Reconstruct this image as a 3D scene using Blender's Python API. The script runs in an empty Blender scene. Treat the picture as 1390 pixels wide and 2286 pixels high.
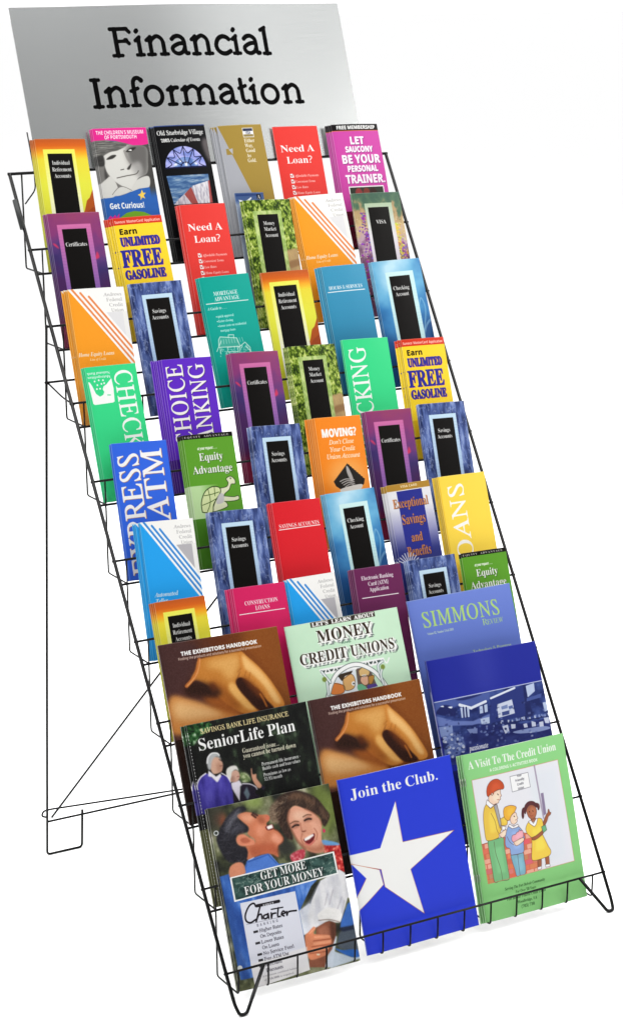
# Wire literature rack with a brushed metal header sign, brochures and magazines.
# Lengths are written in inches and multiplied by U to give metres.
import bpy, math, random
import numpy as np
from mathutils import Matrix, Vector

U = 0.0248
R = math.radians
scene = bpy.context.scene
COL = scene.collection

# ------------------------------------------------------------------ camera
cam_data = bpy.data.cameras.new('camera')
cam = bpy.data.objects.new('camera', cam_data)
COL.objects.link(cam)
right = Vector((0.8502478, -0.5263710, 0.0034968))
down = Vector((-0.1613773, -0.2669847, -0.9500929))
fwd = Vector((0.5010349, 0.8072501, -0.3119475))
M = Matrix((right, -down, -fwd)).transposed().to_4x4()
M.translation = Vector((-53.608, -104.865, 60.381)) * U
cam.matrix_world = M
cam_data.sensor_fit = 'VERTICAL'
cam_data.sensor_height = 36.0
cam_data.sensor_width = 36.0
cam_data.lens = 74.45
cam_data.shift_x = -0.0727
cam_data.shift_y = 0.1226
cam_data.clip_start = 0.05
cam_data.clip_end = 400
scene.camera = cam

# ------------------------------------------------------------------ studio light
world = bpy.data.worlds.new('World')
scene.world = world
world.use_nodes = True
nt = world.node_tree
nt.nodes.clear()
wo = nt.nodes.new('ShaderNodeOutputWorld')
bg = nt.nodes.new('ShaderNodeBackground')
tc = nt.nodes.new('ShaderNodeTexCoord')
sep = nt.nodes.new('ShaderNodeSeparateXYZ')
ramp = nt.nodes.new('ShaderNodeValToRGB')
mr = nt.nodes.new('ShaderNodeMapRange')
nt.links.new(tc.outputs['Generated'], sep.inputs[0])
up = nt.nodes.new('ShaderNodeMath'); up.operation = 'MULTIPLY_ADD'
up.inputs[1].default_value = 0.75
nt.links.new(sep.outputs['Z'], up.inputs[0]); nt.links.new(sep.outputs['Y'], up.inputs[2])
nt.links.new(up.outputs[0], mr.inputs['Value'])
mr.inputs['From Min'].default_value = -1.0
mr.inputs['From Max'].default_value = 1.0
nt.links.new(mr.outputs[0], ramp.inputs[0])
cr = ramp.color_ramp                       # white sweep behind, dimmer studio behind the photographer
cr.elements[0].position = 0.40
cr.elements[0].color = (0.24, 0.24, 0.24, 1)
cr.elements[1].position = 0.56
cr.elements[1].color = (1.25, 1.25, 1.25, 1)
nt.links.new(ramp.outputs[0], bg.inputs['Color'])
bg.inputs['Strength'].default_value = 1.0
nt.links.new(bg.outputs[0], wo.inputs[0])

def area(name, loc, target, sx, sy, power, col=(1, 1, 1)):
    d = bpy.data.lights.new(name, 'AREA')
    d.shape = 'RECTANGLE'; d.size = sx; d.size_y = sy; d.energy = power; d.color = col
    o = bpy.data.objects.new(name, d); COL.objects.link(o)
    o.location = loc
    o.rotation_euler = (Vector(target) - Vector(loc)).to_track_quat('-Z', 'Y').to_euler()
    return o
area('added_floor_fill', (0.4, 1.2, 3.3), (0.4, 0.9, 0), 4.0, 4.0, 215.0)  # added overhead lamp that lifts the floor to white
area('key_softbox', (3.05, -0.85, 2.0), (0.4, 0.25, 0.6), 0.9, 1.1, 55.0, (1.0, 0.985, 0.96))
area('added_sign_glare', (1.65, -0.65, 2.38), (0.37, 0.75, 1.4), 0.8, 1.0, 1.0)  # added lamp, aimed so the sign mirrors a bright area
area('fill_softbox', (-2.6, -1.6, 1.3), (0.2, 0.2, 0.4), 1.0, 1.4, 12.0)

vs = scene.view_settings
vs.view_transform = 'Standard'; vs.look = 'None'; vs.gamma = 1.0; vs.exposure = 0.0
vs.use_curve_mapping = False

# ------------------------------------------------------------------ mesh helpers
def link(name, me, mats, parent=None):
    o = bpy.data.objects.new(name, me)
    COL.objects.link(o)
    for m in (mats if isinstance(mats, (list, tuple)) else [mats]):
        if m.name not in [x.name for x in me.materials if x]:
            me.materials.append(m)
    if parent is not None:
        o.parent = parent
    return o

def mesh(name, verts, faces, smooth=False):
    me = bpy.data.meshes.new(name)
    me.from_pydata([tuple(c * U for c in v) for v in verts], [], faces)
    if smooth:
        me.polygons.foreach_set('use_smooth', [True] * len(me.polygons))
    me.update()
    return me

def tag(o, label, cat, group=None, kind=None):
    o['label'] = label
    o['category'] = cat
    if group: o['group'] = group
    if kind: o['kind'] = kind
    return o

class Tubes:
    def __init__(self): self.v = []; self.f = []
    def add(self, pts, r, seg=10, closed=False, cap=True):
        P = [Vector(p) for p in pts]
        n = len(P)
        prev = None
        rings = []
        for i in range(n):
            if i == 0: t = P[1] - P[0]
            elif i == n - 1: t = P[-1] - P[-2]
            else: t = (P[i] - P[i - 1]).normalized() + (P[i + 1] - P[i]).normalized()
            t.normalize()
            if prev is None:
                a = t.orthogonal().normalized()
            else:
                a = (prev - t * prev.dot(t)).normalized()
            prev = a
            b = t.cross(a)
            ring = []
            for k in range(seg):
                q = 2 * math.pi * k / seg
                ring.append(len(self.v)); self.v.append(tuple(P[i] + a * math.cos(q) * r + b * math.sin(q) * r))
            rings.append(ring)
        for A, B in zip(rings, rings[1:]):
            for k in range(seg):
                self.f.append((A[k], A[(k + 1) % seg], B[(k + 1) % seg], B[k]))
        self.f.append(tuple(reversed(rings[0]))); self.f.append(tuple(rings[-1]))
        return self
    def build(self, name, mat, parent=None):
        return link(name, mesh(name, self.v, self.f, True), mat, parent)

def bend(pts, rad, n=5):
    """round the inner corners of a wire path"""
    P = [Vector(p) for p in pts]
    out = [P[0]]
    for i in range(1, len(P) - 1):
        a = P[i - 1] - P[i]; b = P[i + 1] - P[i]
        d = min(rad, a.length * 0.45, b.length * 0.45)
        s = P[i] + a.normalized() * d; e = P[i] + b.normalized() * d
        for k in range(n + 1):
            t = k / n
            out.append(s * (1 - t) ** 2 + P[i] * 2 * t * (1 - t) + e * t * t)
    out.append(P[-1])
    return out

# ------------------------------------------------------------------ materials
def principled(name, base=(0.8, 0.8, 0.8), rough=0.5, spec=0.5, metal=0.0):
    m = bpy.data.materials.new(name); m.use_nodes = True
    b = m.node_tree.nodes['Principled BSDF']
    b.inputs['Base Color'].default_value = (*base, 1)
    b.inputs['Roughness'].default_value = rough
    b.inputs['Specular IOR Level'].default_value = spec
    b.inputs['Metallic'].default_value = metal
    return m, b

wire_mat, wb = principled('black_wire_paint', (0.004, 0.004, 0.004), 0.26, 0.13)
n_ = wire_mat.node_tree.nodes.new('ShaderNodeTexNoise'); n_.inputs['Scale'].default_value = 900
bp = wire_mat.node_tree.nodes.new('ShaderNodeBump'); bp.inputs['Strength'].default_value = 0.12
bp.inputs['Distance'].default_value = 0.0004
wire_mat.node_tree.links.new(n_.outputs['Fac'], bp.inputs['Height'])
wire_mat.node_tree.links.new(bp.outputs[0], wb.inputs['Normal'])
plastic_mat, _ = principled('black_rubber', (0.02, 0.022, 0.022), 0.6, 0.3)
staple_mat, _ = principled('staple_steel', (0.25, 0.25, 0.24), 0.35, 0.5, 1.0)

def paper_edge(name, base):
    m, b = principled(name, base, 0.8, 0.1)
    N = m.node_tree.nodes; L = m.node_tree.links
    t = N.new('ShaderNodeTexCoord'); mp = N.new('ShaderNodeMapping')
    mp.inputs['Scale'].default_value = (60, 5200, 60)
    no = N.new('ShaderNodeTexNoise'); no.inputs['Scale'].default_value = 1.0; no.inputs['Detail'].default_value = 1
    rp = N.new('ShaderNodeValToRGB')
    rp.color_ramp.elements[0].position = 0.38; rp.color_ramp.elements[1].position = 0.62
    rp.color_ramp.elements[0].color = (base[0] * .7, base[1] * .7, base[2] * .7, 1)
    rp.color_ramp.elements[1].color = (*base, 1)
    L.new(t.outputs['Object'], mp.inputs[0]); L.new(mp.outputs[0], no.inputs['Vector'])
    L.new(no.outputs['Fac'], rp.inputs[0]); L.new(rp.outputs[0], b.inputs['Base Color'])
    return m
edge_mat = paper_edge('paper_edges', (0.62, 0.62, 0.6))

# ------------------------------------------------------------------ floor
fl_mat, fb = principled('white_floor', (0.93, 0.93, 0.93), 0.7, 0.1)
ZF = -2.336
fr = 1600
fm = mesh('floor', [(-fr, -fr, ZF), (fr, -fr, ZF), (fr, fr, ZF), (-fr, fr, ZF)], [(0, 1, 2, 3)])
fo = link('floor', fm, fl_mat); fo['kind'] = 'structure'

# ------------------------------------------------------------------ the wire rack
W, D, DZ, HP = 29.0, 2.852, 4.579, 1.6        # width, tier depth, tier rise, pocket depth
def ty(n): return D * (10 - n)
def tz(n): return DZ * (10 - n)
rack = bpy.data.objects.new('wire_rack', None); COL.objects.link(rack)
tag(rack, 'tall black wire display rack of ten stepped tiers holding brochures and magazines', 'rack')
TOP = 1.008
top_y, top_z = ty(1) + TOP * D, tz(1) + TOP * DZ
FD = 0.51
fy, fz = -FD * D, -FD * DZ
for x, xi, s in ((0.0, 2.55, 1), (29.0, 26.95, -1)):
    t = Tubes()
    t.add(bend([(x, top_y, top_z), (x, 0, 0), (x + s * 0.02, fy * .72, fz * .72), (x + s * .15, fy, fz + .12), (x + s * .62, fy, fz + .12), (xi, -0.12, 0.02)], 0.45), 0.116)
    t.build('side_rail', wire_mat, rack)
t = Tubes().add([(-0.12, top_y, top_z), (29.12, top_y, top_z)], 0.1); t.build('top_bar', wire_mat, rack)
for n in range(1, 11):
    t = Tubes()
    xa = -0.38 if n == 2 else -0.14
    t.add([(xa, ty(n), tz(n)), (29.14, ty(n), tz(n))], 0.078)
    t.build('front_bar', wire_mat, rack)
    if n < 10:
        t = Tubes().add([(0.45, ty(n) - .07, tz(n) - HP), (28.5, ty(n) - .07, tz(n) - HP)], 0.08)
        t.build('lower_bar', wire_mat, rack)
JX = [0.84 + 2.096 * k for k in range(14)]
for k, x in enumerate(JX):
    if k % 2 == 0 or k == 13:                  # full stair wires from the top bar down to the lowest pocket
        pts = [(x, top_y, top_z)]
        for n in range(1, 11):
            pts += [(x, ty(n) + D, tz(n) - HP), (x, ty(n), tz(n) - HP)]
        pts += [(x, ty(10) - .02, tz(10) + .03)]
        t = Tubes().add(bend(pts, 0.22, 3), 0.06, 8)
        for n in range(1, 10):                 # front of each pocket
            t.add([(x, ty(n), tz(n) + .03), (x, ty(n), tz(n) - HP)], 0.055, 8)
        t.build('stair_wire', wire_mat, rack)
    else:                                      # short hooks of the lowest pocket
        t = Tubes().add(bend([(x, -0.03, 0.04), (x, -0.03, -HP), (x, D, -HP), (x, D, DZ)], 0.3, 4), 0.06, 8)
        t.build('pocket_hook', wire_mat, rack)
# rear prop frame
RY = 27.216
leg_top = (ty(2), tz(2))
def ry(z): return RY + (leg_top[0] - RY) * (z - ZF) / (leg_top[1] - ZF)
for x, s in ((-0.3, 1), (28.7, -1)):
    t = Tubes().add(bend([(x, leg_top[0], leg_top[1] + .12), (x, RY, ZF + .07), (x + s * 2.72, RY, ZF + .07), (x + s * 2.72, ry(0.7), 0.75)], 0.28, 5), 0.088)
    t.build('rear_leg', wire_mat, rack)
    # hooked link from the prop to the rail
    t = Tubes().add(bend([(x + s * .1, ry(32.9), 32.85), (x + s * .3, ry(32.9) - 1.9, 32.2), (x + s * .5, ty(3) + .1, tz(3) - .12)], .5), 0.06)
    t.build('hinge_link', wire_mat, rack)
t = Tubes().add([(-.42, ry(32.9), 32.9), (28.8, ry(32.9), 32.9)], 0.075); t.build('rear_rung', wire_mat, rack)
t = Tubes().add([(-.35, ry(.5) - .13, .46), (28.75, ry(.5) - .13, .46)], 0.08); t.build('rear_rung', wire_mat, rack)
t = Tubes().add(bend([(-.15, RY - .1, .62), (-.55, RY + .1, .72), (-.35, RY + .2, 1.05), (0.2, RY + .05, 1.14), (10.2, RY - .25, .62), (14.5, RY - .3, .4)], .3), 0.07); t.build('locking_arm', wire_mat, rack)
t = Tubes().add([(-.05, ry(.9) - .18, .75), (28.5, ry(33) - .18, 34.0)], 0.075); t.build('diagonal_brace', wire_mat, rack)
# rubber sleeve on the left rail and the sign clips
def on_rail(s): return Vector((0, ty(1) + s * D, tz(1) + s * DZ))
t = Tubes().add([on_rail(.66) + Vector((-.1, .05, 0)), on_rail(.28) + Vector((-.1, .05, 0))], 0.17); t.build('rail_sleeve', plastic_mat, rack)
for x in (1.9, 9.5, 18.3, 26.6):
    t = Tubes().add(bend([(x, top_y + 1.3, top_z + 2.5), (x, top_y + .38, top_z + .1), (x - .15, top_y - .05, top_z - 1.1), (x - .9, top_y, top_z - 2.0)], .3), 0.05, 8)
    t.build('sign_clip', wire_mat, rack)

# ------------------------------------------------------------------ printing: a small raster engine for the covers
FONT = '''BA5t3538353F3C3G3H3K3P3W4Q624Y625d3U5l3J5v3F5v384a384a3F4q3I4u3L4v3Q4j3z3n3z3d3Z3c3R3d3M3h3I3n3G3x3F3x38.3r484f484S4e4F58
BB5v3E383E3F3Q3H3X3L3c3Y3c5R3b5g3X5o3Q5s3E5t3E5x3E5-4W5-4_5y5L5q5Y5d5c5K5a555S4v5E4n4x4h5I4a5Y4Q5i4D5l3z5k3n5h3c5b3T5S3M5I3G563B4d38.4H4j4b4l4n4r4r4w4u504w5I4u5Y4q5j4m5n4b5r4Q5r4J5o4H5f.4X3I4m3K4v3S4_3f503x50464-4E4t4R4g4Y4N4a4H4a4H3U4J3N4M3K
BC634l344L374A3B3r3N3b3e3P3z3J4M3J4n3P593U5K3j5d3_5s4A5x4M5_4m6254605Z5s5h5v5m625t625t535m535b5Q5U5Z5E5n555s4o5v4T5q4E5a4558414Z453_4F3c4W3M4t3H573K5N3Q5c3a5p3o5x3h5i3Q5Q3E5636
BD6E3G383G3F3R3G3X3K3b3W3c5U3a5h3W5o3P5s3E5t3E5-4X5-4t5z5B5u5S5n5g5c5r5P5z5A624u634Z5z3x5h3V5D3E4Z38.4X3I4j3J4u3N513T583c5D3n5H405K4a5H57575X4u5m4X5r4P5q4K5n4I5i4H5Y4H3W4K3M4P3J
BE5v3E383E3F3Q3G3X3K3b3R3c3d3c5R3b5g3Z5l3U5q3E5t3E5-5e5-5e585X585R5T5M5b5G5h585l4-5o4b5q4O5p4J5m4H5d4H4g4b4j4h4m4q4v4t504x5I525I523t4x3t4t4C4m4O4a4V4H4X4H3Z4J3O4R3K4k3J4-3M5C3Q5S3c5b3o5i415q415f38
BF5g3E383E3F3Q3H3X3L3c3Z3c5U3Z5k3T5p3E5t3E5-5b5-5b585V585P5T5J5d545m4j5q4O5q4I5m4H5d4H4h4S4h4f4m4o4w4r504w5J515J513t4w3t4s4B4l4O4a4V4H4X4H3a4J3P4M3K4S3H4l3F4l38
BG6J4p344b354C3B413G3j3U3V3n3Q3y3K4M3K4n3Q5A3V5L3j5e405s4A5x4Y614l6255605Z5s5g5v5m625t625t535m535b5P5N5g5C5o505u4p5v4U5q4E5a4559424Z434F463-4A3l4G3Z4O3P4W3J4h3E4s3D533F5B3J5G3Q5H3a5H415E495C4C544F4s4H4s4N6G4N6G4H614E5_4C5x465w3K5N38
BH6P3E383E3F3Q3H3X3L3b3S3c3e3c5b3X5o3Q5s3E5t3E5-4f5-4f5t4N5q4K5m4I5h4H4i5H4i5H5a5F5k5C5o585r4v5t4v5-6J5-6J5t675r605o5z5h5y5W5y3Y603L673H6J3F6J384v384v3F593I5E3N5F3S5H3e5H4W4n4W4H4W4I3S4M3L4P3I4f3F4f38
BI4m3D383D3F3P3H3W3L3b3R3c3W3c543b5j3X5p3U5r3D5t3D5-4g5-4g5x4g5t4U5s4M5p4K5n4H5e4H3d4I3S4K3N4Q3I4g3F4g38
BJ5C3q2k3Y2n3O2r3G2x3838373H383Q3C3W3M3b3Y3b3e3X3i3R3j3J3i3D3d303f2w3j2u3s2u3z2x4132433H435a415i3-5n3s5r3e5t3e5-565-565t4w5r4q5p4n5l4l5f4k3h4g3H4V2z4D2o
BK6K3E383E3F3Q3H3X3L3b3S3c3e3c5b3X5o3Q5s3F5t3F5-4f5-4f5t4O5q4K5m4I5h4H4b585T5H5d5J5l5I5p565t4y5t4y5-6A5-6A5t685t5x5r5k5m5W5c4q4w643O6D3H6O3F6O384u384u3F593G5D3K5D3O573Y4O4T4H4N4I3S4M3L4P3I4f3F4f38
BL5p3E383E3F3Q3H3X3L3b3S3c3e3c5c3X5o3Q5s3E5t3E5-4i5-4i5t4R5s4M5p4J5l4H5W4H3f4J3P4M3L4Q3K4l3J4_3M5C3R5S3e5a3r5i465p465f38
BM763E383E3F3T3I3Z3O3c3e3c5f3Z5m3V5q3E5t3E5-4I5-57415y5-6_5-6_5t6q5r6j5n6e5b6e3g6g3P6j3K6n3H6_3F6_385c385c3F5o3H5v3L5z3W5-5e4x384q383o5a3p3X3q3R3u3K403G4C3F4C38
BN6D5f343p5K3p3d3q3S3t3K3w3I4B3F4B383F383F3F3U3H3Z3M3b3R3c3d3c5Z3O5q3F5t3F5x3F5-475-5a4B5Z5h5X5m5U5p5C5t5C5-685-685t5u5q5r5o5o5h5n5V5n34
BO6Q4m344T364B3B3y3K3k3V3Y3j3Q3z3L4G3J4Z3L4t3Q593Y5P3k5d3y5o4C5x4U614o6255615N5x5d5p5q5d605Q68596E4t6F4Z6E4G683z603j5q3V5c3K5M3B5436.4o3D563I5K3Y5T3z5W4Z5T585P5N5J5Z5C5j545q4x5u4m5v4S5q4E5a4559424Z453-493l4F3Z4M3P4U3I4d3E
BP5l3E383E3F3Q3H3X3L3b3S3c3e3c5b3X5o3Q5s3E5t3E5-4T5-4x5z5E5u5R5n5a5d5d5X5h5K5h525d4u5Y4m5R4e5H4Y564U4u4R4H4Q4I3S4M3L4P3I4f3F4f38.4H4a4g4c4r4j4u4o4y524z5C4x5U4s5h4j5o4c5q4O5q4I5m4H5d
BQ6Q5V2Q562T4n2b4W2q4J38403G3n3S3a3h3R3y3L4F3J4Z3L4t3U5H3e5W3y5o4L5-4e624y625N5x5k5j605Q6B506F4Z6E4J6B45653t5-3g5q3V5e3M5R3E5C385L2w5V2m5h2g5w2e6D2h6E2Z5s2S.4o3D563I5L3Y5T3z5W4Z5T585P5N5J5Z5C5j545q4x5u4m5v4S5q4E5a4559424Z453-493l4F3Z4M3P4U3I4e3E
BR653E383E3F3Q3H3X3L3b3S3c3e3c5b3X5o3Q5s3E5t3E5-4o5z5G5t5R5o5a5i5g5Z5k5P5l5E5i4_5b4o5O4e564X5r3S5_3H683F68385F384P4T4H4T4I3S4M3L4P3I4f3F4f38.4H4b4Z4c4h4e4u4l4y4r5154515E4_5V4v5h4m5o4Y5q4M5p4J5l4H5Y
BS5a3P343P473X473b3v3k3a3r3S443H4N3E4a3G4g3J4p3R4t3c4t3i4s3q4o3y4h423r4W3d4j3Y4q3T543S5L3W5Z3d5l3s5y43614Q62505w555y58625G625G585958545M4z5Y4r5i4c5s4R5v4F5v445s3y5l3w5g3u5W3w5M3_5F4D544y4j574b5F4T5K4J5N495O3z5M3j5G3V563K4u3B4m384V344E3441363g3D3a3B3W34
BT5n3j383j3F3v3G413K433O463Y465r3n5o3Y5f3O5R3K573C573C5-4S5-5i5-5i575b575X5R5N5g585o4n5r4o3X4q3N4t3K4-3G5B3F5B38
BU6D4h334Q344B373_3C3s3J3k3T3f3e3c3s3b5W3a5g3W5o3T5q3E5t3E5-4e5-4e5t4N5q4J5m4H5e4H3r4J3h4P3T4b3K4s3H5A3K5P3V5Y3m5b485b5b5W5n5O5r5B5t5B5-665-665t5u5p5o5g5m3z5j3j5d3V5W3L5M3D5A374y34
BV5p4T333O5b3E5p325t325-4S5-4S5t4E5s485p455l455g4l41514m5J5V5M5i5L5n5H5r505t505-5v5-5v5t5n5s5h5p5a5d4a33
BW6y4C343J5g3C5r325t325-4G5-4G5t465s425p405l405f435T4X45505L4t5l4m5r4a5t4a5-5u5-5u5t5g5r5c5n5b5h664A6Z5e6Z5k6X5p6T5r6H5t6H5-725-725t6u5p6m5b5w345p3456544K34
BX643D383D3F3L3G3T3K3b3Q4L4R3a5d3O5q3E5t3E5-4g5-4g5t4T5t4O5r4L5o4K5k4N5d4o4y595T5F5g5F5o5B5r4z5t4z5-5_5-5_5t5p5s5b5k5N5T4u4o5m3R5v3H623F62384d384d3F4t3H4x3K4y3R4s3e4S4H3_3e3w3T3x3L3_3I453G4E3F4E38
BY5o3n383n3F403I433L473S484F3N5f3E5q335t335-4R5-4R5t4D5s475o465l485e4Q534h4Y5D5Q5J5e5I5m5E5q585s4-5t4-5-5u5-5u5t5k5q5a5f4p4P4q3S4u3L4x3I5B3F5B38
BZ5v3G383G3C4s5q4E5p3x5k3k5Y3d5M3W573Q573V5-4b5-5h5-5h5v453K4r3K5B3R5K3W5R3e5d3y5h4A5o4A5h38
Ba5I4k344b354U384Q3E4O3M4F3E44393w363k353Y373T393L3H3H3R3H3g3K3n3Q3u3h444O4K4N4k4L4s4G4x434-3s4y3p4v3o4r3u4f3v4X3s4R3k4L3Z4L3S4N3O4S3L4Z3M4h3P4q3V4x3e513w564M574g514n4z4s4t4y4c4-3P4-3N523M583P5C3J4-38.443L4E3O4O3X4O3s4O4C49473_3_3v3s3t3g3u3X3x3Q3_3N
Bb5O3P333P5f3N5p3J5s3B5u3B5-3_5-3_4t464-4E534N564d574q534v50534s5B4g5G4J5G405C3k593c503O4q3D4j394T354C3543383o3J3T33.4H3E4T3H4b3S4f3k4g484f4T4a4i4T4r4I4u4C4t464q424l3_4f403Q443J493F
Bc4z46343u363h3C3W3M3N3Z3I3p3G443G4D3K4V3S4k3Y4q3k4_3z5545574N574V564i4_4q4s4s4m4t4c4q4X4j4R4d4Q4W4R4Q4U4N4a4N4r4K4y4C4_424y3x4q3s4c3r453w3l3_3c4A3R4I3O4Q3N4e3R4r3b4w3W4l3K4Z3B4L36
Bd5S40343p363j393Y3H3P3S3H3o3G4D3J4V3Q4k3Z4w3k533x574B564J544R4_4X4u4X5i4V5o4N5t4E5u4E5-585-583X593R5B3M5L3J5L3C4-3A4X344X3O4R3F4J394A35.4D3J4J3L4P3P4U3V4X3c4X4f4T4n4K4t484u3_4n3w4b3t4H3u3l3y3V423M
Be5046343t363g3C3V3M3N3Z3K3h3G3z3G4G3K4X3W4r3h4_3u5547574I564S544a4_4i4u4n4m4s4c4u4Q4v4A3t4A3v3r3_3b4A3S4O3P4V3Q4d3T4q3g4w3b4l3N4Z3C4L36.3s4L4P4L4O4j4L4t4G4z4D4-484_414y3x4r3u4g
Bf4T3E383E3E3M3G3R3K3T3b3T4t3E4t3E543T543U5V3W5e3a5m3g5s3v5_4E624T604Z5-4i5s4n5j4n5a4l5T4e5N4U5M4M5Q4J5V4I5a4N5t4G5v495u455q445j43544P544P4t434t433Y443O473I4D3F4O3E4O38
Bg5B422G3h2I3Y2K3L2R3E2b3E2g3F2m3J2s3Z2-3S323M383J3E3H3K3J3T3T3f3n3q3Z3x3P443J4F3H4T3J4f3O4p3b4_3u5647574M564b525752574p4p4p4w4d4z4P4x4E4s444l3y4b3s4Q3o3w3n3p3i3m3a3n3X3v3S4X3R4m3O4w3K513D5534562v552m522e4z2X4r2R4h2M4I2H.473w4F3y4K424N4D4O4S4N4i4K4s4F4z474_3_4z3w4s3t4i3s4S3t4D3w423_3y.482Q4Q2R4d2V4l2b4n2n4k2s4a2w442w3l2w3e2p3b2h3d2a3k2V3v2R
Bh5W3F383F3E3O3H3R3K3T3U3T5h3R5n3P5r3G5u3G5-435-434p4B4y4K524U564f574v55534z5A4l5C4T5D3N5H3H5P3E5P384P384P3E4W3F4Z3I4c3U4b4e4Y4o4P4r4D4n434c433Q453K473H4G3E4G38
Bi4N3m5P3e5Q3Y5V3U5b3S5j3U5r3Y5x3e603m613u603_5x435r445j435b3_5V3u5Q.3F383F3E3O3H3R3K3T3U3S4r3P4x3G4z3G513G544354443Q453L473H4G3E4G38
Bj4S3o5P3h5R3a5V3W5c3U5j3W5r3a5y3h603o623w60415y455r475j455c415V3w5R.3M2G3C2H302M2t2U2o2e2p2p2s2u2_2y392x3G2s3I2n3I2f3C2W3D2S3H2Q3K2P3S2R3U2T3X2e3Y4i3X4q3U4w3P4z3H4-3H544854482_442h402Z3x2S3p2N3h2J
Bk5N3F383F3E3M3G3Q3I3T3U3T5h3S5o3P5r3G5u3G5-435-434B4Z4h4f4q4f4w4c4y4Q4z4Q545I545I4z534w4s4m4X4S5I3M5O3G5U3E5U384S384S3E4b3G4d3M4943433-433Q453L473H4G3E4G38
Bl4O3F383F3E3O3H3R3K3T3U3T5h3R5q3N5t3G5u3G5x3G5-435-443Q453L473H4G3E4G38
Bm6c3F383F3E3O3H3R3K3T3U3T4n3R4t3P4x3G4-3G544354434o4B4x4J524T564d574p564z52544w584m5G4w5Q525a565l575-55694z6F4l6H4T6I3Q6J3K6M3H6U3E6U385V385V3E5b3G5f3I5i3U5i4V5h4i5c4p5V4r5P4q5K4n5A4d5A3R5B3L5E3H5M3E5M384O384O3E4W3H4a3N4b4F4Z4i4U4p4O4r4C4n434c433R443L473H4F3E4F38
Bn5W3F383F3E3O3H3R3K3T3U3T4n3R4t3P4x3G4-3G544354434p4B4y4K524U564f574v55534z5A4l5C4T5D3N5H3H5P3E5P384P384P3E4W3F4Z3I4c3U4b4e4Y4o4P4r4D4n434c433Q453K473H4G3E4G38
Bo5F4B3443353p393i3D3W3N3R3T3K3i3G3y3G463H4O3K4W3N4e3W4r3i4_3p533x554B574S554Z534g4_4s4r4_4e524W554O5746563y523h4_3Z4s3M4g3C4Z394S36.4B3D4L3F4P3J4T3R4V3f4W464V4Z4R4q4L4z4B50424z3x4q3u4Z3t463u3f3x3O423F
Bp5T3F2G3F2N3M2O3S2U3T2k3T4l3R4v3N4y3G4-3G544154414n484x4G524P564h574o564z4_574r5E4f5K4H5K3-5G3j563N4y3D4t394g354Z344P354H384A3D433L432i452X472S4B2P4N2N4N2G.4M3J4S3K4b3Q4e3W4i3m4j464i4R4e4h4Y4q4O4t4I4s474k434c433Z4B3N4G3K
Bq5Q4E2G4E2N4R2P4W2V4X3K4Q3D4J384A353w353j393d3C3Q3R3I3n3H4B3K4U3O4c3X4q3j4_3q5344574L574U544l4v54585858582Z592T5C2P5M2N5M2G.4F3K4L3L4R3O4V3T4X3Z4W4o4T4v4N4z4G4-444x3y4m3u4V3t463u3m3y3W443N
Br4x3F383F3E3O3H3R3K3T3U3S4r3P4x3G4z3G544254424j4E4z4O534X574h574p544w4x4y4o4x4h4t4c4o4Y4h4X4Z4Z4P4k4J4m4B4i454W444L443Q483I4D3G4N3E4N38
Bs4x44343v363b3B3W3A3S353M353M3o3T3o3V3g3c3T3m3J3w3F453E4C3H4J3O4L3V4H3g4D3k3i3_3U4C3N4R3N4e3T4s3e513t5743584G554T524X534a584g584g4X4Z4X4R4p4I4w494-404-3s4w3o4p3p4g3x4X4R4G4f454k3r4k3b4i3T4Z3F4M37
Bt4Z3v343o353c393Y3C3T3M3R3a3R4t3G4t3G503h5S3y5o425o42544R544R4t424t423f433V473P4B3O4K3S4Q3c4X3Y4Q3L4H3C4636
Bu5U3y343j373d3A3V3L3R3b3Q4p3M4x3D4-3D544154413Y443Q493N4L3N4V3T4Z3Y4Z4h4Z4q4W4v4S4y4K4-4K5459545A3W5C3O5H3L5O3K5O3D503B4Z344Z3O4S3G4I394835
Bv5241343M4l3F4w374z37544A544A4-3-4y3y4s4I3v4e4r4e4v4b4x4P4-4P545254524-4v4w4q4o4834
Bw5s3v343E4q394x344z34543_543_4z3t4x3s4q4B3x4S4c4L4w4I4y4B4-4B545954594z514x4_4v4-4r5E405Z4q5X4x5M4-5M545w545w4-5p4x5k4o52344y344X4N4034
Bx583A383A3E3G3G3R3O3v3_3L4s3E4y3A4z3A544B544B4-434y404u444m4H4Q4b4s4c4v4Z4y4O4-4O545454544-4v4v4p4q4N4I4-3L523G583E58384638463E4G3H4I3M3_3s3l3W3g3O3h3I3j3G3t3E3t38
By503T2G3K2H392P352c382m3F2t3M2u3T2t3Y2q3b2m3d2Y3j2X3o2c3v2m40363K4o3E4x364z365449544951494z3z4x3x4r4I3u4b4h4d4q4c4v4a4y4P4z4P545054504z4v4x4o4k492-3_2d3u2T3o2M3g2I
Bz4z3D383D3E4B4x3q4x3f4t3X4n3P4V3I4V3L544s544s4y3w3I4E3I4S3M4b3U4m3p4s3p4p38
B05U4J3548363q3C3i3I3W3X3R3g3L403H4e3L5H3R5d3W5m3i5-3q64486A4J6A4f674n644v5-565m5A5d5H5H5L4e5H405A3g563W4v3I4n3C4e38.4J3N4Q3O4W3S4a3Z4d3i4g464h4e4g5A4d5a4a5j4W5q4Q5u4J5v4D5u475q435j405a3y5A3x4e3y46403i433Z473S4C3O
B15U3Y383Y3M3-3N423Q453V465k3p5Q3d5J3T5K3M5R3J5c3S5f3m5o4F694k694k3W4m3R4q3N5H3M5H38
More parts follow.
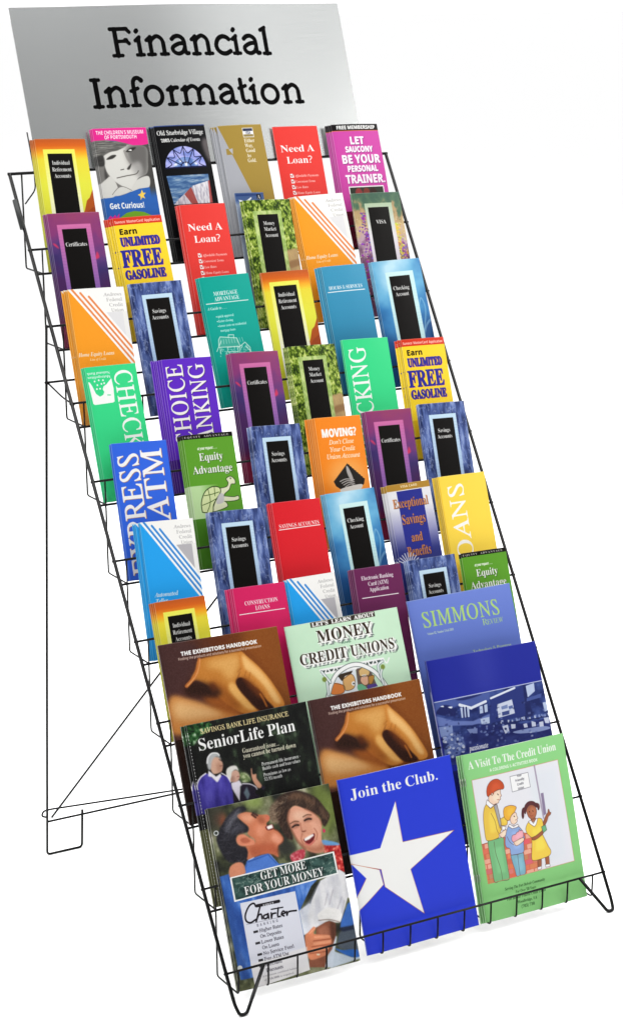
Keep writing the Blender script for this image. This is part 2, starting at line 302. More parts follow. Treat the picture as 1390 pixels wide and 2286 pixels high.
B25U3H383H3a414K4J4g4Q4t4V534Z5T4X5g4T5p4Q5s4I5w475v3-5q3w5k3s5W3r5C3d5D3S5I3L5Q3I5c3K5m3T5y3d633y694E6A4e684p644x5_525u575m5A5e5A5L53524p4j3h3c4g3c4n3d4u3g4z3m52405I405G38
B35U49353l383T3F3J3Q3G3c3H3l3M3r3U3v3c3x3d3o3h3c3l3X3w3Q473O4K3Q4V3W4a3e4e3u4e474c4E4U4P4O4T484Y3k4Z3k4p404p4F4s4L4w4T544X5J4Y5Y4S5o4L5u4H5w475w3z5q3t5f3r5G3W5K3N5Q3K5U3I5e3L5s3X613f653_6A4R6A4d684w5_525v575n5A5f5B5V585E54574v4x4g4o4Y4k4u4d524X5A4O5G4D5H3t5C3a553Q4x3I4m3C4a38
B45U3u383u3M483N4I3S4M3a4M3w3B3w3B4A4O684z684z5A4z4C5P4C5P3w4z3w4-3a4_3V543Q5B3N5N3M5N38.3U4C4M4C4M574O5k4M5h465D
B55U4A353m383V3F3O3M3K3U3J3c3K3k3S3s3e3u3h3f3l3Y3q3T3y3P463O4E3P4M3S4W3b4a3k4d434a4L4T4X4I4e3z4h3a4c3O4h3S5P3X685668585N4u5N4r5a4l5g3o5g3k4v3w4x4B4z4d4v4p4r4z4k554c5B4S5F4H5G435E3p5A3c523R4v3J4e3A4S37
B65U4N3544383q3F3c3S3S3j3M443L4I3K4i3P5A3Y5a3o5v3_6246664N6A4f6A4t6851645B5x5G5n5E5b595U4_5Q4m5O4k5e4h5p4b5v4U5x4N5v4G5s4A5m415U3x543w4q444v4J4z4h4z4r4w4-4r564l5D4d5H4T5K4I5K3u5H3i5C3X553N4y3F4o3A4b36.4O3N4X3Q4e3Y4i3l4k434i4M4d4Z4V4h4L4j464f3w4W3y3_433e4C3R4I3O
B75U3q384y5h3l5g3g5d3d5Z3a5F3K5F3L685L685L5x4B38
B85U4H353z373q393c3G3R3P3N3V3G3o3H413M4F3X4R3u4f3f4p3V4-3R543N5I3N5W3S5n3a5x3m6440694A6A4Y6A4k674t634_5z565s5A5k5D5b5D5K58574_4z4g4m4-4a564U5G4H5L435M3x5L3l5I3a5C3R543J4w3D4k39.4P4v4Y4_4e574h5G4i5S4g5d4e5k4X5s4R5w4E5w455s3_5k3y5T3-5G44574D50.4J3L4V3N4f3U4l3f4m3l4m3z4k424e4C4R4L4A4U3-4K3u4A3r3_3r3m3v3a413Q463N
B95U45353m383Z3F3T3L3Q3S3Q3f3U3l3c3p3k3Z3s3R3w3O463M4M3R4X3g4f424i4a4b4T4T4N4D4I3x4J3n4L3e4Q3W4W3Q4e3L4o3I4z3I5J3M5a3T5o3Y5u3k623r66466A4O6A4X684o614v5y555j595a5G5D5I4m5G4H583q4x3U4l3I4X3A4O37.4I4b4Q4c4Y4g4e4m4i4t4g5L4e5W4a5f4S5r4M5u4H5u4B5u425o3y5d3v5M3w4x3_4l474e
B?4z3k3-3k4F3o4U3y4i4P584U5J4V5X4T5c4N5l4I5o465r3u5s3i5q3K5h3B5z3T653g683u6A4C6A4N674W634e5-4k5t4o5l4r5c4r5G4o574j4_464O414D403-.3u343n353i393f3E3d3N3f3V3i3a3n3d3u3f3-3d443a473V483N473E44393-35
B&6D4J353w393m3D3d3J3V3R3Q3a3N3k3N443T4K3d4X404o3i5D3f5Q3f5g3m5w3s6045684F6A4a6A4r65515w555p585X575P525B4n4v4Y4l5M3z5X4G5e4e604e5s485k3w5b3k6C385i385L3V573K4v3C4d37.4J4z4X564g5E4m5S4m5c4g5n4Z5s4P5t4F5s465o415g405c405S425J475B.4J3Q4h3T4t3Z563j4E4a414R3t4I3n483l3x3m3q3r3e3-3V4C3R
B!4G3a3-3U683x683q3-.3i343c353W393T3E3R3N3T3V3W3a3c3d3i3f3o3d3u3a3x3V3z3N3x3E3u393o35
B.4G3i343b353W393T3E3R3N3T3V3W3a3b3d3i3f3o3d3u3a3x3V3z3N3x3E3u393o35
B,4G3J2b3W3d3w3d3x3c3y3a3r3D3a2b
B'443V523P683p683k52
B-4V3J463J4Q4K4Q4K46
B$5Y4C2u4C3L3l3O3P3U3P3r3m3j4C3g4C4W3r4e3b4o3S4_3P5G3S5Y3W5f3c5m3t5u4C5y4C6K4T6K4T684T5z4t5v5C5p555V4o5b4T5e4T4o4q4g554X5F4K5J435F3o553b4q3R4T3M4T2u.4C4u4C5e3x5Z3n5Q3m5D3p553v4_.4T3h4h3k4t3s4x3z4w4A4r4H4n4J4T4Q
B/4i3B384I684f683Y38
B(4P3w2U3f2t3S3J3L3o3J423J4Y3L4o3S5H3f5k3w684H68485x3w5V3m513h4Y3h423j3p3q3L402u4G2U
B)4P3G2U3P2g3d363n3a3r423r4Y3q4n3i5G3X5j3G683c683u5k445H4B4o4D4Y4D42483Y443J3u2t3c2U
RA612c382d3D2m3E2u3H383U5M665S665L3R5Q3I5Y3E5i3D5i384W384Z3D4k3E4r3I4t3M4w3W4x473z473s443S3a3L3Q3L3K3N3G3S3E3d3D3c38.414H4y4H4z4s4_5R
RB5t2x382y3D383F3G3J3N3V3x5c3z5m3w5u3r5x3f5z3f5_3g624k62595_5T5u5e5h5i5Q5f5B5X4-5J4q4_4i5D4c5N4S5S4H5U425S3n5P3g5F3T503J4k3C4D38.4L4l4l4o4v4s514x58515C595F5I5G5R5E5e575n4z5t4k5v4X5u4S5q4M5c494q4C4m.453G4V3K4f3O4n3U4u3c4z3l4_3v50454-4K4w4Q4m4Y4W4c4E4d464b3q3b3o3Q3p3L3s3I
RC644V3449363t3D3d3O3X3V3O3m3J443J4P3N4j3a593u5Y4H5r4i624w6558665P645q5z5v5_5z6463645u5D5o5D5o5F5o5U5m5c5e5p5S5w5B5z4x5x4o5u4Z5l4E5S425B3s4k3o4E3r3q3w3f403W483P4H3K4R3H4d3G4u3I593O5P3Y5e3n5j3j5S3R593E4s36
RD6J2w382x3D383F3F3I3N3V3w5Y3z5j3x5r3r5w3e5z3g624-615L5z5e5p5t5c625L6750684r654W5_4B5w425j3n5T3X5J3R4-3H4o3D4O39.4C3H4X3J4h3M4y3U5B3g5R415Y4J5d4d5e4x5d595b5M5W5W5P5f5H5m575r4x5u4k5v4X5u4R5p4M5d3o3U3o3P3r3L3-3I
RE5-2x382y3D3C3G3F3I3K3P3w5Y3z5j3x5r3r5w3f5z3g625u625m5Q5i5Q5h5c5d5m5T5s5C5v4j5v4Z5u4T5s4O5g484m4U4m4m4o4y4s534-585A5E5A4x484s484s4T4p4Y4m4b4Y4d464d3p3X3o3R3p3M3v3I453H4X3I4v3M5B3V5L3e5Y3x5e3x5K38
RF5g2y382z3D393E3G3I3N3T3y5Y3-5j3z5r3s5w3g5z3h625m625e5M5Z5M5Z5Z5V5k5S5o5I5t535u4a5u4V5s4T5p4P5g4A4l4b4m4p4p4z4w575A5C5A4w474r474r4P4n4Y4a4c484c3r3Q3u3H3z3F4C3D4B38
RG6X4g344H363y3D3g3P3T3e3L3x3J4G3L4a3V513g5I3u5Z485m4U5z4i624x655B665T64625v6B5x6H646M64695B655B5_5W5w5f5p5m5h5s5Y5w5C5z505y4r5v4g5q4V5j4D5R3_523s4d3p4Q3p3_3s3o3x3d423T4B3M4L3H4X3D4r3D523G5D3M5K3T5V475X4L5S4R594U5A4Z6N4Z6M4U674R624O5_4J5l3M5U3E5D384y35
RH6O2x382y3D383E3F3I3M3S3w5Y3z5j3x5r3r5w3f5z3g624q624p5z4Z5w4T5r4Q5m4A4t4A4n4G4m5N4m5U4n5i5Y5l5m5j5r5g5v5Q5z5S626c626Z5z6K5w6E5r6A5h5c3e5a3R5b3K5h3F5u3D5t384i384k3D4w3E513I583S5Q4V5P4a5H4b4D4b454a3q3e3o3Q3p3K3s3H463D4538
RI4g2y382z3D393E3G3I3N3S3y5Y3-5j3z5r3s5w3g5z3h624H624s624r5z4f5x4X5u4Q5h3s3e3q3T3r3K3x3F483D4738
RJ4l3H34353630382u3E2q3N2q3V2s3a2w3e2_3g343g3B3d3E3Z3F3U3D3G3G3C3J3C3R3G3X3W465k465p435u3z5w3k5y3m624z624y5z4n5y4g5u4Z5j453-413m3t3Q3g3C3Y38
RK5-2x382y3D383E3F3I3M3S3w5Y3z5j3x5r3r5w3f5z3g624p624o5z4Z5w4R5o484n484j4A4i5F5Y5Q5j5T5o5T5v5M5y5E5z5F625m626G626F5z625w5q5p4X4o5Q3U5Y3M5f3G5t3D5s384c384e3D4n3E4v3H4x3K4w3Q4r3b4B4Z484b454a444Y3o3R3p3K3t3G493D4738
RL5x2-38303D3C3F3J3I3R3V3_5c415m3_5r3v5w3i5z3k624t624s5z4h5y4a5u4V5n4Q5b3v3f3s3P3x3K453I4d3I4_3L5H3U5Q3d5e3z5j3z5R38
RM6q2v382x3D363E3E3I3L3S3x5Y3z5j3y5r3s5w3f5z3h624T624m3p6F627262705z6q5x6j5u6b5h603W603N623I673F6K3D6I3859385A3D5L3E5S3I5a3V685b4W384S38475b3Z3V3Z3N3b3I3g3F3t3D3s38
RN6G5F34465T3Z3S3Z3M3c3H3h3F3v3D3t382x382y3D373F3F3I3N3U3y5d3z5k3u5t3o5x3f5z3g624H625L3p5s5k5r5q5p5u5k5x5W5z5X626U626T5z6I5x6A5u635k5K34
RO6N4O3444363w393h3H3U3T3M3i3H3-3H4I3K4a3R4s3a573s5U455h4K5s4b5_4s6458665I655b615r5v615j695T6D5B6D4v6B4g664R5y455j3m5S3U5G3L533D4r384d35.4O3C4c3E4p3K4_3S5B3e5L3s5U455b4M5h4e5k4w5l5C5l5O5g5g5b5n5P5x585-4w5y4p5v4a5n4N5b4B5M41543q4a3m4E3l3_3o3f3r3W3w3P473F
RP5f2x382y3D383F3F3I3N3U3x5c3z5m3x5s3r5x3f5z3g624p625C5_5T5t5e5g5h5O5f595c525T4s5G4i584e4s4Z484X434V3o3Q3p3K3u3G4A3D4838.4L4f4j4i4t4m4_4s554z59555C5F5C5X5B5e545o4_5r4o5v4c5w4U5t4O5g484l484i4A4g
RQ6N4-2K4h2M412W3p2Y3a2V3J2M3G2Q41373j3G3a3M3O3d3H3y3H493K4b3W503m5O455i4S5x4r645G655Y615h5-5v5q635c675U6C5C6C52684c634N5q3y5U3a5H3P523G4q3A4a364B333x2r482s4Q2q552f5I2d5S2e5c2j5n2q5x2-602w5e2Y5O2P5G2M.4O3C4Y3D4j3H4t3M593d5Q3_5X4E5h4j5j4y5j5N5e5f5a5n5U5s5F5z565z4t5x4Y5m4F5T40543s4h3o4S3l3-3l3p3r3W3w3P473G
RR5y2x382y3D383F3G3J3N3V3x5c3z5m3x5s3r5x3f5z3g6256615R5y5Z5t5f5n5k5h5m5Z5n5Q5k585a4w5J4k4y4c5O3Z5W3K5d3F5n3D5l3855384W4Z454a3s3h3o3Q3q3K3t3G3z3E493D4738.4P4i4o4l4x4p544u5A4_5F575I5F5J5P5G5d595n4z5t4i5v4a5u4U5s4O5h474j
RS5R45343p363P3D3I3B3E3539353I423N433O3s3U3Y3Z3Q3n3G423C4G3F4S3N4a3Z4c3j4c3r4Y434M4J3_4i3q4v3k543i5G3j5Z3s5p45604I644X664j65555_5B605F655K655C5F585F555Z525h4-5o4p5w4b5z4O5x4E5r485h465U495I4K514u4P4z4G4_45503x503p4y3b4m3K4T38
RT5m3S383T3D3e3E3o3H3s3L3w3S403i4a5o4Y5t4T5u465t3w5r3n5m3g5f3a5W3W5L3Q5L3c6260625y5h5u5K5p5K5n5f5i5o5e5r5R5u575u535t515q4N3T4O3M4Q3H4a3E4o3D4m38
RU6C4O344B3540373r3C3j3H3c3P3X3X3U3h3T3w3V483w5m3v5s3r5w3Z5z3a624p624o5z4f5y4W5v4M5k3x4A3u3q3w3b3z3V473M4M3I4j3J4_3Q5D3e5K3t5S4H5m5T5p5j5m5t5h5x5T5z5U626T626S5z6H5y6B5w675s625k5Z3z5L3X5A3K4y3B4i36
RV5t3e343k5i3g5u3a5x3N5z3O624Z624X5z4P5z4G5w4E5u4A5m443k4p4c5Y5U5k5m5l5s5j5w5e5y5S5z5T626N626L5z695v5z5j3k34
RW6r3f343l5i3j5r3h5u3a5y3O5z3P624a624Y5z4Q5z4I5w4F5u4B5m453s585M595i575r555u4-5x4p5z4q625x625w5z5l5y5g5v5d5r5b5l5V3u6Y5T6g5h6i5q6h5u6X5y6P5z6R627J627I5z7D5y755v6r5d5834523458543k34
RX5_2l382n3D2v3E3C3P4O4a435Z3z5n3v5s3m5x3W5z3Y624q624o5z4c5y4X5w4U5t4T5o4V5d4l4t5Q5X5d5n5d5u5V5y5K5z5M626M626K5z6B5x5-5p4p4i5E3R5H3M5P3G5V3E5h3D5g384M384N3D4a3E4i3H4l3O4j3a4S4O3l3i3Z3Q3Y3M3Z3I3d3F3k3D3u3C3s38
RY5j3R383T3D3k3F3t3M3y3Y4B4O3h5h3W5u3Q5x3D5z3F624V624T5z4G5x4B5u485n4B5b4Y4c5D5N5Q5e5V5p5U5t5Q5w595z5A626A62695y5z5u5m5j4c4Q4L3O4N3I4R3F4l3D4k38
RZ5_3338333C5L5u4R5t475q3v5j3n5b3e5L3Z5L3n625-625-603h3J4h3J563N5D3Q5N3Y5V3i5d3x5i3x5S38
Ra5H3S353J373F39393G353Y383u3F4E3S4Z3i4s3-5248554P564V534Z4-4b4u4e544z544a3i4X3Q4Z3M4f3N4j3Q4v3e4z3b4o3N4e3D4V374M354H364E384C3C4C3N4K3t453X3u3H3g38.3f3L3p3O3z3Y483m4I404Q4I4V4a4W4l4V4s4S4x4O4_4I50454y3v4o3l4Z3Y433T3g3U3U3W3P3a3M
Rb5G3f353Q363F3A383G363N3j5m3j5v3h5y3c5-3S5-3T633j65446B49693n4i3x4u46504H554T574b564p504z4s504l524V504F4x3_4o3m4d3Y4Q3M4A3D3w37.3k3C3z3F4B3O4O3c4c414g4K4h4S4f4f4d4k4W4r4O4v4I4v464s3x4k3r4d3j4L3U3Z3S3N3T3I3W3F
Rc4_3m353V383O3C3E3O383f383q39413D4E3N4X3W4i3h4s3w504E564O574Z554i514n4w4p4p4n4g4h4a4W4a4Q4f4R4p4W4x4W4z4R4_4G4_424v3s4k3i4V3a4D3W3x3W3i3Z3V3g3M3p3I3v3H433J4E3N4O3U4Z3f4d3a4Q3M4C3D3-37
Rd5M3W353L373G3A393I353U363p3A413H4G3Q4V3a4i3m4t3-514C564S564Y544f4z4s5s4p5y4b5-4d6352685F6B5I695I654e3e4b3Q4d3L4f3K4m3L523e573b4s3H4j394Z354P364K384I3D4H3J4J3X4P3r4B3W3z3H3l38.3i3J3t3N433X4E3l4O414V4J4a4b4a4p4X4y4T4_4N504H4_434v3s4i3h4Q3V3v3S3d3T3V3X3O3c3K
Re4x3h353Z363M3C3C3M393U363l383z3C4A3M4U3b4m3m4v43534M574b544k4x4l4o4k4g4g4Y4a4R4R4K4G4D43483W413V3l3W3Z3b3P3j3K3u3I413K4B3O4W3f4a3a4N3N4A3D3x37.3Y473v4D434I4I4U4P4j4Q4r4N4z4G4_434x3s4l3g4T
Rf4O2r2B2k2C2c2H2a2N2a2V2f2b2j2b2q2Z2s2T2r2K2t2I2-2L352W3C2u3a4v3B4v3D523c523j5T3o5f3t5p45624L6A4U6B4e694m654q5_4s5t4r5o4p5k4l5i4f5h4Y5k4V5s4X5_4V624S634J614D5x485m3z524S524R4v3x4v3c3N3P2j3E2Q362I2-2C
Rg4w3X2B3E2D302K2s2U2p2g2r2r2y2_37393M3I3D3O3B3R3B3X3E3d3V3u3N3-3H453D4D3C4S3G4f3O4q3Y4z3l533z574F564e4-4y4-4y4u4y4o4f4o4h4d4f4P4a4D4R434G3y423t3q3r3f3s3X3j3X3d3b3a473N4M3G4U364X2u4X2o4T2c4G2N3x2E.3r3y3z3z44424D4F4I4Q4K4b4K4m4I4u4A503_503t4z3j4o3b4Z3Z4N3a483d413j3z.3c2J3u2L442Q4C2Z4E2m4C2v44303r373T3F3I383A30362t342k362Y3D2Q3N2L
Rh5f52354u374p394j3H4g3Q4h3q4t4h4v4v4r554o584i594b584T544L4-4D4r404W3v4D3h383I383t5w3s623p663j683Y693a6F3b6K4M6K414s444s4F564R5H4e5O4s5Q525P5B5J5H5A5I4u543q543T553P5C3M5L3O5U3S5Y3L5I39
Ri4F3v5b3q5c3l5f3i5k3h5p3i5u3l5z3q603v613-60435z465u475p465k435f3-5c.3L353F363B38393D383M3W4o3V4s3S4v3F4x3G503f533v573y563y533X3d3V3P3Y3L3f3M3l3Q3y3g403c3r3N3g3D3V37
Rj4E3w5b3r5c3m5f3j5k3i5p3j5u3m5z3r603w613_60445z475u485p475k445f3_5c.2q2B2i2C2a2I2Y2O2Y2W2d2c2l2c2o2a2q2T2q2K2t2I2w2J302T3A2-3X4k3V4u3S4w3G4x3H503s563v563w543X3B3M2i3A2N332G2y2C
Rk5G4V354O374H3G3u483d3y3O3833383o5o3o5u3n5y3h5-3X5-3Y634B6B4E694E653g474W4n4Z4r4Z4w4T4z4N4-4P525F525E4z554y4q4r4A4L4V3Y4b3P4f3N4m3N4w3W503e543Z4w3M4m3D4d37
Rl4D3L353F36393B373G383N3m5p3l5y3h5-3V5_3W643u68496B4C6A4D683U3S3W3N3Z3M3i3Q3v3f3z3b3o3N3d3D3T37
Rm6a5i355c365Y395V3E5U3K5W3Y5q4h5o4q5i4s5b4q5O4h554L4o3o4Z384E384f4b4g4o4e4q4Z4s4Q4p4F4h424V3r4F3e3s3O3833383V4f3W4q3S4v3F4x3G503e533v563y553i4F404d4I4u4Y534n564u554z52504z514t4w4I5C4f5S4v5i535x56635568526B4z6B4m5s3Y5s3P5u3M5_3N663U6G3h6J3c6A3O603D5s37
Rn5Q4X354R354N384K3D4J3J4e4e4f4n4d4q4Y4s4P4p4F4i444X3s4F3e3s3P3833383W4k3W4p3V4t3O4v3F4w3G4_3Q503x563z553j4F414d4A4n4S4-4h554n564u554z52504-514r4_4g4g3S4j3M4q3N4v3R553i593f4_3P4r3E4h37
Ro5K3o353W383P3C3D3N393V363n3A483M4U3X4h3j4s43524P574h544p504_4q524j554Q52464z3u4r3h4h3V4W3L4G3C4638.3r3D403F453H4K3U4W3n4f464k4S4i4l4e4u4X4-4N504A4y3z4p3n4a3Z473V3p3W3T3Y3O3e3H3m3D
Rp5G2Y2C2Z2H2k2J2r2M2x2W3U4c3W4m3V4s3R4v3E4w3G4_3x563y523u4s3r4i404u4B504N554Z574m544w4z514n534Y514I4u3w4l3h4Z3T4F3D40373m353b363S3A3H2O3K2L3P2I3d2H3b2C.3m3C413G4G3T4T3m4c454h4S4g4j4Z4t4O4w4B4t444p3v4c3m4K3X3O3Y3J3b3F
Rq5G3e2C3f2H3u2J3-2M412R4P3o4I3e443N3z3H3k383c363P363F3B383J343W343d363s3A463H4K3R4Y3c4l3n4v44534M564V554b524g4z4k4s4n5456544P2U4P2O4R2K4Y2H4j2H4i2C.3i3K3t3N3z3Q493b4S424b4O4e4h4b4t4X4y4R4_4E4-404r3o4c3e4K3X443T3n3U3W3Z3N
Rr4X33383U4i3U4o3S4s3D4w3E4_3v563w533p4f3i4G3w4e474v4I534R574W564a534d4v4a4m4U4f4M4e4E4j4C4p3y4V3k473Y3g3O38
Rs4h3d353T363A3A363935362_36353o3A3o3E3R3I3M3Q3E3V3D3f3C3n3G3t3M3w3Z3u3j3T4K3P4U3O4d3Q4q3X4-3i543v5743564L514Q524S564W564R4U4M4U4J4j4E4t464z3v4_3p4z3l4v3i4m3l4d4A3_4F3o4F3c4A3O403D3o36
Rt4J3L353G363B38393C383M3Y4v3G4v3H4_3T533f5B3q5M3-5b445b3w524H524F4v3u4v3W3Q3X3M3b3K3j3P3w3e3-3Z3p3M3f3C3V37
Ru5Q3Q353G373C3C3A3J3C3d3T4b3U4m3S4u3O4w3D4x3E503u573x553X3b3W3Q3Y3N3e3L3r3Q443e4K3-4U4G4h4k4m5455544j3d4h3O4k3L4q3M4w3Q563g5A3c503N4s3D4h374X354R364N384K3D4K3N4W454C3f3x3L3g39
Rv4_3W353S4J3P4f3K4s3D4w364w37503c563e563h533l4g3q3V3_3h4Q4C4d4Z4d4g4S4u4S4-4U524Z564e574j564n524q4z4r4s4o4e4g4M4S423c35
Rw5w3R353Q4L3O4g3J4t3C4x374y37503c573e573h533k4c3l3j4d574i574s3a5L4A5W4S5a4e5Q4r5P4x5R525W565g555j525m4y5n4r5l4f5f4R5G3t4e354a354Q4W3W35
Rx4t46353z373v3C3k3u3M3O37392_362v362p392l3F2m3M2s3S2y3S373O3D3R3K3Y3i433a4g3W4q3S4u3N4w374v384-3f563n563q523y4Q4I4v4S534Z564j554n534p504p4t4k4n4e4n4T4q4N4n3-4G483a4B3R4E3N4I3M4M3N4X3X4d3g4h3c4N3D4E37
Ry4q2t2B2n2C2h2G2f2M2h2S2m2W2r2X322T382T3G2b3e353K4g3C4s374w2-4x2_503V563Z553d4v3m4F3v3V4M4F4U4W4V4b4T4h4K4p4I4v4J524R564X564c544f4_4h4v4h4i4Y4L463a3X2k3A2L2-2C
Rz4o41353o363D3E353C2x362t382t3A2x3G4J4m3_4l3h4q3X4q3Q4n3I4d3E4g3J4s3O4_3Y563h564O4-4Y504h564l554j4_3I3S3d3U433P4E3Q4J3T4O3Z4S3g4W3e4S3R4L3E4E37
IA5m2j382j3F2u3I333R59615H615B3e5C3T5H3L5O3H5Z3F5Z384F384F3F4R3H4V3K4a3S4c3b4d403l403Q3c3J3P3K3L3N3I3a3F3a38.3u4B4e4B4f4h4h5B
IB5q2x382x3E353F3B3H3F3L3K3W3t5V3u5f3t5l3n5q3b5s3b5v3b5y4q5y5I5t5S5p5a5j5f5d5i5V5j5L5g555X4v5H4l4y4e5B4X5M4O5T4D5V405T3o5O3b5D3P4-3G4q3C4R38.4O4h4i4k4q4o4_4_555G565Q545b505j4u5o4j5p4b5n4X5g4H4i.4A3H4K3I4a3P4m3c4s3v4s444q4H4k4R4Y4X4H4Z4E4Z3y3S3z3M3_3J
IC5u4P3344363o3C3Z3M3P3a3L3j3H3_3G4K3K4d3V533m5T3-5g4I5u4V5z4j6054615h5w5m5x5q615y615m535e545c5Q5V5h5J5q545u4n5q4X5e4I5L4B59404i3w4F3w3s3y3j443T4I3J4Q3H4a3G4p3I513P5F3Z5R3o5Z3i5K3Q523E4l36
ID692x382x3E353F3B3H3F3L3K3W3t5V3u5e3s5n3n5q3b5s3b5v3b5y4j5y5I5u5i5g5y5I624n5_4S5v485q3-5d3i5K3R523H4q3C4R39.4C3G4K3H4a3L4p3U4_3h5E435L4M5P4g5Q4_5O5M5G5d535n4n5q4f5p4a5n4V5b3y3V3y3P3_3J
IE5u2x382x3E353F3B3H3F3L3K3W3s5T3u5d3t5k3n5q3b5s3b5y5r5y5h5A5Z5A5W5V5T5b5O5h5H5l4_5p4q5q4f5p4a5m4W5d4H4i4b4j4l4l4t4o4z4u58595F594y3_4s3_4r4G4o4Q4k4T4a4Y4E4Z3z3b3x3N3z3K413I4D3H4d3J4r3O573Z5I3l5T3_5a3_5K38
IF5i2x382x3E353F3B3H3F3L3K3W3t5V3u5f3t5l3n5q3b5s3b5y5p5y5e595X595W5M5U5U5L5g575n4n5p4d5o4Z5j4O594H4h4K4h4X4h4l4l4w4s4-4x55585C584v3-4p3-4p4H4m4P4i4U4W4X4E4Z3-3f3y3R3z3L403I4F3E4F38
IG6G4W334E353_383n3F3b3O3S3Z3M3l3I3-3G4E3I4Y3R4-3b5F3n5U415h4N5u4i5_52615K605l5w5q5x5u615_615p575i575f5S5X5h5K5q5C5t4w5s4f5l4P5V4H5L4A593_4i3v4F3u423x3h3_3Z443R4B3L4J3H4d3E4p3F4x3J513R553c5E4F5D4L5A4O4w4R4w4X664X664Q5z4P5t4H5c3K5M3D54384p34
IH6J2x382x3E353F3B3H3F3L3K3W3t5V3u5f3t5l3n5q3b5s3b5y4v5y4v5s4i5q4d5n4Z5i4U5W4G4j5G4j5T5R5V5f5U5l5R5p5C5s5C5y6X5y6X5s6H5p6C5l675c5b3f5Z3T5a3L5g3G5s3E5s384Y384Y3E4i3F4o3H4w3S5D4W4j4W4D4W3-3f3y3R3z3M413I4F3E4F38
II4i2x382x3E353F3B3H3F3L3K3W3t5V3u5f3t5l3p5o3j5r3b5s3b5y4F5y4v5y4v5s4h5p4a5k4X5f3z3a3y3R3z3M403I4F3E4F38
IJ4_3L2i342k2t2p2m2y2k382l3F2p3L2v3P303R373Q3C3N3G3G3F373A2y3B2v3E2t3K2t3S2z3Z3F4A5V4B5e4A5k445q3u5s3u5y5C5y5C5s515r4y5o4q5e4D3P45353_2z3o2o3W2j
IK5p2x382x3E353F3B3H3F3L3K3W3s5T3u5d3t5k3n5q3b5s3b5y4v5y4v5s4i5q4d5n4Z5i4T5Q4G4d5B5T5L5f5N5j5M5n5J5p585s585y605y605s5t5p5i5i4k4p5N3R5V3H5f3F5f384U384U3F4e3G4i3H4l3M4l3R4G4V4E4W3-3f3y3R3z3L403I4F3E4F38
IL5o2x382x3E353F3B3H3F3L3K3W3t5V3u5e3s5n3n5q3b5s3b5y4v5y4v5s4h5q4a5k4U5V3_3f3y3N413J4J3H4h3K4s3N583Y5M3p5T3z5b3z5K38
IM6p4J34415P3X3T3X3O3Z3J3e3G3q3E3q382w382w3E353F3A3H3E3L3K3W3s5V3u5f3s5l3n5q3b5s3b5y4Y5y4n3z645y715y715s6s5r6m5o6i5k6d5a643b633R643M683I6M3E6M385238523E5D3G5J3I5N3M5R3V5z5U4R34
IN635434405K3X3T3Y3M3b3I3h3F3q3E3q382w382w3E353F3A3H3G3O3K3W3r5R3s5c3q5l3l5p3Y5s3Y5v3Y5y4N5y5G3_5h5e5g5k5d5o5O5s5O5y6I5y6I5s675r625p5w5f5C34
IO674F3342353r383g3D3X3L3P3V3K3g3H3t3G4F3K4Z3R4t3c5A3p5R425f4N5t4a5z4n6050615E605Q5z5b5t5l5m5t5c5y5R5_5E604s5y4Y5r4E5h3x5U3g5E3R4v3D4h384U35.4I3D4Q3E4Z3I4h3O4w3h513t5E4N5M4u5O565P5K5N5Z5L5f5E5p545t4-5u4p5s4g5m4S5Y4E5C434n3v4B3s3n3u3Y3w3R413I463F
IP5i2x382x3E353F3B3H3F3L3K3W3t5V3u5f3t5l3n5q3b5s3b5y4m5y5A5w5T5o5e5b5i5I5h5B5d4-5T4n5N4i594a4q4W4D4U3-3f3y3R3z3L403I4F3E4F38.4O4d4h4g4p4l4v4q4-4x545E555P535a4_5j4t5n4j5p4a5m4W5f4F4e
IQ674l2G4X2I3s2T3c2S3L2N3H2P3H2S3L2X3z363f3F3X3L3M3b3G3v3G443J4W3T4x3i5J405d4M5s4l5_4_615E605R5z5c5t5l5m5s5d5x5S5-5F5_505y4a5s4I5j425T3h5G3U513J4g394C343z2s4J2r582f5K2h5V2l5f2s5o2_5u2v5f2d5X2W5F2M552J.4H3D4U3G4a3J4l3T4w3h57465J4i5O595P5L5N5a5I5l5A5s4-5u4r5s4i5p4a5j4T5a4E5D484-3z4S3v4C3s3m3u3X3z3M453G
IR5q2x382x3E353F3B3H3F3L3K3W3s5T3u5d3t5k3n5q3b5s3b5y4z5y5A5w5U5o5b5j5g5c5j5U5k5K5h545X4s5H4i4w4a5J3S5Q3J5e3F5e384o384M4X4D4X3y3T3y3O3-3J433G4F3E4F38.4N4g4X4h4o4n4-4-545F555Q545b4_5j4u5o4j5q4b5o4W5e4G4g
IS5R46333q363N3E3H3C3C3535353I423Q423R3q3W3X3a3Q3n3G423D4F3G4P3N4X3Y4Z3l4V3-4K4C3t4d3i4p3c4-3a5A3a5M3e5Z3q5p455z4R614h5_555v5B5x5H605O605B595359525Q4_5a4s5m4l5r4X5u4N5s4E5l475c455R485G4J514l4e4v4S5349553w543k513Z4x3Q4q3I4h3C4W374K34
IT5f3P383P3F3Z3G3g3J3n3S4Q5p465m3u5f3h5T3Y5C3R5C3b5y5t5y5l595e595a5R5T5e5J5m525p4Q3U4Q3N4T3J4X3H4j3F4j38
IU674L3348343y373n3B3f3H3Y3O3T3W3Q3f3Q3v3S473s5e3p5o3l5q3Z5s3Z5y4r5y4r5s4h5r4a5o4W5j4S5Z403_3_3l413a433V4C3N4N3K4U3J4m3M4_3X5C3r5K495c585i5W5h5i5d5n5W5q5N5s5N5y6E5y6E5s635n5x5b5R3y5E3V533I4s3A4d35
IV5e3Z343g5X3d5h3a5k3T5q3J5s3J5y4a5y4a5r4M5p4I5m4G5g4A3v4l4e5V5b5X5j5W5m5N5r5G5s5G5y685y685r5x5o5o5f3h34
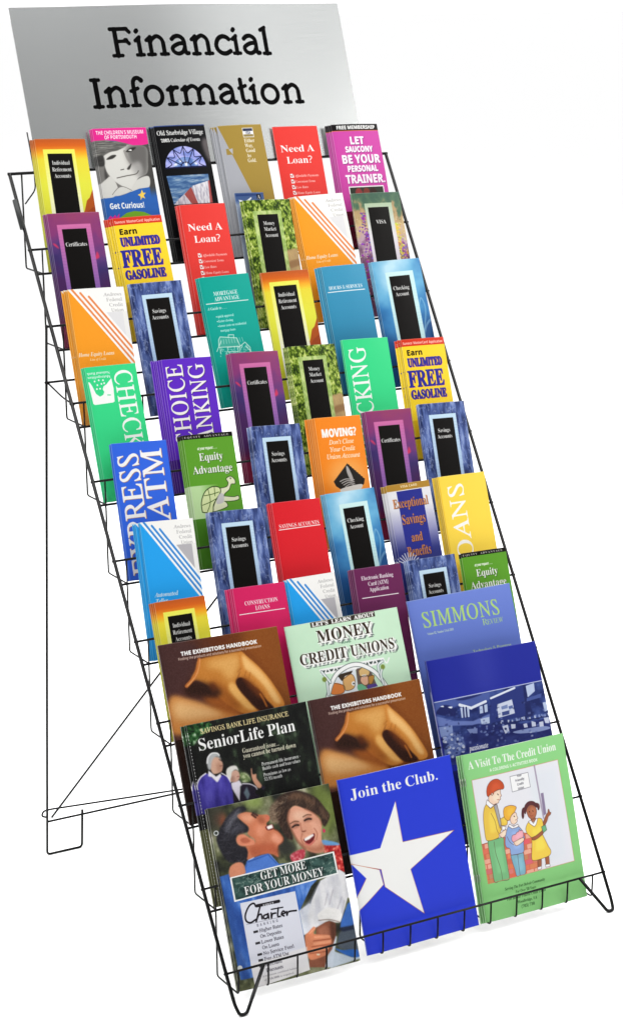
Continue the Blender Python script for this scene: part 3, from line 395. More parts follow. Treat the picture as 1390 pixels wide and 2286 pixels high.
IW6a3e333f5V3a5k3U5p3K5r3K5y4T5y4T5r4J5n4E5d4D484-5R4_5e4y5l4u5p4i5s4i5y5q5y5q5s5g5p5b5i5X496O5c6P5i6O5m6M5p6H5r695s695y6x5y6x5s6l5n6Z5Z53334x334-563l33
IX5W2k382k3F2u3G343O444R3j5c3f5k3Z5p3L5s3L5y4d5y4d5s4O5p4K5i4K5Y4X4v555W5B5g5B5n555r4-5s4-5y5P5y5q5y5q5s5h5p5T5e4b4k4-3V573J5C3G5M3F5M384538453F4I3I4L3M4M3R484E3a3f3U3W3S3O3T3K3W3H3k3F3k38
IY5K3H383H3F3R3G3Y3J3f3S3w4S3X5f3S5o3I5r3I5y4Q5y4Q5s4F5q4B5o495k495d4S4e4z5L565c555l525p4z5r4q5s4q5y5k5y5k5s5a5p5O5e4W4S4H3R4I3L4L3H4b3F4b38
IZ5e3538353G4w5o4S5n475i3s5Y3i5O3Y5B3R5C3f5y4d5y5b5y5b5o3p3I4L3I4h3N4-3Y5D3o5J3z5R3z5C38
Ia5E3T353I373D3A353I313U323q394A3L4W3a4o3o4y42534H534N4_4R4w4U4o4Y514_514c3h4Z3U4a3Q4d3O4l3T4w3h503d4s3O4h3D4X374N354F364A39473E463M493c3_3N3q3D3f37.3j3O3s3S3_3b483p4G484L4P4N4h4L4r4H4t4D4u444q3w4g3n4Q3d433Y3l3Z3X3b3S3e3P
Ib593d343Q363E39363F333K3i5g3i5n3f5q3R5r3R5z4J643y4k444t4D4-4M524b534m4_4u4r4y4e4y4W4x4I4t434h3k4X3X4M3M463B3o35.3j3E3t3H413Q4B3d4I3s4P4D4S4S4R4e4O4j4L4m4F4n464k3z4b3u4Q3l3_3a3O3a3I3c3G
Ic4t3j343S373L3B3A3M373T343l353v3A4C3K4V3R4e3h4t3z5146534M534Y504g4v4k4m4k4e4i4X4a4R4Q4Q4J4T4F4a4F4h4J4r4J4u4G4x4A4x404q3s4d3k4L3e423c3l3d3a3k3P3v3M413N493S4I3a4Q3k4X3f4L3P493E3x37
Id5E3U343O353D3A363J343P323f333s3C4H3T4g3m4x41534A544K524T4-4e5a4f5j4e5n4c5p4Q5r4Q5y4q5_5H644a3S4c3P4g3Q4v3h4_3d4l3I4X364N344G354B39483E473M4A3c3_3N3r3D3g36.3k3P3u3S413c4B3w4K4G4O4a4O4o4J4v4F4v4A4u414m3r4W3h4B3c3x3Z3i3Z3X3e3R
Ie4q3h343Y353K3B3A3M363T343l353-3A4D3I4R3X4k3j4u3w5048534L534W504a4z4g4r4i4h4h4Z4d4S4R4D45423d3w3c3h3d3Z3h3S3n3O3v3M403O483S4F3a4M3k4U3f4J3P473E3w37.3g433x49494K4G4T4K4c4L4r4H4v4D4x484w3_4p3r4b3n4R
If4P2k2G2a2I2Q2Q2M2Y2N2i2S2p2X2r2c2r2j2o2l2k2m2f2l2Z2i2T2k2Q2p2Q2u2T2_2c342p3A393W4s3D4s3G513Y513j5V3w5p4A604J634Z644j614r5x4u5q4u5f4r5a4n5X4c5Y4W5c4U5h4U5n4Y5u4X5x4Q5x4J5q4C5c42514P514N4s404s3k3b3Y2z3O2f3C2R2-2J
Ig4_3d2G3R2H382L2x2T2q2d2q2o2u2w30313L3A3A3J383O373W3D3f3V3s3J3_3D4A3C4Q3G4c3S4r3e4z3r5244544O514g4t514t504h4u4h4m4h4o4Y4m4L4g494W404L3u473p3t3o3f3o3Z3i3Z3d3f3Z473P4P3G4X384b2v4Z2k4X2f4K2S402J.3s3w3z3y444149494G4P4I4a4H4o4F4t4B4w464x3_4v3v4p3p4h3j4R3h4F3h433j3-3n3x.3g2P3y2T442Y482g482o432u3p303W363N313G2y3C2s3C2h3G2Z3U2R
Ih5N4S344K354F394B3G4A3O4F3m4X4d4X4j4S4m4L4k4D4f3y4I3j3m3X3830383i5h3h5n3f5p3R5r3R5y4J643s4N4B4p4O4-4V514j544s534y4_504v514m4_4X4g3V4j3Q4o3R523l583i4z3Q4o3E4d37
Ii4M3z5T3s5U3m5Y3i5d3h5k3i5r3m5x3s5_3z60435_495x4D5r4E5k4D5d495Y435U.3S353G383B3D393K3A3Y3T4i3T4n3Q4p3G4r3G4y44543g3U3i3P3n3Q413i463e3y3P3n3E3d37
Ij4M3-5T3t5U3o5Y3k5d3i5k3k5r3o5x3t5_3-60455_4B5x4F5r4G5k4F5d4B5Y455U.2k2G2Z2H2N2P2K2T2J2b2L2k2O2o2T2q2e2o2i2j2j2e2f2R2i2P2n2P2v2W312t3V4h3U4n3S4p3H4r3H4y45543f3L3V2s3I2X3B2P322K2v2H
Ik594Q344E37463G3-3Y3u413k3w3X3830383i5h3h5n3f5p3R5r3R5y4J643o4A4F4W4O4g4T4p4Q4v4G4w4G515751574w4u4r4J4P4R3m4Y3S4e3P4i3Q4l3T4t3f4z3c4r3N4i3D4Z36
Il4D3O343F363939353G343O373d3g5h3g5n3e5p3T5r3T5y4H643b3V3c3Q3f3O3n3T3y3h423d3t3O3j3D3Z36
Im6Q5W355O365J3A5F3G5E3P5J3m5b4d5b4j5W4m5Q4l5E4c514J4p3q4a3845384Y4d4Y4j4T4m4M4l4F4g3_4K3l3p3Y3832383S4i3S4n3Q4p3I4r3F4r3F4y44543s4L454g4J4v4P4z4d534t534z4_514v524m504V5I4s5U4_5h535n545w53604_644v654g604O5m3c5l3T5n3Q5s3R653i6A3e603P5r3E5h37
In5N4T344L354G394C3G4B3O4G3m4Y4d4Y4j4T4m4M4k4E4f3_4K3l3p3Y3832383T4j3Q4p3F4r3F4y44543s4L4C4o4P4z4d534k544t534z4_514v524m514d4i3Y4i3S4k3Q4q3Q523i583e4y3O4o3D4e36
Io563k343U373G3G3B3M353c343l363-3E4K3M4Y3X4k3j4u3w504E544X514e4z4p4o4v4Z4w4P4u4B4q3y4j3k4U3Q4I3G4439.3n3D3w3H433S4E3n4L494Q4V4P4n4N4s4J4w4D4x444u3x4j3m4P3f413a3f3b3N3d3I3h3E
Ip5C2f2G2f2O2q2Q2w2a3S4c3S4n3O4q3E4r3E4y42543w4f444r4E4z4P524Z544l524t4x4z4m4_4g4_4Q4x494r3v4j3g4S3M4A393y353s343i363Z3A3R2g3Q2V3T2Q3g2N3g2G.3n3E3t3F413O4F3l4R4G4T4U4T4e4Q4j4L4n494k404b3u4M3d3Q3e3J3g3G
Iq583c2G3c2O3n2Q3s2W483X3w3F3h363Q353G3A3C3E363P353l39433M4U3f4r3n4x42534G534R4_4W4x4Y5251524O2a4O2T4R2Q4e2N4e2G.3n3P3w3S433c4B3q4K494Q4V4R4j4P4s4H4v494s3-4h3q4P3i473d3p3b3d3e3S3i3Q
Ir4m32383T4j3Q4p3F4r3F4y44543s4J454k4I4z4U544d534i4_4l4w4m4o4l4g4i4a4d4W4W4V4P4X4H4e4C4d414P3t473h3c3Y38
Is4j3i343X363F3B393A35352-36353q3D3o3G3Y3L3N3T3G3f3E3l3F3q3H3t3M3u3V3q3f3W443N4I3K4V3K4g3P4s3Z4-3f513l533y534H4_4N4-4T534a534U4Q4N4R4J4f4E4p474v3z4x3u4w3n4r3l4k3l4f3r4V46494G3w4K3i4J3V4F3M453C3t35
It4I3K343C353639333F323O333Y3Q4r3D4r3D4_3R553d5E3p5P3-5d495d3z504J504G4r3x4r3Z3a3Z3S3d3O3l3U3x3k413g3s3Q3h3E3W37
Iu5N3R343I353B39373G363O393h3R4k3O4p3D4r3D4y42543d3Y3d3R3h3O3p3Q3w3V4B3r4Q4N4c5056504j3T4m3Q4q3R523i583e4u3I4k394a354Q354H394C3K4C3R4H3n433T3s3F3e37
Iv4w3R343Q463N4a3I4o3E4r374r374y3l543n523q4t3t4W3v3h4D454L4H4Q4T4O4Y4E4n4E4u4G4z4N534U544a534f4_4i4v4k4o4g4X4U4B4B3n3X35
Iw5m3R343Q463N4Z3I4n3E4r374r374y3l543o4_3u4S3w3z4a544g544p3h54405E4H5I4R5I4W574k564r574x5C525I545P545V525Z4z5b4o5Y4X5N4B543n4U354N344G4F3Z35
Ix51373430352v3A2s3K2u3T2z3X323Z3A3Z3M3U3S3W3k3y3Y4o3T4t3F4t3F4-3o533y53414x474V4N4s4c524q544y50504u4_4i4v4d4q4c4Z4h4T4h4Q4e494H4H3g4M3T4P3Q4T3P4W3Q4k3f4q3b4k3T4a3H4R394H3547353-3A3x3E3s3R3n3j3T3F3M393F35
Iy4v2y2G2q2H2h2N2e2W2h2f2o2k2u2m2z2k3E2c3J2d3P2h3X2q3f333Z3p3N4c3I4p3E4s344s344-3B4-3g543j523m4-3r4k433c4K484Q4S4O4Y4F4g4C4m4B4t4E4z4L534S544Z534g4z4i4s4i4k4c4P4Q3z493U3r2_3b2h3L2R362I
Iz4m462p3y2q3o2u3I3A3A392_322x332w36484d3R4c3L4Y3G4N394N3L504g503U3b3j3S3t3E3-30432y482x4B2-463C473I4A3M4F3P4K3Q4R3P4V3M4Y3I4Z3B4U2_4M2t4I2r
SA6138384C694n694z6961385M38583s423s3q38.4C4O4-4O4c5b4b5h
SB5z3W383W684S684-655B625M5z5U5t5b5k5e5a5f5N5e585Y4y5U4s5O4o5C4j5P4e5X4Z5g4O5j4D5k405j3p5g3e5a3V5R3N5H3G553C4t39.494y4f4y4r4_4v514-58505I4-5R4u5Y4j5b495c.493g4i3g4v3k4z3n523v5444524D4z4L4o4Q494S
SC5p4k354W36473C3q3O3c3f3X3q3Q4C3O4e3Q533Y5R3l5l415-4N674o6A506A5L655g5z5T5S575b4t5e4d5e4T5a4L5V4E5N485E424s424P444C4D3u4J3n4S3h4c3e4o3d593g5Y3n5Y3F5938
SD6F3W383W684h6755625R5t5a5m5p5T5y565-4v5_4g5z4J5u3_5m3k5a3X5L3M533E4k3A4M38.493g4Q3g4q3k563v5H4D5L4f5I545D5F575O4_5U4s5Z4h5c495c
SE5U3W383W685F685F5c495c494y5A4y5A4R494R493g5F3g5F38
SF5R3W383W685E685E5c485c484r594r594K484K4838
SG6A4n354T374B3C3x3K3l3V3b3j3T3-3P4H3O4e3O4t3U5H3g5d3o5m455-4H644i6A536A5Q675r5_5d5U5J5c525e4p5e4a5a4N5S4D5H4552434w424U444E4A3_4I3q4T3i4h3e4p3d5D3g5D4I4f4I4f4q5r4q5r3G5M38
SH6M3W383W684968494z5L4z5L685z685z385L385L4R494R4938
SI4m3H383H3V3e3g3e573e5c3H5n3H684e684e5n4H5c4H3g4e3V4e38
SJ4X3C2G2q2J2q2q322o3E2o3N2s3T2_3V383W3K3W6849684839442r412i3u2V3o2Q3b2J
SK5w3W383W684968494m4N545D685w684t4p5w385C384Q4P494D4938
SL5W3W383W684968493g5N3g5N38
SM753W383W684O68553r5s686j686j386738685E695U685U5N384n38435U425U444i4438
SN6Y3W383W684J685d3u5c686A686A385N38435P425P444f4438
SO6U4p354a364A3C3_3I3k3X3d3g3T403Q4D3O4e3O4t3T5H3d5d3k5m3_5_4A644a6A4p6B5G685S645c5_5u5m5_5d695H6C546E4e6C4C69405_3g5u3W5c3I5S3C5G38.4p3d4_3f593i5I3n5O3v5X4D5a4e5X535O5O5I5V595b4_5e4p5f4d5e4T5b4L5V4E5O4553424e454D4E3v4K3n4T3i4d3f
SP5n3W383W684l674z645A5_5K5u5R5l5W5b5a5P5a545U4j5Q4c5E4Q4-4H4d4D494C4938.494k4U4k4i4n4n4q4v4z4y5B4v5N4p5W4f5b495c
SQ6U5P2Q4s354M384A3C3s3O3d3g3T403O4Q3O4t3T5H3X5S3d5d3s5u4A644N684a6A526A5S645c5_5u5m5_5d695H6C546E4e6E4P683z5y3b5q3S5g3K5V3E6D2Q.4p3d4_3f593i5I3n5O3v5X4D5a4e5X535O5O5I5V595b4_5e4p5f4d5e4T5b4L5V4E5O4553424e454D4E3v4K3n4T3i4d3f
SR5v3W383W684g674w6457605I5w5Q5o5W5e5Z5S5a585Y4y5T4p5M4g5A4W514S5v385C384V4I494I4938.494p4d4q4p4v4v524x574x5K4v5P4s5T4j5Z4U5c495c
SS5S4B353k383K3H3K3t3u3g473d4L3d4W3g4c3m4f3t4f404d454V4D3s4Y3d4j3R4z3O583N5K3O5W3R5h3W5q3e5y3n623z674O6A4q675G5z535T4c5d4H5e445Z405T3-5L415C47554m4m4y4e554W5E4H5H3z5G3n5D3c573T4_3K4r3E4f394R36
ST5a4138415c3D5c3D685U685U5c4g5c4g38
SU6J4j354R374B3A3-3G3p3P3g3Z3a3l3W3z3V4C3V684768474I48474D3t4H3n4T3g4k3d4_3g5B3o5F3u5J485K685y685y4C5w3v5q3e5l3W5X3K5G3B5538
SV5t493838683n684M4H4V3h4W3o4f4M5E685t684r38
SW7C3v3838683m684A4O4I3j4R4S4t685T685w4N623j66466a687C686R385j385I4k5A5Q514k4d38
SX5x3838484h3C683v684Y535B685t684w4f5x385D384W4H3q38
SY5m4838484H38683q684S4v4m5W54685m684m4J4m38
SZ5a3E383E3Y4g5c3H5c3H685R685R5j3_3g5T3g5T38
Sa5g41353l383d3C3R3N3N3V3J3q3K3_3N483T4G3a4M3u4V454X4k4Z4k4l4h4u4X4_4O504D4_3z4x3k4r3e533X5G3d5J425S4H5T4d5T4p5Q4-5M565H5D5A5I515L4s5M384w384n3S4e3I4T3B4H37.4G3Z4M3Z4X3d4f3k4i3p4k3v4k4C4V4B484744443-3z3y3q3_3f453b
Sb5o4k354P394G3E453O423O3y383T383T6K456K455S435845584C5G4L5N4W5S4l5T4w5S555P5E5J5N5A5T4_5Y4o5b4Z5b405Y3n5T3Z5M3P5E3G543A4w37.4Y3c4j3f4o3i4v3u4z484x4b4s4p4j4x4Y4z4K4x4C4q474e454M473_4B3n4F3i4R3d
Sc5I4P3549363y3A3m3G3c3N3U3Y3P3l3L3-3K4H3M4f3T4y3e5B3t5L485R4S5T4g5T4y5P5A5J4-4r4i4x4S4z4E4w454o3_4a3z4H3_3-453m4A3i4L3c4Y3c4j3e4t3h553o553G4o38
Sd5o4B3540373r3A3i3G3a3P3T3Z3O3m3L403L4Z3O4o3T4_3a5A3i5I3s5P405S4D5T4R5S4h5K4u584r5T4r6K5T6K5T384-384t3R4r3R4k3J4b3C4Q37.4P3b4e3e4j3h4n3l4s3x4u4D4s4a4n4o4e4w4P4z4D4w444n3_4a3z46413s483h4J3c
Se5d4V354B373u3E3f3O3U3c3N3v3K4G3M4e3P4o3Y533k5G3r5L465R4P5T4e5S4r5P505K595C5H525N4t5Q4g5R4H5R473z473_3u433o4C3f4I3c4X3Z4r3b513e5J3l5J3G4y38.3z4Y4s4Y4o4p4h4y4c4_4Q514F4_4B4z434r404m
Sf4m3Z383Z4z3D4z3D5G3Z5R3a5k3d5z3j673s6F426J4G6L4Y6L4n6J4y6F4t614o5o4b5r4O5r4I5p4C5h4B5R4k5R4k4z4B4z4B38
Sg5o4K283t293T2G3T2m3v2e4M2b4a2d4j2j4p2u4s3R4j3H4Z3A4O374B353_373q3A3h3H3Z3P3S3a3O3n3L403K4H3L4Y3O4n3T4-3Z593h5I3r5O405S4D5T4P5S4b5O4l5H4t584u584x5R5T5R5T385S2v5O2i5J2X5B2O502H4q2C4b29.4Q3b4X3b4i3g4q3p4t424u4H4s4b4m4p4i4t4X4y4P4z4D4w444o3_4a3z4H3_3z443m4D3d
Sh5u3T383T6K456K455W435845584D5I4N5O4f5T4x5T555Q5M5H5S595X505Z4r5a384y384y4U4x4i4s4r4l4x4b4z4L4w4G4s494g454O4538
Si4Q3n5j3f5k3Y5n3T5t3R613T6A3Y6G3f6J3n6K3z6I436D456A4761455t405n3v5k.3T383T5R455R4538
Sj4Q3n5j3f5k3Y5n3T5t3R613T6A3Y6G3f6J3n6K3z6I436D456A4761455t405n3v5k.3H282t2B2t2g372e3H2f3N2i3S2p3T2-3T5R455R452u442h3z2Q3r2I3f2B3Y29
Sk5l3T383T6K456K454r434O4G4f4f544-5R5h5R4n4R5l3850384M43453s4538
Sl4Q3T383T6K456K4538
Sm7G3T383T5R3y5R415843584G5L4R5Q4e5T4z5S595O5J5H5Q585U585Y5D5h5L5t5Q695T6V5Q6e5M6l5H6q596u506y4e6y3u6y386K386K4U6I4i6E4r674x5-4z5m4x5d4o5Y4a5X4S5W384u384u4U4t4i4p4r4i4x4Y4z4R4z4F4s4B4n474Y454D4538
Sn5u3T383T5R3y5R41584358475D4H5L4T5Q4f5T4x5T565Q5M5H5S595X505Z4r5a3u5a384y384y4U4v4n4p4v4g4z4S4z4L4w4G4s4C4n474Y454D4538
So5k4R354H363_3A3l3J3e3P3T3e3P3n3M3x3K4I3L4Z3P4o3V4_3d5A3o5I3-5O4C5S4S5T4l5R4u5O585G5E5A5P4x5T4o5Y4T5Y4I5X405T3n5N3a5F3P553G4u3A4g37.4R3c4f3e4o3n4u3-4v4I4u4b4o4o4f4w4R4z4D4w444o3_4b3z4I3_3-443n4D3e
Sp5o3T283T5R3z5R435845584C5G4L5N4W5S4l5T4w5S555P5E5J5N5A5T4_5Y4o5b4Z5c4I5b405Y3n5T3a5M3P5E3G543A4v374k354V374K3B453O433O45384528.4Y3c4k3f4p3i4v3u4z484x4b4s4p4k4x4Y4z4R4z4G4u4C4q474e454M4548493u4F3i4K3f
Sq5o4r284r3B4t3R4r3R4g3F4W394B3540373r3A3i3G3Z3P3T3Z3O3m3L403L4Z3O4o3T4_3a5A3i5I3s5P405S4K5T4X5Q4h5K4t584u584x5R5T5R5T28.4Q3b4X3b4j3g4n3l4s3x4u4C4t4R4q4h4n4o4e4w4X4y4I4y484s414h3z4R3_3z443m4D3d
Sr523T383T5R3x5R415243524F5H4R5P4e5T4y5S4v4t4e4u4Q4q4E4i484a454J4538
Ss5E45353g373K3E3K3l3k3c463Z4K3b4P3e4S3j4R3q4N3v3c4I3R4S3N4a3K4r3L4-3O563T5D3a5J3s5R4E5T4R5T4k5P525I4s4r4X4z4J50464_404z3z4w3y4p414j4h4P4u4G5144533w523f4_3W4w3O4q3H4h3C4W38
St4z4F3543363u3A3k3F3d3P3Z3b3Y3j3X4z3E4z3E5E3a5R3m5w495w495R4U5R4o5R4o4z494z4A3o4E3f4N3c4b3c4q3g4q3C4a37
Su5u4G353x393o3C3g3I3a3P3W3Z3T3k3S3x3S5R445R453-473o4D3g4M3c4S3b4h3e4n3i4r3o4w414y4M4y5R5a5R5a385538503R4z3R4r3H4g3A4U37
Sv5X4038385R3o5R4F434K3f4R474t5R5X5R4f38
Sw6k3q383B5R3o5R454I4C3g4J4J4b5R5H5R5a4F5f3g5g3g5h3l5o4M645R6h5R61385M384x4y4w4y4V38
Sx5Z39383x4J3C5R3v5R4M4i4o5R5W5R4m4J5Y384r384M3w3t38
Sy5X3c283H2A3H2f3d2e3n2i3x2u4239385R3q5R424n4G454L3l4Q454s5R5X5R4U2g4P2X4A2J3v2A
Sz5B3F383F3W4J4y3J4y3J5R515R51513_3d533d5338
S05Y4L3544373t3C3h3K3Y3W3R3k3M3_3J4I3I4e3L5I3S5d3X5n3j5_3r643_684L6B4b694o644-5y575n5F5Y5K5H5N4-5O4e5K3_5D3f593W4y3H4q3C4W36.4L3c4S3d4X3g4c3l4g3s4k4B4l4e4k554g5P4c5X4X5c4S5f4L5g4E5f485c435X405P3x553w4e3x4B403t433l483g4E3d
S15Y4E384F5T3s573h4-3O5N4M684t684t38
S25Y3J383J3a4Q4k4b4y4g594h5I4g5S4b5Z4T5d4K5f445c3v5X3e5L3I5l3f5_3v67476A4N6A4m67535y5F5h5J5U5J5F5G505A4p4x4W453i453g5P3g5P38
S35Y4A353i383I3G3I3o3i3f453c4O3d4V3g4e3n4i3y4i424g4D4c4I4V4N4L4P3m4R3m4w4K4y4U4_4c574f5G4f5P4Z5a4R5e475f3s5b3b5S3I5u3c623r67476A4V6A4i68505_585u5D5m5G5d5H5J5B544_4u4e4i4y4d544Z5G4O5M495N405L3m5I3f5A3S543M4r3D4Y37
S45Y4V384V3m3D3m3D4C4X685668565B564F5T4F5T3m563m5638.3m4F4V4F4W5M4W5P4V5P4N5A
S55Y49353i383L3G3L3p3c3i3x3d473c4N3e4Z3k4g3t4i454g4H4Z4Q4N4W424Y3f4T3P4c3T5N3W685868585b445b40504K524f514u4y544q5D4e5H4X5L4H5K3v5G3i5A3X523N4t3F4g3A4R36
S65Y4O3545383q3E3c3Q3R3g3K3_3H4P3J4o3N5A3W5W3j5o41604I664o6A5B685B5e565f4f5g4N5c4F5Z445Q405K3x573t4k3u4k434x4J534Y554k544v51524y5A4r5G4i5L4Y5O4M5P485O3v5K3i5F3X573N4-3F4o3A4c36.4N3c4X3e4c3g4j3p4n3_4m4K4h4T4Z4Z4J4b484Y404Q3x4H3w4B3y3-413o473h4E3d
S75Y3c384k5c3F5c3F684K685P685P5k4G38
S85Y4L353u393j3D3Z3J3R3R3M3Z3J3j3H3v3K4B3N4I3Y4U3s4i3b4w3S563O5K3O5a3P5g3W5s3g5_3t6545694L6A4b694p65505_5A5s5G5g5I5S5G5C58504z4s4m4j584T5I4G5O405N3o5J3a5G3U553K4m39.4L4-4X564e5C4i5P4g5X4b5e4U5h4L5j4B5h445e3_5X3z5P415C4856.4K3Z4X3b4h3g4m3n4o3x4n424i4A4M4Q4J4S484L3_4E3v453t3x3v3o3-3g483b
S95Y3u353U373U3e3l3b403b4J3f4Q3j4b3s4i424n4G4p4X4n4X4g4O4Y4H4N4C474B3x4C3n4F3d4K3V4Q3P4Z3K4k3I4w3H573I5M3L5Z3Q5l3Y5u3i603t6644694I6A4b684r61545s5F5b5J5R5N545N4c5K4D5D3t513Z4m3J4X3C4E37.4I4g4Q4h4b4m4g4r4l4-4m544k5I4e5U4Z5a4N5f485d3_5X3w5N3u583x4s424k464i
S?4z3k3-3k4F3o4U3y4i4P584U5J4V5X4T5c4N5l4I5o465r3u5s3i5q3K5h3B5z3T653g683u6A4C6A4N674W634e5-4k5t4o5l4r5c4r5G4o574j4_464O414D403-.3u343n353i393f3E3d3N3f3V3i3a3n3d3u3f3-3d443a473V483N473E44393-35
S&6D4J353w393m3D3d3J3V3R3Q3a3N3k3N443T4K3d4X404o3i5D3f5Q3f5g3m5w3s6045684F6A4a6A4r65515w555p585X575P525B4n4v4Y4l5M3z5X4G5e4e604e5s485k3w5b3k6C385i385L3V573K4v3C4d37.4J4z4X564g5E4m5S4m5c4g5n4Z5s4P5t4F5s465o415g405c405S425J475B.4J3Q4h3T4t3Z563j4E4a414R3t4I3n483l3x3m3q3r3e3-3V4C3R
S!4G3a3-3U683x683q3-.3i343c353W393T3E3R3N3T3V3W3a3c3d3i3f3o3d3u3a3x3V3z3N3x3E3u393o35
S.4G3i343b353W393T3E3R3N3T3V3W3a3b3d3i3f3o3d3u3a3x3V3z3N3x3E3u393o35
S,4G3J2b3W3d3w3d3x3c3y3a3r3D3a2b
S'443V523P683p683k52
S-4V3J463J4Q4K4Q4K46
S$5Y4C2u4C3L3l3O3P3U3P3r3m3j4C3g4C4W3r4e3b4o3S4_3P5G3S5Y3W5f3c5m3t5u4C5y4C6K4T6K4T684T5z4t5v5C5p555V4o5b4T5e4T4o4q4g554X5F4K5J435F3o553b4q3R4T3M4T2u.4C4u4C5e3x5Z3n5Q3m5D3p553v4_.4T3h4h3k4t3s4x3z4w4A4r4H4n4J4T4Q
S/4i3B384I684f683Y38
S(4P3w2U3f2t3S3J3L3o3J423J4Y3L4o3S5H3f5k3w684H68485x3w5V3m513h4Y3h423j3p3q3L402u4G2U
S)4P3G2U3P2g3d363n3a3r423r4Y3q4n3i5G3X5j3G683c683u5k445H4B4o4D4Y4D42483Y443J3u2t3c2U'''
_A = {c: i for i, c in enumerate('0123456789ABCDEFGHIJKLMNOPQRSTUVWXYZabcdefghijklmnopqrstuvwxyz-_')}
GLY = {}
def _dec(s): return [_A[s[i]] * 64 + _A[s[i + 1]] - 200 for i in range(0, len(s), 2)]
for ln in FONT.split('\n'):
    key, adv, body = ln[:2], _dec(ln[2:4])[0], ln[4:]
    cs = []
    for c in body.split('.'):
        q = _dec(c)
        if len(q) >= 6: cs.append(np.array(q, float).reshape(-1, 2))
    GLY[key] = (adv, cs)
CAP = 183.0                                     # cap height in font units

def vnoise(h, w, sy, sx, seed, octaves=4, gain=0.55):
    rng = np.random.default_rng(seed)
    out = np.zeros((h, w)); amp = 1.0; tot = 0
    for o in range(octaves):
        gh, gw = max(2, int(h / sy) + 2), max(2, int(w / sx) + 2)
        g = rng.random((gh + 1, gw + 1))
        yy = np.linspace(0, gh - 1.001, h); xx = np.linspace(0, gw - 1.001, w)
        y0 = yy.astype(int); x0 = xx.astype(int)
        fy_ = (yy - y0)[:, None]; fx = (xx - x0)[None]
        fy_ = fy_ * fy_ * (3 - 2 * fy_); fx = fx * fx * (3 - 2 * fx)
        a = g[y0][:, x0]; b = g[y0][:, x0 + 1]; c = g[y0 + 1][:, x0]; d = g[y0 + 1][:, x0 + 1]
        out += amp * ((a * (1 - fx) + b * fx) * (1 - fy_) + (c * (1 - fx) + d * fx) * fy_)
        tot += amp; amp *= gain; sy = max(1.2, sy / 2); sx = max(1.2, sx / 2)
    return out / tot

def smooth_loop(p, n=6, closed=True):
    p = np.array(p, float); m = len(p); out = []
    rng = range(m) if closed else range(m - 1)
    for i in rng:
        if closed: a, b, c, d = p[i - 1], p[i], p[(i + 1) % m], p[(i + 2) % m]
        else: a, b, c, d = p[max(i - 1, 0)], p[i], p[i + 1], p[min(i + 2, m - 1)]
        for k in range(n):
            t = k / n
            out.append(0.5 * (2 * b + (c - a) * t + (2 * a - 5 * b + 4 * c - d) * t * t + (3 * b - a - 3 * c + d) * t ** 3))
    if not closed: out.append(p[-1])
    return np.array(out)

def box(m, r):
    r = int(r)
    if r < 1: return m
    for ax in (0, 1):
        for _ in range(2):
            q = np.pad(m, [(r + 1, r) if a == ax else (0, 0) for a in (0, 1)], mode='edge').cumsum(ax)
            n = 2 * r + 1
            m = ((q[n:] - q[:-n]) if ax == 0 else (q[:, n:] - q[:, :-n])) / n
    return m

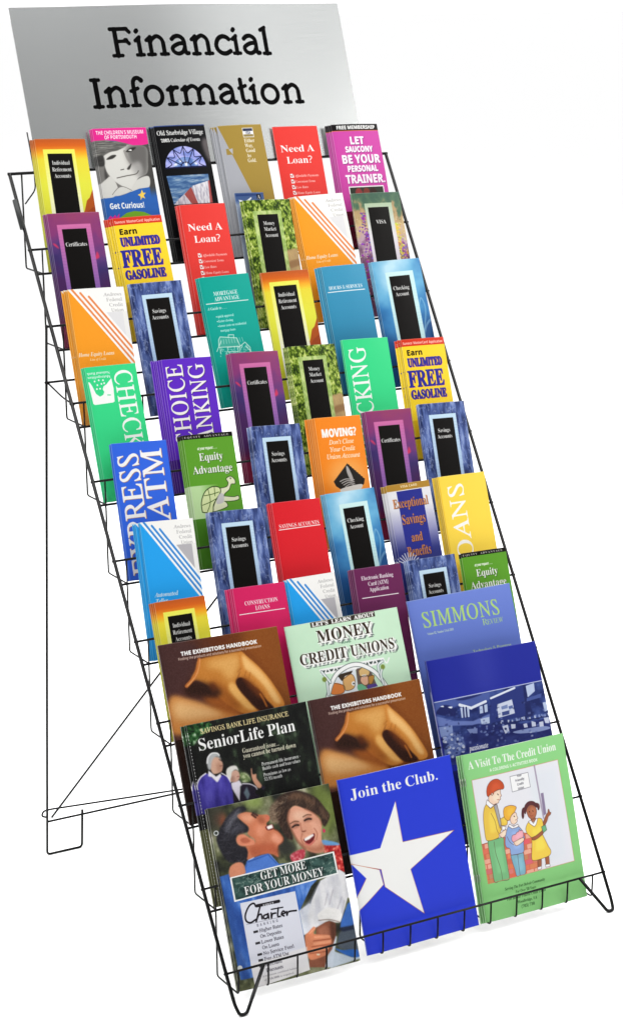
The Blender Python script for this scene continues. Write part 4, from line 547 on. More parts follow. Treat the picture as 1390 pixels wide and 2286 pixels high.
class Art:
    def __init__(self, w, h, ppi=60, bg=(255, 255, 255)):
        self.w, self.h, self.k = w, h, ppi
        self.W, self.H = int(round(w * ppi)), int(round(h * ppi))
        self.im = np.zeros((self.H, self.W, 3)); self.im[:] = np.array(bg) / 255
    def mask(self, contours, sub=4):
        cs = [np.asarray(c, float) * self.k for c in contours]
        allp = np.concatenate(cs)
        x0 = max(0, int(math.floor(allp[:, 0].min()))); x1 = min(self.W, int(math.ceil(allp[:, 0].max())) + 1)
        y0 = max(0, int(math.floor(allp[:, 1].min()))); y1 = min(self.H, int(math.ceil(allp[:, 1].max())) + 1)
        if x1 <= x0 or y1 <= y0: return None
        ys = (np.arange((y1 - y0) * sub) + 0.5) / sub + y0
        A = np.concatenate(cs); B = np.concatenate([np.roll(c, -1, 0) for c in cs])
        ay, by = A[:, 1][None], B[:, 1][None]; Y = ys[:, None]
        hit = (ay <= Y) != (by <= Y)
        with np.errstate(divide='ignore', invalid='ignore'):
            X = A[:, 0][None] + (Y - ay) / (by - ay) * (B[:, 0] - A[:, 0])[None]
        X = np.where(hit, X, np.inf); X.sort(1)
        n = int(hit.sum(1).max()) if hit.size else 0
        cov = np.zeros((len(ys), x1 - x0)); px = np.arange(x0, x1)[None]
        for j in range(0, n - 1, 2):
            a = X[:, j:j + 1]; b = X[:, j + 1:j + 2]
            ok = np.isfinite(b)
            a_ = np.where(ok, a, 0); b_ = np.where(ok, b, 0)
            cov += np.clip(px + 1 - a_, 0, 1) - np.clip(px + 1 - b_, 0, 1)
        cov = np.clip(cov.reshape(y1 - y0, sub, -1).mean(1), 0, 1)
        return cov, x0, y0, x1, y1
    def put(self, m, col, alpha=1.0):
        if m is None: return
        cov, x0, y0, x1, y1 = m
        a = (cov * alpha)[..., None]
        c = np.asarray(col, float) / 255
        if c.ndim == 3: c = c[y0:y1, x0:x1]
        s = self.im[y0:y1, x0:x1]
        self.im[y0:y1, x0:x1] = s * (1 - a) + c * a
    def poly(self, pts, col, alpha=1.0, smooth=False, blur=0.0):
        if smooth: pts = smooth_loop(pts)
        m = self.mask([pts])
        if m is None: return
        if blur > 0:
            full = np.zeros((self.H, self.W)); cov, x0, y0, x1, y1 = m
            full[y0:y1, x0:x1] = cov
            m = (box(full, max(1, blur * self.k / 2)), 0, 0, self.W, self.H)
        self.put(m, col, alpha)
    def rect(self, x0, y0, x1, y1, col, alpha=1.0): self.poly([(x0, y0), (x1, y0), (x1, y1), (x0, y1)], col, alpha)
    def ell(self, cx, cy, rx, ry_, col, alpha=1.0, blur=0.0):
        self.poly([(cx + rx * math.cos(t * math.pi / 20), cy + ry_ * math.sin(t * math.pi / 20)) for t in range(40)], col, alpha, False, blur)
    def stroke(self, pts, wd, col, alpha=1.0, smooth=False, closed=False):
        if closed: pts = list(pts) + [pts[0]]
        if smooth: pts = smooth_loop(pts, 6, False)
        P = np.asarray(pts, float) * self.k; r = wd * self.k / 2
        x0 = max(0, int(P[:, 0].min() - r - 2)); x1 = min(self.W, int(P[:, 0].max() + r + 3))
        y0 = max(0, int(P[:, 1].min() - r - 2)); y1 = min(self.H, int(P[:, 1].max() + r + 3))
        if x1 <= x0 or y1 <= y0: return
        yy, xx = np.mgrid[y0:y1, x0:x1] + 0.5
        d = np.full(yy.shape, 1e9)
        for a, b in zip(P, P[1:]):
            v = b - a; L = v @ v
            t = np.clip(((xx - a[0]) * v[0] + (yy - a[1]) * v[1]) / (L if L > 0 else 1), 0, 1)
            d = np.minimum(d, np.hypot(xx - a[0] - t * v[0], yy - a[1] - t * v[1]))
        self.put((np.clip(r - d + .5, 0, 1), x0, y0, x1, y1), col, alpha * min(1, max(r * 2, .3)))
    def text(self, s, x, y, cap, col, font='B', width=None, al='l', rot=0, sq=1.0, track=0.0, alpha=1.0, shear=0.0, bold=0.0):
        """s on a baseline at (x, y); cap = capital height; width = fit to this width"""
        if font == 'U': font, shear = 'R', shear - 0.29
        sc = cap / CAP
        gl = []; pen = 0.0
        for ch in s:
            if ch == ' ': pen += 66 + track * 400; continue
            g = GLY.get(font + ch) or GLY.get('B' + ch)
            if g is None: continue
            gl.append((pen, g)); pen += g[0] + track * 400
        tot = pen * sc * sq
        if width is not None and tot > 0: sq *= width / tot; tot = width
        off = {'l': 0, 'c': -tot / 2, 'r': -tot}[al]
        ca, sa = math.cos(rot), math.sin(rot)
        for p, (adv, cs) in gl:
            out = []
            for c in cs:
                lx = (c[:, 0] + p + shear * c[:, 1]) * sc * sq + off; ly = -c[:, 1] * sc
                out.append(np.stack([x + lx * ca - ly * sa, y + lx * sa + ly * ca], 1))
            if out:
                self.put(self.mask(out), col, alpha)
                if bold > 0:
                    for dx, dy in ((bold, 0), (-bold, 0), (0, bold), (0, -bold)):
                        self.put(self.mask([o_ + np.array([dx, dy]) for o_ in out]), col, alpha)
    def vgrad(self, stops, x0=0, y0=0, x1=None, y1=None):
        x1 = self.w if x1 is None else x1; y1 = self.h if y1 is None else y1
        a, b = int(y0 * self.k), int(round(y1 * self.k)); c, d = int(x0 * self.k), int(round(x1 * self.k))
        yy = np.linspace(y0, y1, b - a)
        st = sorted(stops)
        g = np.stack([np.interp(yy, [s[0] for s in st], [s[1][i] for s in st]) for i in range(3)], 1) / 255
        self.im[a:b, c:d] = g[:, None]
    def ramp(self, f, stops):
        return np.stack([np.interp(f, [s[0] for s in stops], [s[1][i] for s in stops]) for i in range(3)], -1)
    def noise(self, sy, sx, seed, octv=4): return vnoise(self.H, self.W, sy * self.k, sx * self.k, seed, octv)
    def fill(self, rgb): self.im[:] = rgb / 255
    def rot180(self): self.im = self.im[::-1, ::-1].copy(); return self
    def image(self, name, alpha=None):
        img = bpy.data.images.new(name, self.W, self.H, alpha=alpha is not None)
        px = np.ones((self.H, self.W, 4), np.float32)
        px[..., :3] = np.clip(self.im, 0, 1)
        if alpha is not None: px[..., 3] = alpha
        img.pixels.foreach_set(px[::-1].ravel())
        img.update(); img.pack()
        return img

# outlines of the pictures on the covers, in inches from a cover's top left corner
PRINT = {
 'charter': {
'red1': [(5.09,3.93),(6.06,3.75),(6.0,4.28),(5.26,4.46)],
'red2': [(7.58,3.68),(8.77,3.92),(8.89,4.78),(8.82,5.82),(8.26,5.53),(8.17,4.3),(7.46,4.28)],
'blue1': [(7.49,3.45),(8.42,3.76),(8.66,4.0),(7.56,3.78)],
'mshirt': [(0.08,4.3),(1.74,4.15),(2.0,3.71),(2.77,3.54),(3.68,3.56),(4.03,4.13),(4.18,4.32),(6.45,4.62),(7.26,5.29),(8.3,4.83),(6.15,6.14),(5.16,7.34),(4.9,11.0),(0.25,10.83),(0.13,5.44)],
'mfold': [(0.13,5.69),(0.58,6.35),(0.56,8.79),(0.86,10.48),(0.37,10.69),(0.2,8.3)],
'hand1': [(0.8,3.88),(1.29,3.65),(1.72,3.78),(1.81,4.25),(1.68,4.46),(0.76,4.52)],
'box': [(0.7,4.47),(8.2,4.32),(8.23,5.78),(0.72,6.02)],
'box2': [(0.81,4.55),(8.08,4.4),(8.13,5.7),(0.83,5.92)],
'panel': [(1.07,6.17),(4.96,6.22),(5.02,10.16),(5.03,11.28),(1.1,11.56),(1.07,10.12)],
'panel2': [(1.04,10.03),(5.13,9.81),(5.03,11.28),(1.1,11.56)],
'sC': [(2.08,6.59),(1.98,6.37),(1.65,6.46),(1.3,6.92),(1.27,7.32),(1.54,7.5),(1.92,7.38)],
'sh': [(2.39,6.62),(1.94,7.5),(2.14,7.19),(2.35,7.14),(2.37,7.43)],
'sa': [(2.77,7.23),(2.51,7.27),(2.52,7.46),(2.74,7.43),(2.83,7.2),(2.83,7.49)],
'sr': [(3.05,7.21),(3.01,7.52),(3.13,7.29),(3.36,7.28)],
'st': [(3.6,7.0),(3.46,7.48),(3.63,7.55)],
'st2': [(3.1,6.99),(3.92,7.03)],
'se': [(3.74,7.44),(4.03,7.4),(3.89,7.27),(3.73,7.44),(3.9,7.58)],
'sr2': [(4.13,7.35),(4.11,7.58),(4.27,7.39),(4.81,7.43)],
'bar': [(2.17,6.49),(3.72,6.52),(3.71,6.68),(2.17,6.65)],
'ul': [(1.25,7.56),(3.71,7.6)],
'bl1': [(7.42,0.06),(8.69,0.51),(8.87,2.08),(8.0,3.33),(7.58,2.92)],
'bl2': [(4.48,2.53),(5.53,3.39),(5.3,3.88),(4.25,3.67)],
'bl3': [(0.48,0.46),(1.05,0.57),(0.93,1.19),(0.42,1.09)],
'bl4': [(2.58,0.01),(3.65,0.0),(3.67,0.54),(2.72,0.47)],
'bl5': [(0.07,0.17),(1.03,0.04),(0.45,1.84),(0.06,1.44)],
'whair': [(4.8,0.32),(5.34,0.05),(6.2,-0.01),(7.0,0.3),(7.65,0.75),(8.12,1.5),(8.36,1.98),(8.23,2.29),(7.89,2.64),(7.69,2.4),(7.64,2.01),(7.22,1.65),(6.67,1.33),(6.13,0.96),(5.76,0.99),(5.45,1.31),(5.31,1.72),(5.34,2.16),(5.44,2.61),(5.44,3.04),(5.03,2.8),(4.78,2.26),(4.64,1.7),(4.54,1.03)],
'whair2': [(4.09,1.0),(4.52,0.49),(5.05,0.26),(5.81,0.14),(5.26,0.74),(4.87,1.31),(4.83,2.0),(4.62,1.82),(4.18,1.61)],
'whair3': [(5.93,0.13),(6.85,0.41),(7.52,1.06),(7.21,1.11),(6.34,0.54),(5.55,0.52)],
'whair4': [(7.68,1.2),(8.08,1.71),(8.16,2.22),(7.87,2.11),(7.72,1.64)],
'wface': [(5.54,1.17),(6.01,0.95),(6.68,1.28),(7.22,1.65),(7.6,2.11),(7.67,2.5),(7.54,3.03),(7.46,3.55),(7.52,4.13),(7.08,4.21),(6.62,4.06),(6.19,3.76),(5.8,3.25),(5.59,2.75),(5.4,2.17),(5.33,1.67)],
'wjaw': [(5.8,3.22),(6.19,3.74),(6.62,4.06),(7.52,4.13),(7.47,3.61),(6.98,3.81),(6.38,3.54)],
'wfore': [(5.72,1.47),(6.19,1.29),(6.85,1.64),(6.55,1.91),(5.9,1.83)],
'wch1': [(5.54,2.41),(5.96,2.44),(6.06,2.84),(5.78,3.0)],
'wch2': [(6.98,2.26),(7.45,2.35),(7.41,2.89),(7.11,2.83)],
'weye1': [(5.56,2.24),(5.81,2.16),(6.03,2.2)],
'weye2': [(6.5,1.99),(6.76,1.94),(6.99,1.99)],
'wbrow1': [(5.47,1.99),(5.79,1.91),(6.07,1.98)],
'wbrow2': [(6.44,1.75),(6.74,1.67),(7.04,1.74)],
'wnose': [(6.17,2.1),(6.19,2.61),(6.48,2.64)],
'wnos': [(6.2,2.65),(6.4,2.66)],
'wmouth': [(6.19,3.14),(6.57,3.05),(6.97,2.91),(7.05,3.04),(6.89,3.33),(6.54,3.51),(6.31,3.39)],
'wteeth': [(6.23,3.12),(6.6,3.01),(6.94,2.93),(6.97,3.05),(6.61,3.22),(6.28,3.28)],
'wlip': [(6.29,3.43),(6.59,3.57),(6.96,3.37)],
'ws1': [(6.17,2.78),(6.04,3.08),(6.13,3.44)],
'ws2': [(7.09,2.61),(7.24,2.97),(7.1,3.34)],
'wear': [(7.7,2.78),(7.79,2.78),(7.85,2.94),(7.74,3.02),(7.66,2.94)],
'mhair': [(0.29,2.02),(0.58,1.44),(0.97,0.98),(1.4,0.59),(1.92,0.32),(2.34,0.29),(2.6,0.5),(2.33,0.66),(1.97,0.7),(1.87,0.89),(2.16,1.22),(2.52,1.66),(2.44,1.91),(2.08,1.95),(1.72,1.98),(1.56,2.27),(1.65,2.61),(2.09,2.81),(2.18,3.15),(2.06,3.55),(1.81,3.93),(1.38,3.68),(0.83,3.51),(0.47,2.91)],
'mgrey': [(1.04,1.21),(1.61,0.68),(2.2,0.42),(1.94,0.85),(1.44,1.29),(1.05,1.75)],
'mgrey2': [(1.13,1.97),(1.86,1.26),(2.25,1.66),(1.64,1.76)],
'mface': [(1.89,0.79),(2.44,0.68),(3.01,0.84),(3.45,1.04),(3.92,1.11),(4.1,1.29),(4.02,1.52),(3.81,1.64),(3.86,1.87),(4.19,1.85),(4.23,2.1),(4.52,2.32),(4.78,2.75),(4.69,3.0),(4.35,3.2),(4.22,3.56),(4.21,3.88),(3.79,3.6),(3.09,3.48),(2.08,3.62),(2.18,3.15),(2.1,2.81),(2.76,2.73),(2.79,2.46),(2.41,2.07),(2.52,1.66),(2.16,1.22)],
'mh1': [(2.12,0.83),(2.77,0.84),(3.06,1.18),(2.54,1.4),(2.19,1.06)],
'mh2': [(3.21,1.64),(3.63,1.93),(3.42,2.43),(3.0,2.13)],
'msh': [(3.38,1.08),(3.76,1.42),(3.51,1.64),(3.26,1.38)],
'mj': [(4.21,2.35),(4.67,2.8),(4.43,3.08),(3.96,2.7)],
'mn': [(2.5,2.84),(3.92,2.94),(4.26,3.35),(4.21,3.88),(3.79,3.6),(2.49,3.48)],
'meye': [(2.91,0.93),(3.14,1.15)],
'mbrow': [(2.99,0.84),(3.28,1.06)],
'mtip': [(3.86,1.17),(4.07,1.29),(4.0,1.47),(3.81,1.41)],
'mmouth': [(3.68,1.86),(3.88,1.79),(4.2,1.79),(4.25,2.05),(4.03,2.13),(3.77,2.08)],
'mteeth': [(3.76,1.86),(4.17,1.79),(4.21,2.02),(3.85,2.06)],
'mear': [(1.57,2.22),(1.77,2.02),(2.12,2.04),(2.43,2.29),(2.77,2.54),(2.73,2.77),(2.39,2.78),(1.87,2.71),(1.61,2.52)],
'mear2': [(1.84,2.28),(2.2,2.24),(2.5,2.51),(2.19,2.61),(1.91,2.5)],
'mcol': [(2.05,3.68),(3.08,3.54),(3.56,3.53),(4.13,4.29),(3.99,5.02),(1.75,4.55)],
'mcl': [(2.1,3.77),(3.55,3.59),(4.02,4.27)],
'tee': [(2.05,3.65),(2.6,3.55),(2.33,3.71)],
'sleeve': [(6.83,5.96),(8.34,5.52),(8.88,5.98),(8.66,7.28),(7.93,8.57),(7.68,8.81),(7.36,8.74),(7.01,8.55),(6.67,8.59),(6.18,8.77),(5.91,8.77),(5.35,8.99),(5.04,9.06),(5.0,7.48),(5.91,7.15)],
'slsh': [(6.83,5.96),(6.21,6.64),(5.86,7.26),(5.49,8.1),(5.4,8.89),(5.09,8.99),(5.02,7.54),(5.87,7.03)],
'seam': [(6.83,5.99),(6.29,6.54),(5.87,7.2)],
'f1': [(7.21,6.85),(6.88,7.53)],
'f2': [(7.64,6.71),(7.21,7.55)],
'f3': [(8.18,7.29),(7.72,7.95)],
'f4': [(8.33,7.55),(7.99,8.24)],
'roll': [(6.27,7.98),(6.97,7.73),(7.66,7.93),(7.95,8.29),(7.78,8.8),(7.43,8.75),(7.01,8.55),(6.62,8.52),(6.32,8.37)],
'rsh': [(6.25,8.38),(7.02,8.49),(7.68,8.78),(7.54,8.84),(6.99,8.63),(6.29,8.5)],
'arm': [(5.98,8.78),(6.67,8.59),(7.0,8.57),(7.39,8.77),(7.28,9.53),(6.84,10.36),(6.37,10.71),(6.11,11.36),(4.96,11.1),(5.19,10.45),(5.82,9.55)],
'ah': [(6.14,8.93),(6.75,8.84),(6.77,9.42),(6.19,9.35)],
'ad': [(7.05,8.67),(7.4,8.86),(7.25,9.58),(6.95,9.8)],
'hand2': [(5.09,9.16),(5.39,8.94),(5.8,8.69),(5.94,8.83),(5.77,9.14),(6.77,9.42),(6.88,9.59),(6.91,9.85),(6.73,10.1),(6.47,10.39),(6.4,10.6),(5.79,10.7),(5.15,10.64),(5.02,10.01)],
'hf1': [(5.63,9.56),(6.85,9.7)],
'hf2': [(5.43,9.9),(6.81,10.03)],
'hf3': [(5.22,10.28),(6.44,10.41)],
'hl1': [(5.79,9.36),(6.75,9.52)],
'hl2': [(5.65,9.75),(6.78,9.85)],
'hl3': [(5.45,10.1),(6.54,10.2)],
'thumb': [(5.44,9.04),(5.88,8.79)],
'inner': [(7.23,9.58),(7.34,9.66),(6.62,11.47),(6.08,11.35),(6.44,10.73)],
'low': [(6.73,10.39),(8.13,11.17),(8.87,11.22),(8.88,11.37),(6.51,11.5)],
'jeans': [(8.52,7.77),(8.84,7.66),(8.86,9.15),(8.45,9.27),(7.68,9.15),(7.82,8.78)],
'waist': [(7.57,9.16),(8.83,9.2),(8.82,9.48),(7.82,9.45)],
'grey': [(7.83,9.36),(8.89,9.47),(8.89,10.53),(8.76,10.88),(7.36,10.39),(7.44,9.68)],
'jlow': [(7.04,10.35),(7.59,10.58),(8.36,10.7),(8.85,10.93),(8.88,11.17),(8.38,11.24),(7.66,10.89)],
'strip': [(8.75,6.13),(8.89,6.16),(8.83,7.54),(8.56,7.37)],
'ring1': [(5.94,10.1),(6.09,10.13)],
'ring2': [(5.73,10.45),(5.87,10.49)],
 },
 'visit': {
'pan': [(0.53,1.75),(7.61,1.68),(7.74,8.63),(0.6,8.69)],
'brick': [(0.55,6.04),(2.3,5.93),(3.93,5.93),(4.86,6.26),(4.69,8.63),(0.6,8.69)],
'door': [(5.53,1.68),(5.65,1.69),(5.79,5.28),(5.64,5.29)],
'plate': [(5.78,3.63),(6.01,3.62),(5.99,5.05),(5.76,5.14)],
'sign': [(3.49,2.06),(4.99,2.05),(5.02,3.04),(3.51,3.1)],
'coll': [(1.45,3.22),(1.93,3.68),(1.62,3.83),(1.32,3.49)],
'tie': [(1.89,3.68),(2.17,3.67),(2.27,4.97),(2.13,5.29)],
'hand': [(1.94,5.66),(2.55,5.44),(2.58,5.72),(2.22,5.92)],
'bhand': [(3.03,6.39),(3.79,6.24),(3.84,6.46),(3.23,6.67)],
'leg1': [(4.73,7.95),(5.06,7.95),(4.97,8.41),(4.67,8.49)],
'leg2': [(5.37,7.81),(5.7,7.81),(5.64,8.49),(5.35,8.39)],
'book': [(5.43,5.83),(5.78,5.76),(5.84,6.12),(5.52,6.26)],
'sock1': [(4.63,8.42),(4.97,8.41),(4.96,8.58),(4.65,8.61)],
'sock2': [(5.3,8.38),(5.68,8.41),(5.68,8.57),(5.32,8.56)],
'mhair': [(1.49,2.85),(1.51,2.65),(1.6,2.4),(1.74,2.23),(1.94,2.08),(2.18,2.01),(2.44,2.02),(2.66,2.13),(2.84,2.32),(2.92,2.52),(2.91,2.69),(2.79,2.77),(2.62,2.75),(2.38,2.74),(2.21,2.79),(2.08,2.82),(2.0,2.95),(1.86,2.93),(1.71,2.96),(1.6,3.04),(1.51,2.99)],
'mface': [(1.6,3.04),(1.71,2.96),(1.86,2.93),(2.0,2.95),(2.08,2.82),(2.37,2.76),(2.6,2.75),(2.57,3.0),(2.62,3.18),(2.52,3.23),(2.5,3.39),(2.37,3.45),(2.29,3.59),(2.06,3.61),(1.9,3.64),(1.68,3.47),(1.57,3.31)],
'coat': [(1.36,3.5),(1.14,3.73),(1.0,4.17),(0.93,4.7),(0.91,5.24),(0.91,5.64),(0.98,5.86),(1.33,5.92),(1.82,5.87),(1.96,5.79),(2.13,5.49),(2.23,5.31),(2.25,4.84),(2.22,4.29),(2.18,3.87),(2.13,3.66),(1.93,3.68),(1.62,3.83)],
'sleeve': [(2.13,4.13),(2.28,4.64),(2.54,4.59),(2.75,4.77),(2.78,4.98),(2.68,5.16),(2.36,5.13),(2.23,4.97)],
'fold': [(1.6,4.16),(1.82,4.75),(1.86,5.3),(1.99,5.63)],
'cuff': [(2.31,5.15),(2.62,5.25),(2.48,5.46),(2.24,5.41)],
'pant': [(1.06,5.88),(1.66,5.9),(2.26,5.92),(2.25,6.47),(2.27,7.22),(2.29,8.04),(2.25,8.71),(1.73,8.7),(1.45,8.69),(1.1,8.67),(1.06,7.91),(1.04,7.09),(1.02,6.41)],
'pline': [(1.51,6.04),(1.51,6.85),(1.71,7.91),(1.73,8.67)],
'bhair': [(2.56,4.39),(2.6,4.16),(2.72,3.99),(2.93,3.94),(3.22,3.94),(3.49,4.02),(3.65,4.15),(3.56,4.32),(3.44,4.46),(3.28,4.53),(3.11,4.67),(2.97,4.88),(2.81,4.89),(2.65,4.75),(2.57,4.56)],
'bface': [(3.01,4.79),(3.14,4.64),(3.29,4.54),(3.46,4.45),(3.58,4.56),(3.59,4.73),(3.65,4.88),(3.57,4.93),(3.57,5.07),(3.43,5.18),(3.24,5.23),(3.06,5.1)],
'bcol': [(2.78,5.25),(2.93,5.14),(3.21,5.37),(3.56,5.27),(3.65,5.43),(3.4,5.48),(3.07,5.48)],
'swea': [(2.78,5.28),(3.14,5.29),(3.53,5.4),(3.73,5.58),(3.87,5.82),(3.94,6.1),(3.94,6.34),(3.83,6.52),(3.78,6.99),(3.66,7.21),(3.29,7.23),(2.89,7.21),(2.67,7.15),(2.66,6.76),(2.42,6.61),(2.35,6.35),(2.44,5.96),(2.59,5.58)],
'pig': [(2.93,6.06),(3.03,5.92),(3.28,5.9),(3.4,5.79),(3.55,5.78),(3.61,5.65),(3.7,5.75),(3.86,5.75),(3.91,5.93),(3.9,6.1),(3.79,6.24),(3.54,6.26),(3.35,6.43),(3.03,6.39),(2.91,6.23)],
'barm': [(2.58,5.92),(2.72,6.29),(3.0,6.56)],
'jean': [(2.65,7.18),(3.21,7.25),(3.66,7.23),(3.67,7.65),(3.7,8.14),(3.58,8.63),(3.2,8.65),(2.89,8.65),(2.8,8.15),(2.71,7.72)],
'jline': [(3.2,7.28),(3.17,7.89),(3.16,8.64)],
'ghair': [(4.25,4.7),(4.25,4.42),(4.36,4.17),(4.56,4.02),(4.81,3.97),(5.09,4.04),(5.27,4.2),(5.34,4.37),(5.3,4.5),(5.19,4.42),(5.01,4.27),(4.77,4.22),(4.56,4.32),(4.42,4.49),(4.33,4.71)],
'gp1': [(4.29,4.29),(4.13,4.33),(4.03,4.52),(3.98,4.81),(4.03,5.01),(4.14,4.91),(4.19,4.69),(4.28,4.5)],
'gp2': [(5.27,4.18),(5.46,4.26),(5.53,4.44),(5.46,4.65),(5.35,4.66),(5.33,4.47)],
'gface': [(4.41,4.52),(4.59,4.3),(4.79,4.22),(5.03,4.29),(5.18,4.44),(5.24,4.66),(5.19,4.89),(5.05,5.1),(4.84,5.19),(4.65,5.12),(4.48,4.91)],
'gneck': [(4.67,5.09),(5.0,5.09),(5.06,5.34),(4.73,5.38)],
'gcol': [(4.44,5.28),(4.67,5.23),(4.83,5.49),(5.13,5.18),(5.23,5.24),(5.05,5.58),(4.87,5.71),(4.58,5.48)],
'dress': [(4.31,5.43),(4.51,5.33),(4.82,5.57),(5.21,5.23),(5.53,5.3),(5.61,5.56),(5.59,5.86),(5.43,6.1),(5.43,6.31),(5.6,6.76),(5.77,7.21),(5.92,7.55),(5.78,7.83),(5.23,7.92),(4.73,7.94),(4.4,7.91),(4.28,7.75),(4.4,7.13),(4.51,6.46),(4.4,6.27),(4.2,6.02),(4.15,5.7)],
'garm': [(5.58,5.62),(5.76,5.38),(5.97,5.11),(6.12,4.99),(6.18,4.81),(6.26,4.81),(6.29,4.99),(6.39,5.05),(6.31,5.18),(6.11,5.28),(5.93,5.59),(5.67,5.81)],
'garm2': [(4.52,6.38),(4.93,6.31),(5.45,6.11),(5.52,6.29),(5.06,6.51),(4.72,6.59),(4.55,6.54)],
'me': [(2.33,3.0),(2.37,3.07)],
'mm': [(2.22,3.37),(2.38,3.38)],
'be': [(3.36,4.69),(3.4,4.74)],
'bm': [(3.4,4.97),(3.53,4.97)],
'ge1': [(4.64,4.64),(4.66,4.68)],
'ge2': [(4.92,4.64),(4.94,4.69)],
'gm': [(4.65,4.88),(4.76,4.97),(4.93,4.92)],
'gn': [(4.78,4.74),(4.75,4.81)],
'mear': [(1.85,2.87),(1.95,2.86),(1.95,2.98),(1.86,3.01)],
 },
 'club': {
'big': [(3.9,2.15),(3.93,4.84),(7.96,4.92),(4.16,6.69),(4.62,9.72),(2.06,7.39),(2.0,6.23),(-0.11,5.45),(-0.08,4.89),(2.2,4.88)],
'small': [(0.01,5.45),(1.88,6.23),(1.98,7.22),(-0.04,8.53),(-0.36,8.1),(0.84,6.57)],
 },
 'senior': {
'leaf': [(-0.2,0.03),(1.43,0.03),(1.64,0.51),(0.82,0.84),(0.21,1.33),(-0.18,1.05)],
'mface': [(1.15,2.38),(1.4,2.26),(1.75,2.36),(1.9,2.59),(1.96,2.83),(1.84,3.2),(1.63,3.31),(1.25,3.32),(1.09,3.0)],
'mfs': [(1.56,2.69),(1.92,2.82),(1.81,3.2),(1.51,3.26)],
'mhair': [(0.91,2.62),(1.02,2.25),(1.31,2.04),(1.68,2.09),(1.83,2.29),(1.92,2.55),(1.7,2.32),(1.45,2.33),(1.24,2.57),(1.09,3.0),(0.94,2.97)],
'rimh': [(0.93,2.57),(1.06,2.22),(1.35,2.03),(1.71,2.09),(1.83,2.24)],
'gl': [(1.76,2.49),(1.97,2.67)],
'mo': [(1.74,2.91),(1.91,2.92)],
'ear': [(1.18,2.65),(1.29,2.64),(1.26,2.89),(1.15,2.9)],
'mcol': [(0.93,3.03),(1.11,3.23),(1.36,3.51),(1.68,3.37),(1.72,3.54),(1.42,3.85),(1.33,3.85),(1.06,3.48),(0.84,3.38)],
'msw': [(-0.42,5.54),(-0.13,4.24),(0.06,3.76),(0.33,3.36),(0.71,3.18),(0.88,3.25),(1.05,3.51),(1.36,3.86),(1.67,3.46),(2.07,3.62),(2.24,4.03),(2.29,4.73),(2.12,6.07)],
'rim': [(-0.19,4.68),(0.06,3.77),(0.33,3.38),(0.72,3.18)],
'rim2': [(1.76,3.36),(2.12,3.67),(2.27,4.04)],
's1': [(0.5,3.57),(0.34,4.68),(0.25,5.45)],
's2': [(2.11,4.06),(1.88,4.87),(1.76,5.77)],
's3': [(1.38,3.91),(1.04,5.28)],
'whair': [(2.09,3.37),(2.23,3.14),(2.57,3.05),(2.87,3.13),(2.95,3.44),(2.77,3.33),(2.49,3.45),(2.38,3.71),(2.23,3.94),(2.1,3.77)],
'wface': [(2.41,3.49),(2.76,3.36),(2.96,3.54),(2.96,3.83),(2.81,4.04),(2.55,4.09),(2.26,3.95)],
'wfs': [(2.34,3.71),(2.56,3.69),(2.56,4.04),(2.29,3.93)],
'wm': [(2.79,3.79),(2.94,3.8)],
'wcol': [(2.29,4.1),(2.88,4.04),(3.04,4.36),(2.88,4.42),(2.65,5.36),(2.29,4.44)],
'wcard': [(2.27,4.04),(2.35,4.74),(2.62,5.38),(2.96,4.4),(3.27,4.29),(3.81,4.52),(4.02,4.79),(3.83,5.04),(4.06,5.32),(3.28,5.85),(2.1,5.84)],
'arg': [(3.03,4.88),(3.32,4.53),(3.45,5.08),(3.21,5.39)],
'rim3': [(3.07,4.3),(3.57,4.42),(3.92,4.66),(4.0,4.84)],
'hand': [(3.82,3.54),(3.9,3.48),(3.89,3.84),(4.14,3.89),(4.12,4.17),(4.38,4.69),(4.08,4.77),(3.8,4.18)],
'g1': [(2.96,3.65),(3.46,3.7),(3.68,4.2),(3.1,4.2)],
'g2': [(4.25,3.62),(4.65,3.87),(4.5,4.6),(4.21,4.42)],
'blk': [(4.39,4.63),(4.61,4.85),(4.41,5.01),(4.31,4.9)],
 },
 'exhib': {
'bgl': [(-0.0,-0.01),(2.07,0.08),(2.73,0.51),(2.46,1.27),(1.82,2.31),(1.19,3.0),(0.31,3.42),(-0.07,2.23)],
'bgr': [(6.12,-0.01),(8.56,0.05),(8.65,4.77),(7.97,4.9),(7.57,3.67),(6.69,2.26),(5.85,1.33)],
'hand': [(2.55,1.34),(3.59,1.24),(4.72,1.25),(5.49,1.25),(5.84,1.51),(5.62,1.98),(5.3,2.51),(4.87,3.07),(4.94,3.51),(5.4,4.25),(6.18,5.09),(5.32,5.27),(4.62,4.98),(3.76,4.21),(3.26,3.56),(2.86,3.06),(2.26,2.62),(1.78,2.5),(2.21,1.91)],
'lit': [(3.02,1.58),(4.32,1.38),(5.32,1.42),(5.35,1.94),(4.86,2.78),(4.39,2.94),(3.91,2.18),(3.2,1.95)],
'lit2': [(4.49,3.07),(4.88,3.36),(5.39,4.3),(5.95,5.03),(5.38,4.99),(4.76,4.26),(4.28,3.49)],
'midsh': [(3.17,2.75),(3.96,3.21),(4.36,3.73),(4.93,4.69),(4.41,4.77),(3.67,4.02),(3.16,3.43)],
'band': [(2.6,1.31),(2.42,1.83),(2.07,2.35),(1.43,2.83)],
'hole': [(1.26,2.95),(1.95,2.61),(3.11,3.02),(3.7,3.54),(3.39,3.83),(2.37,3.64),(1.42,3.42)],
'hole2': [(3.0,2.95),(3.32,2.94),(3.42,3.36),(3.14,3.54)],
'bump': [(2.48,3.68),(3.59,3.82),(4.33,4.53),(4.81,5.3),(3.63,4.87),(2.64,4.14)],
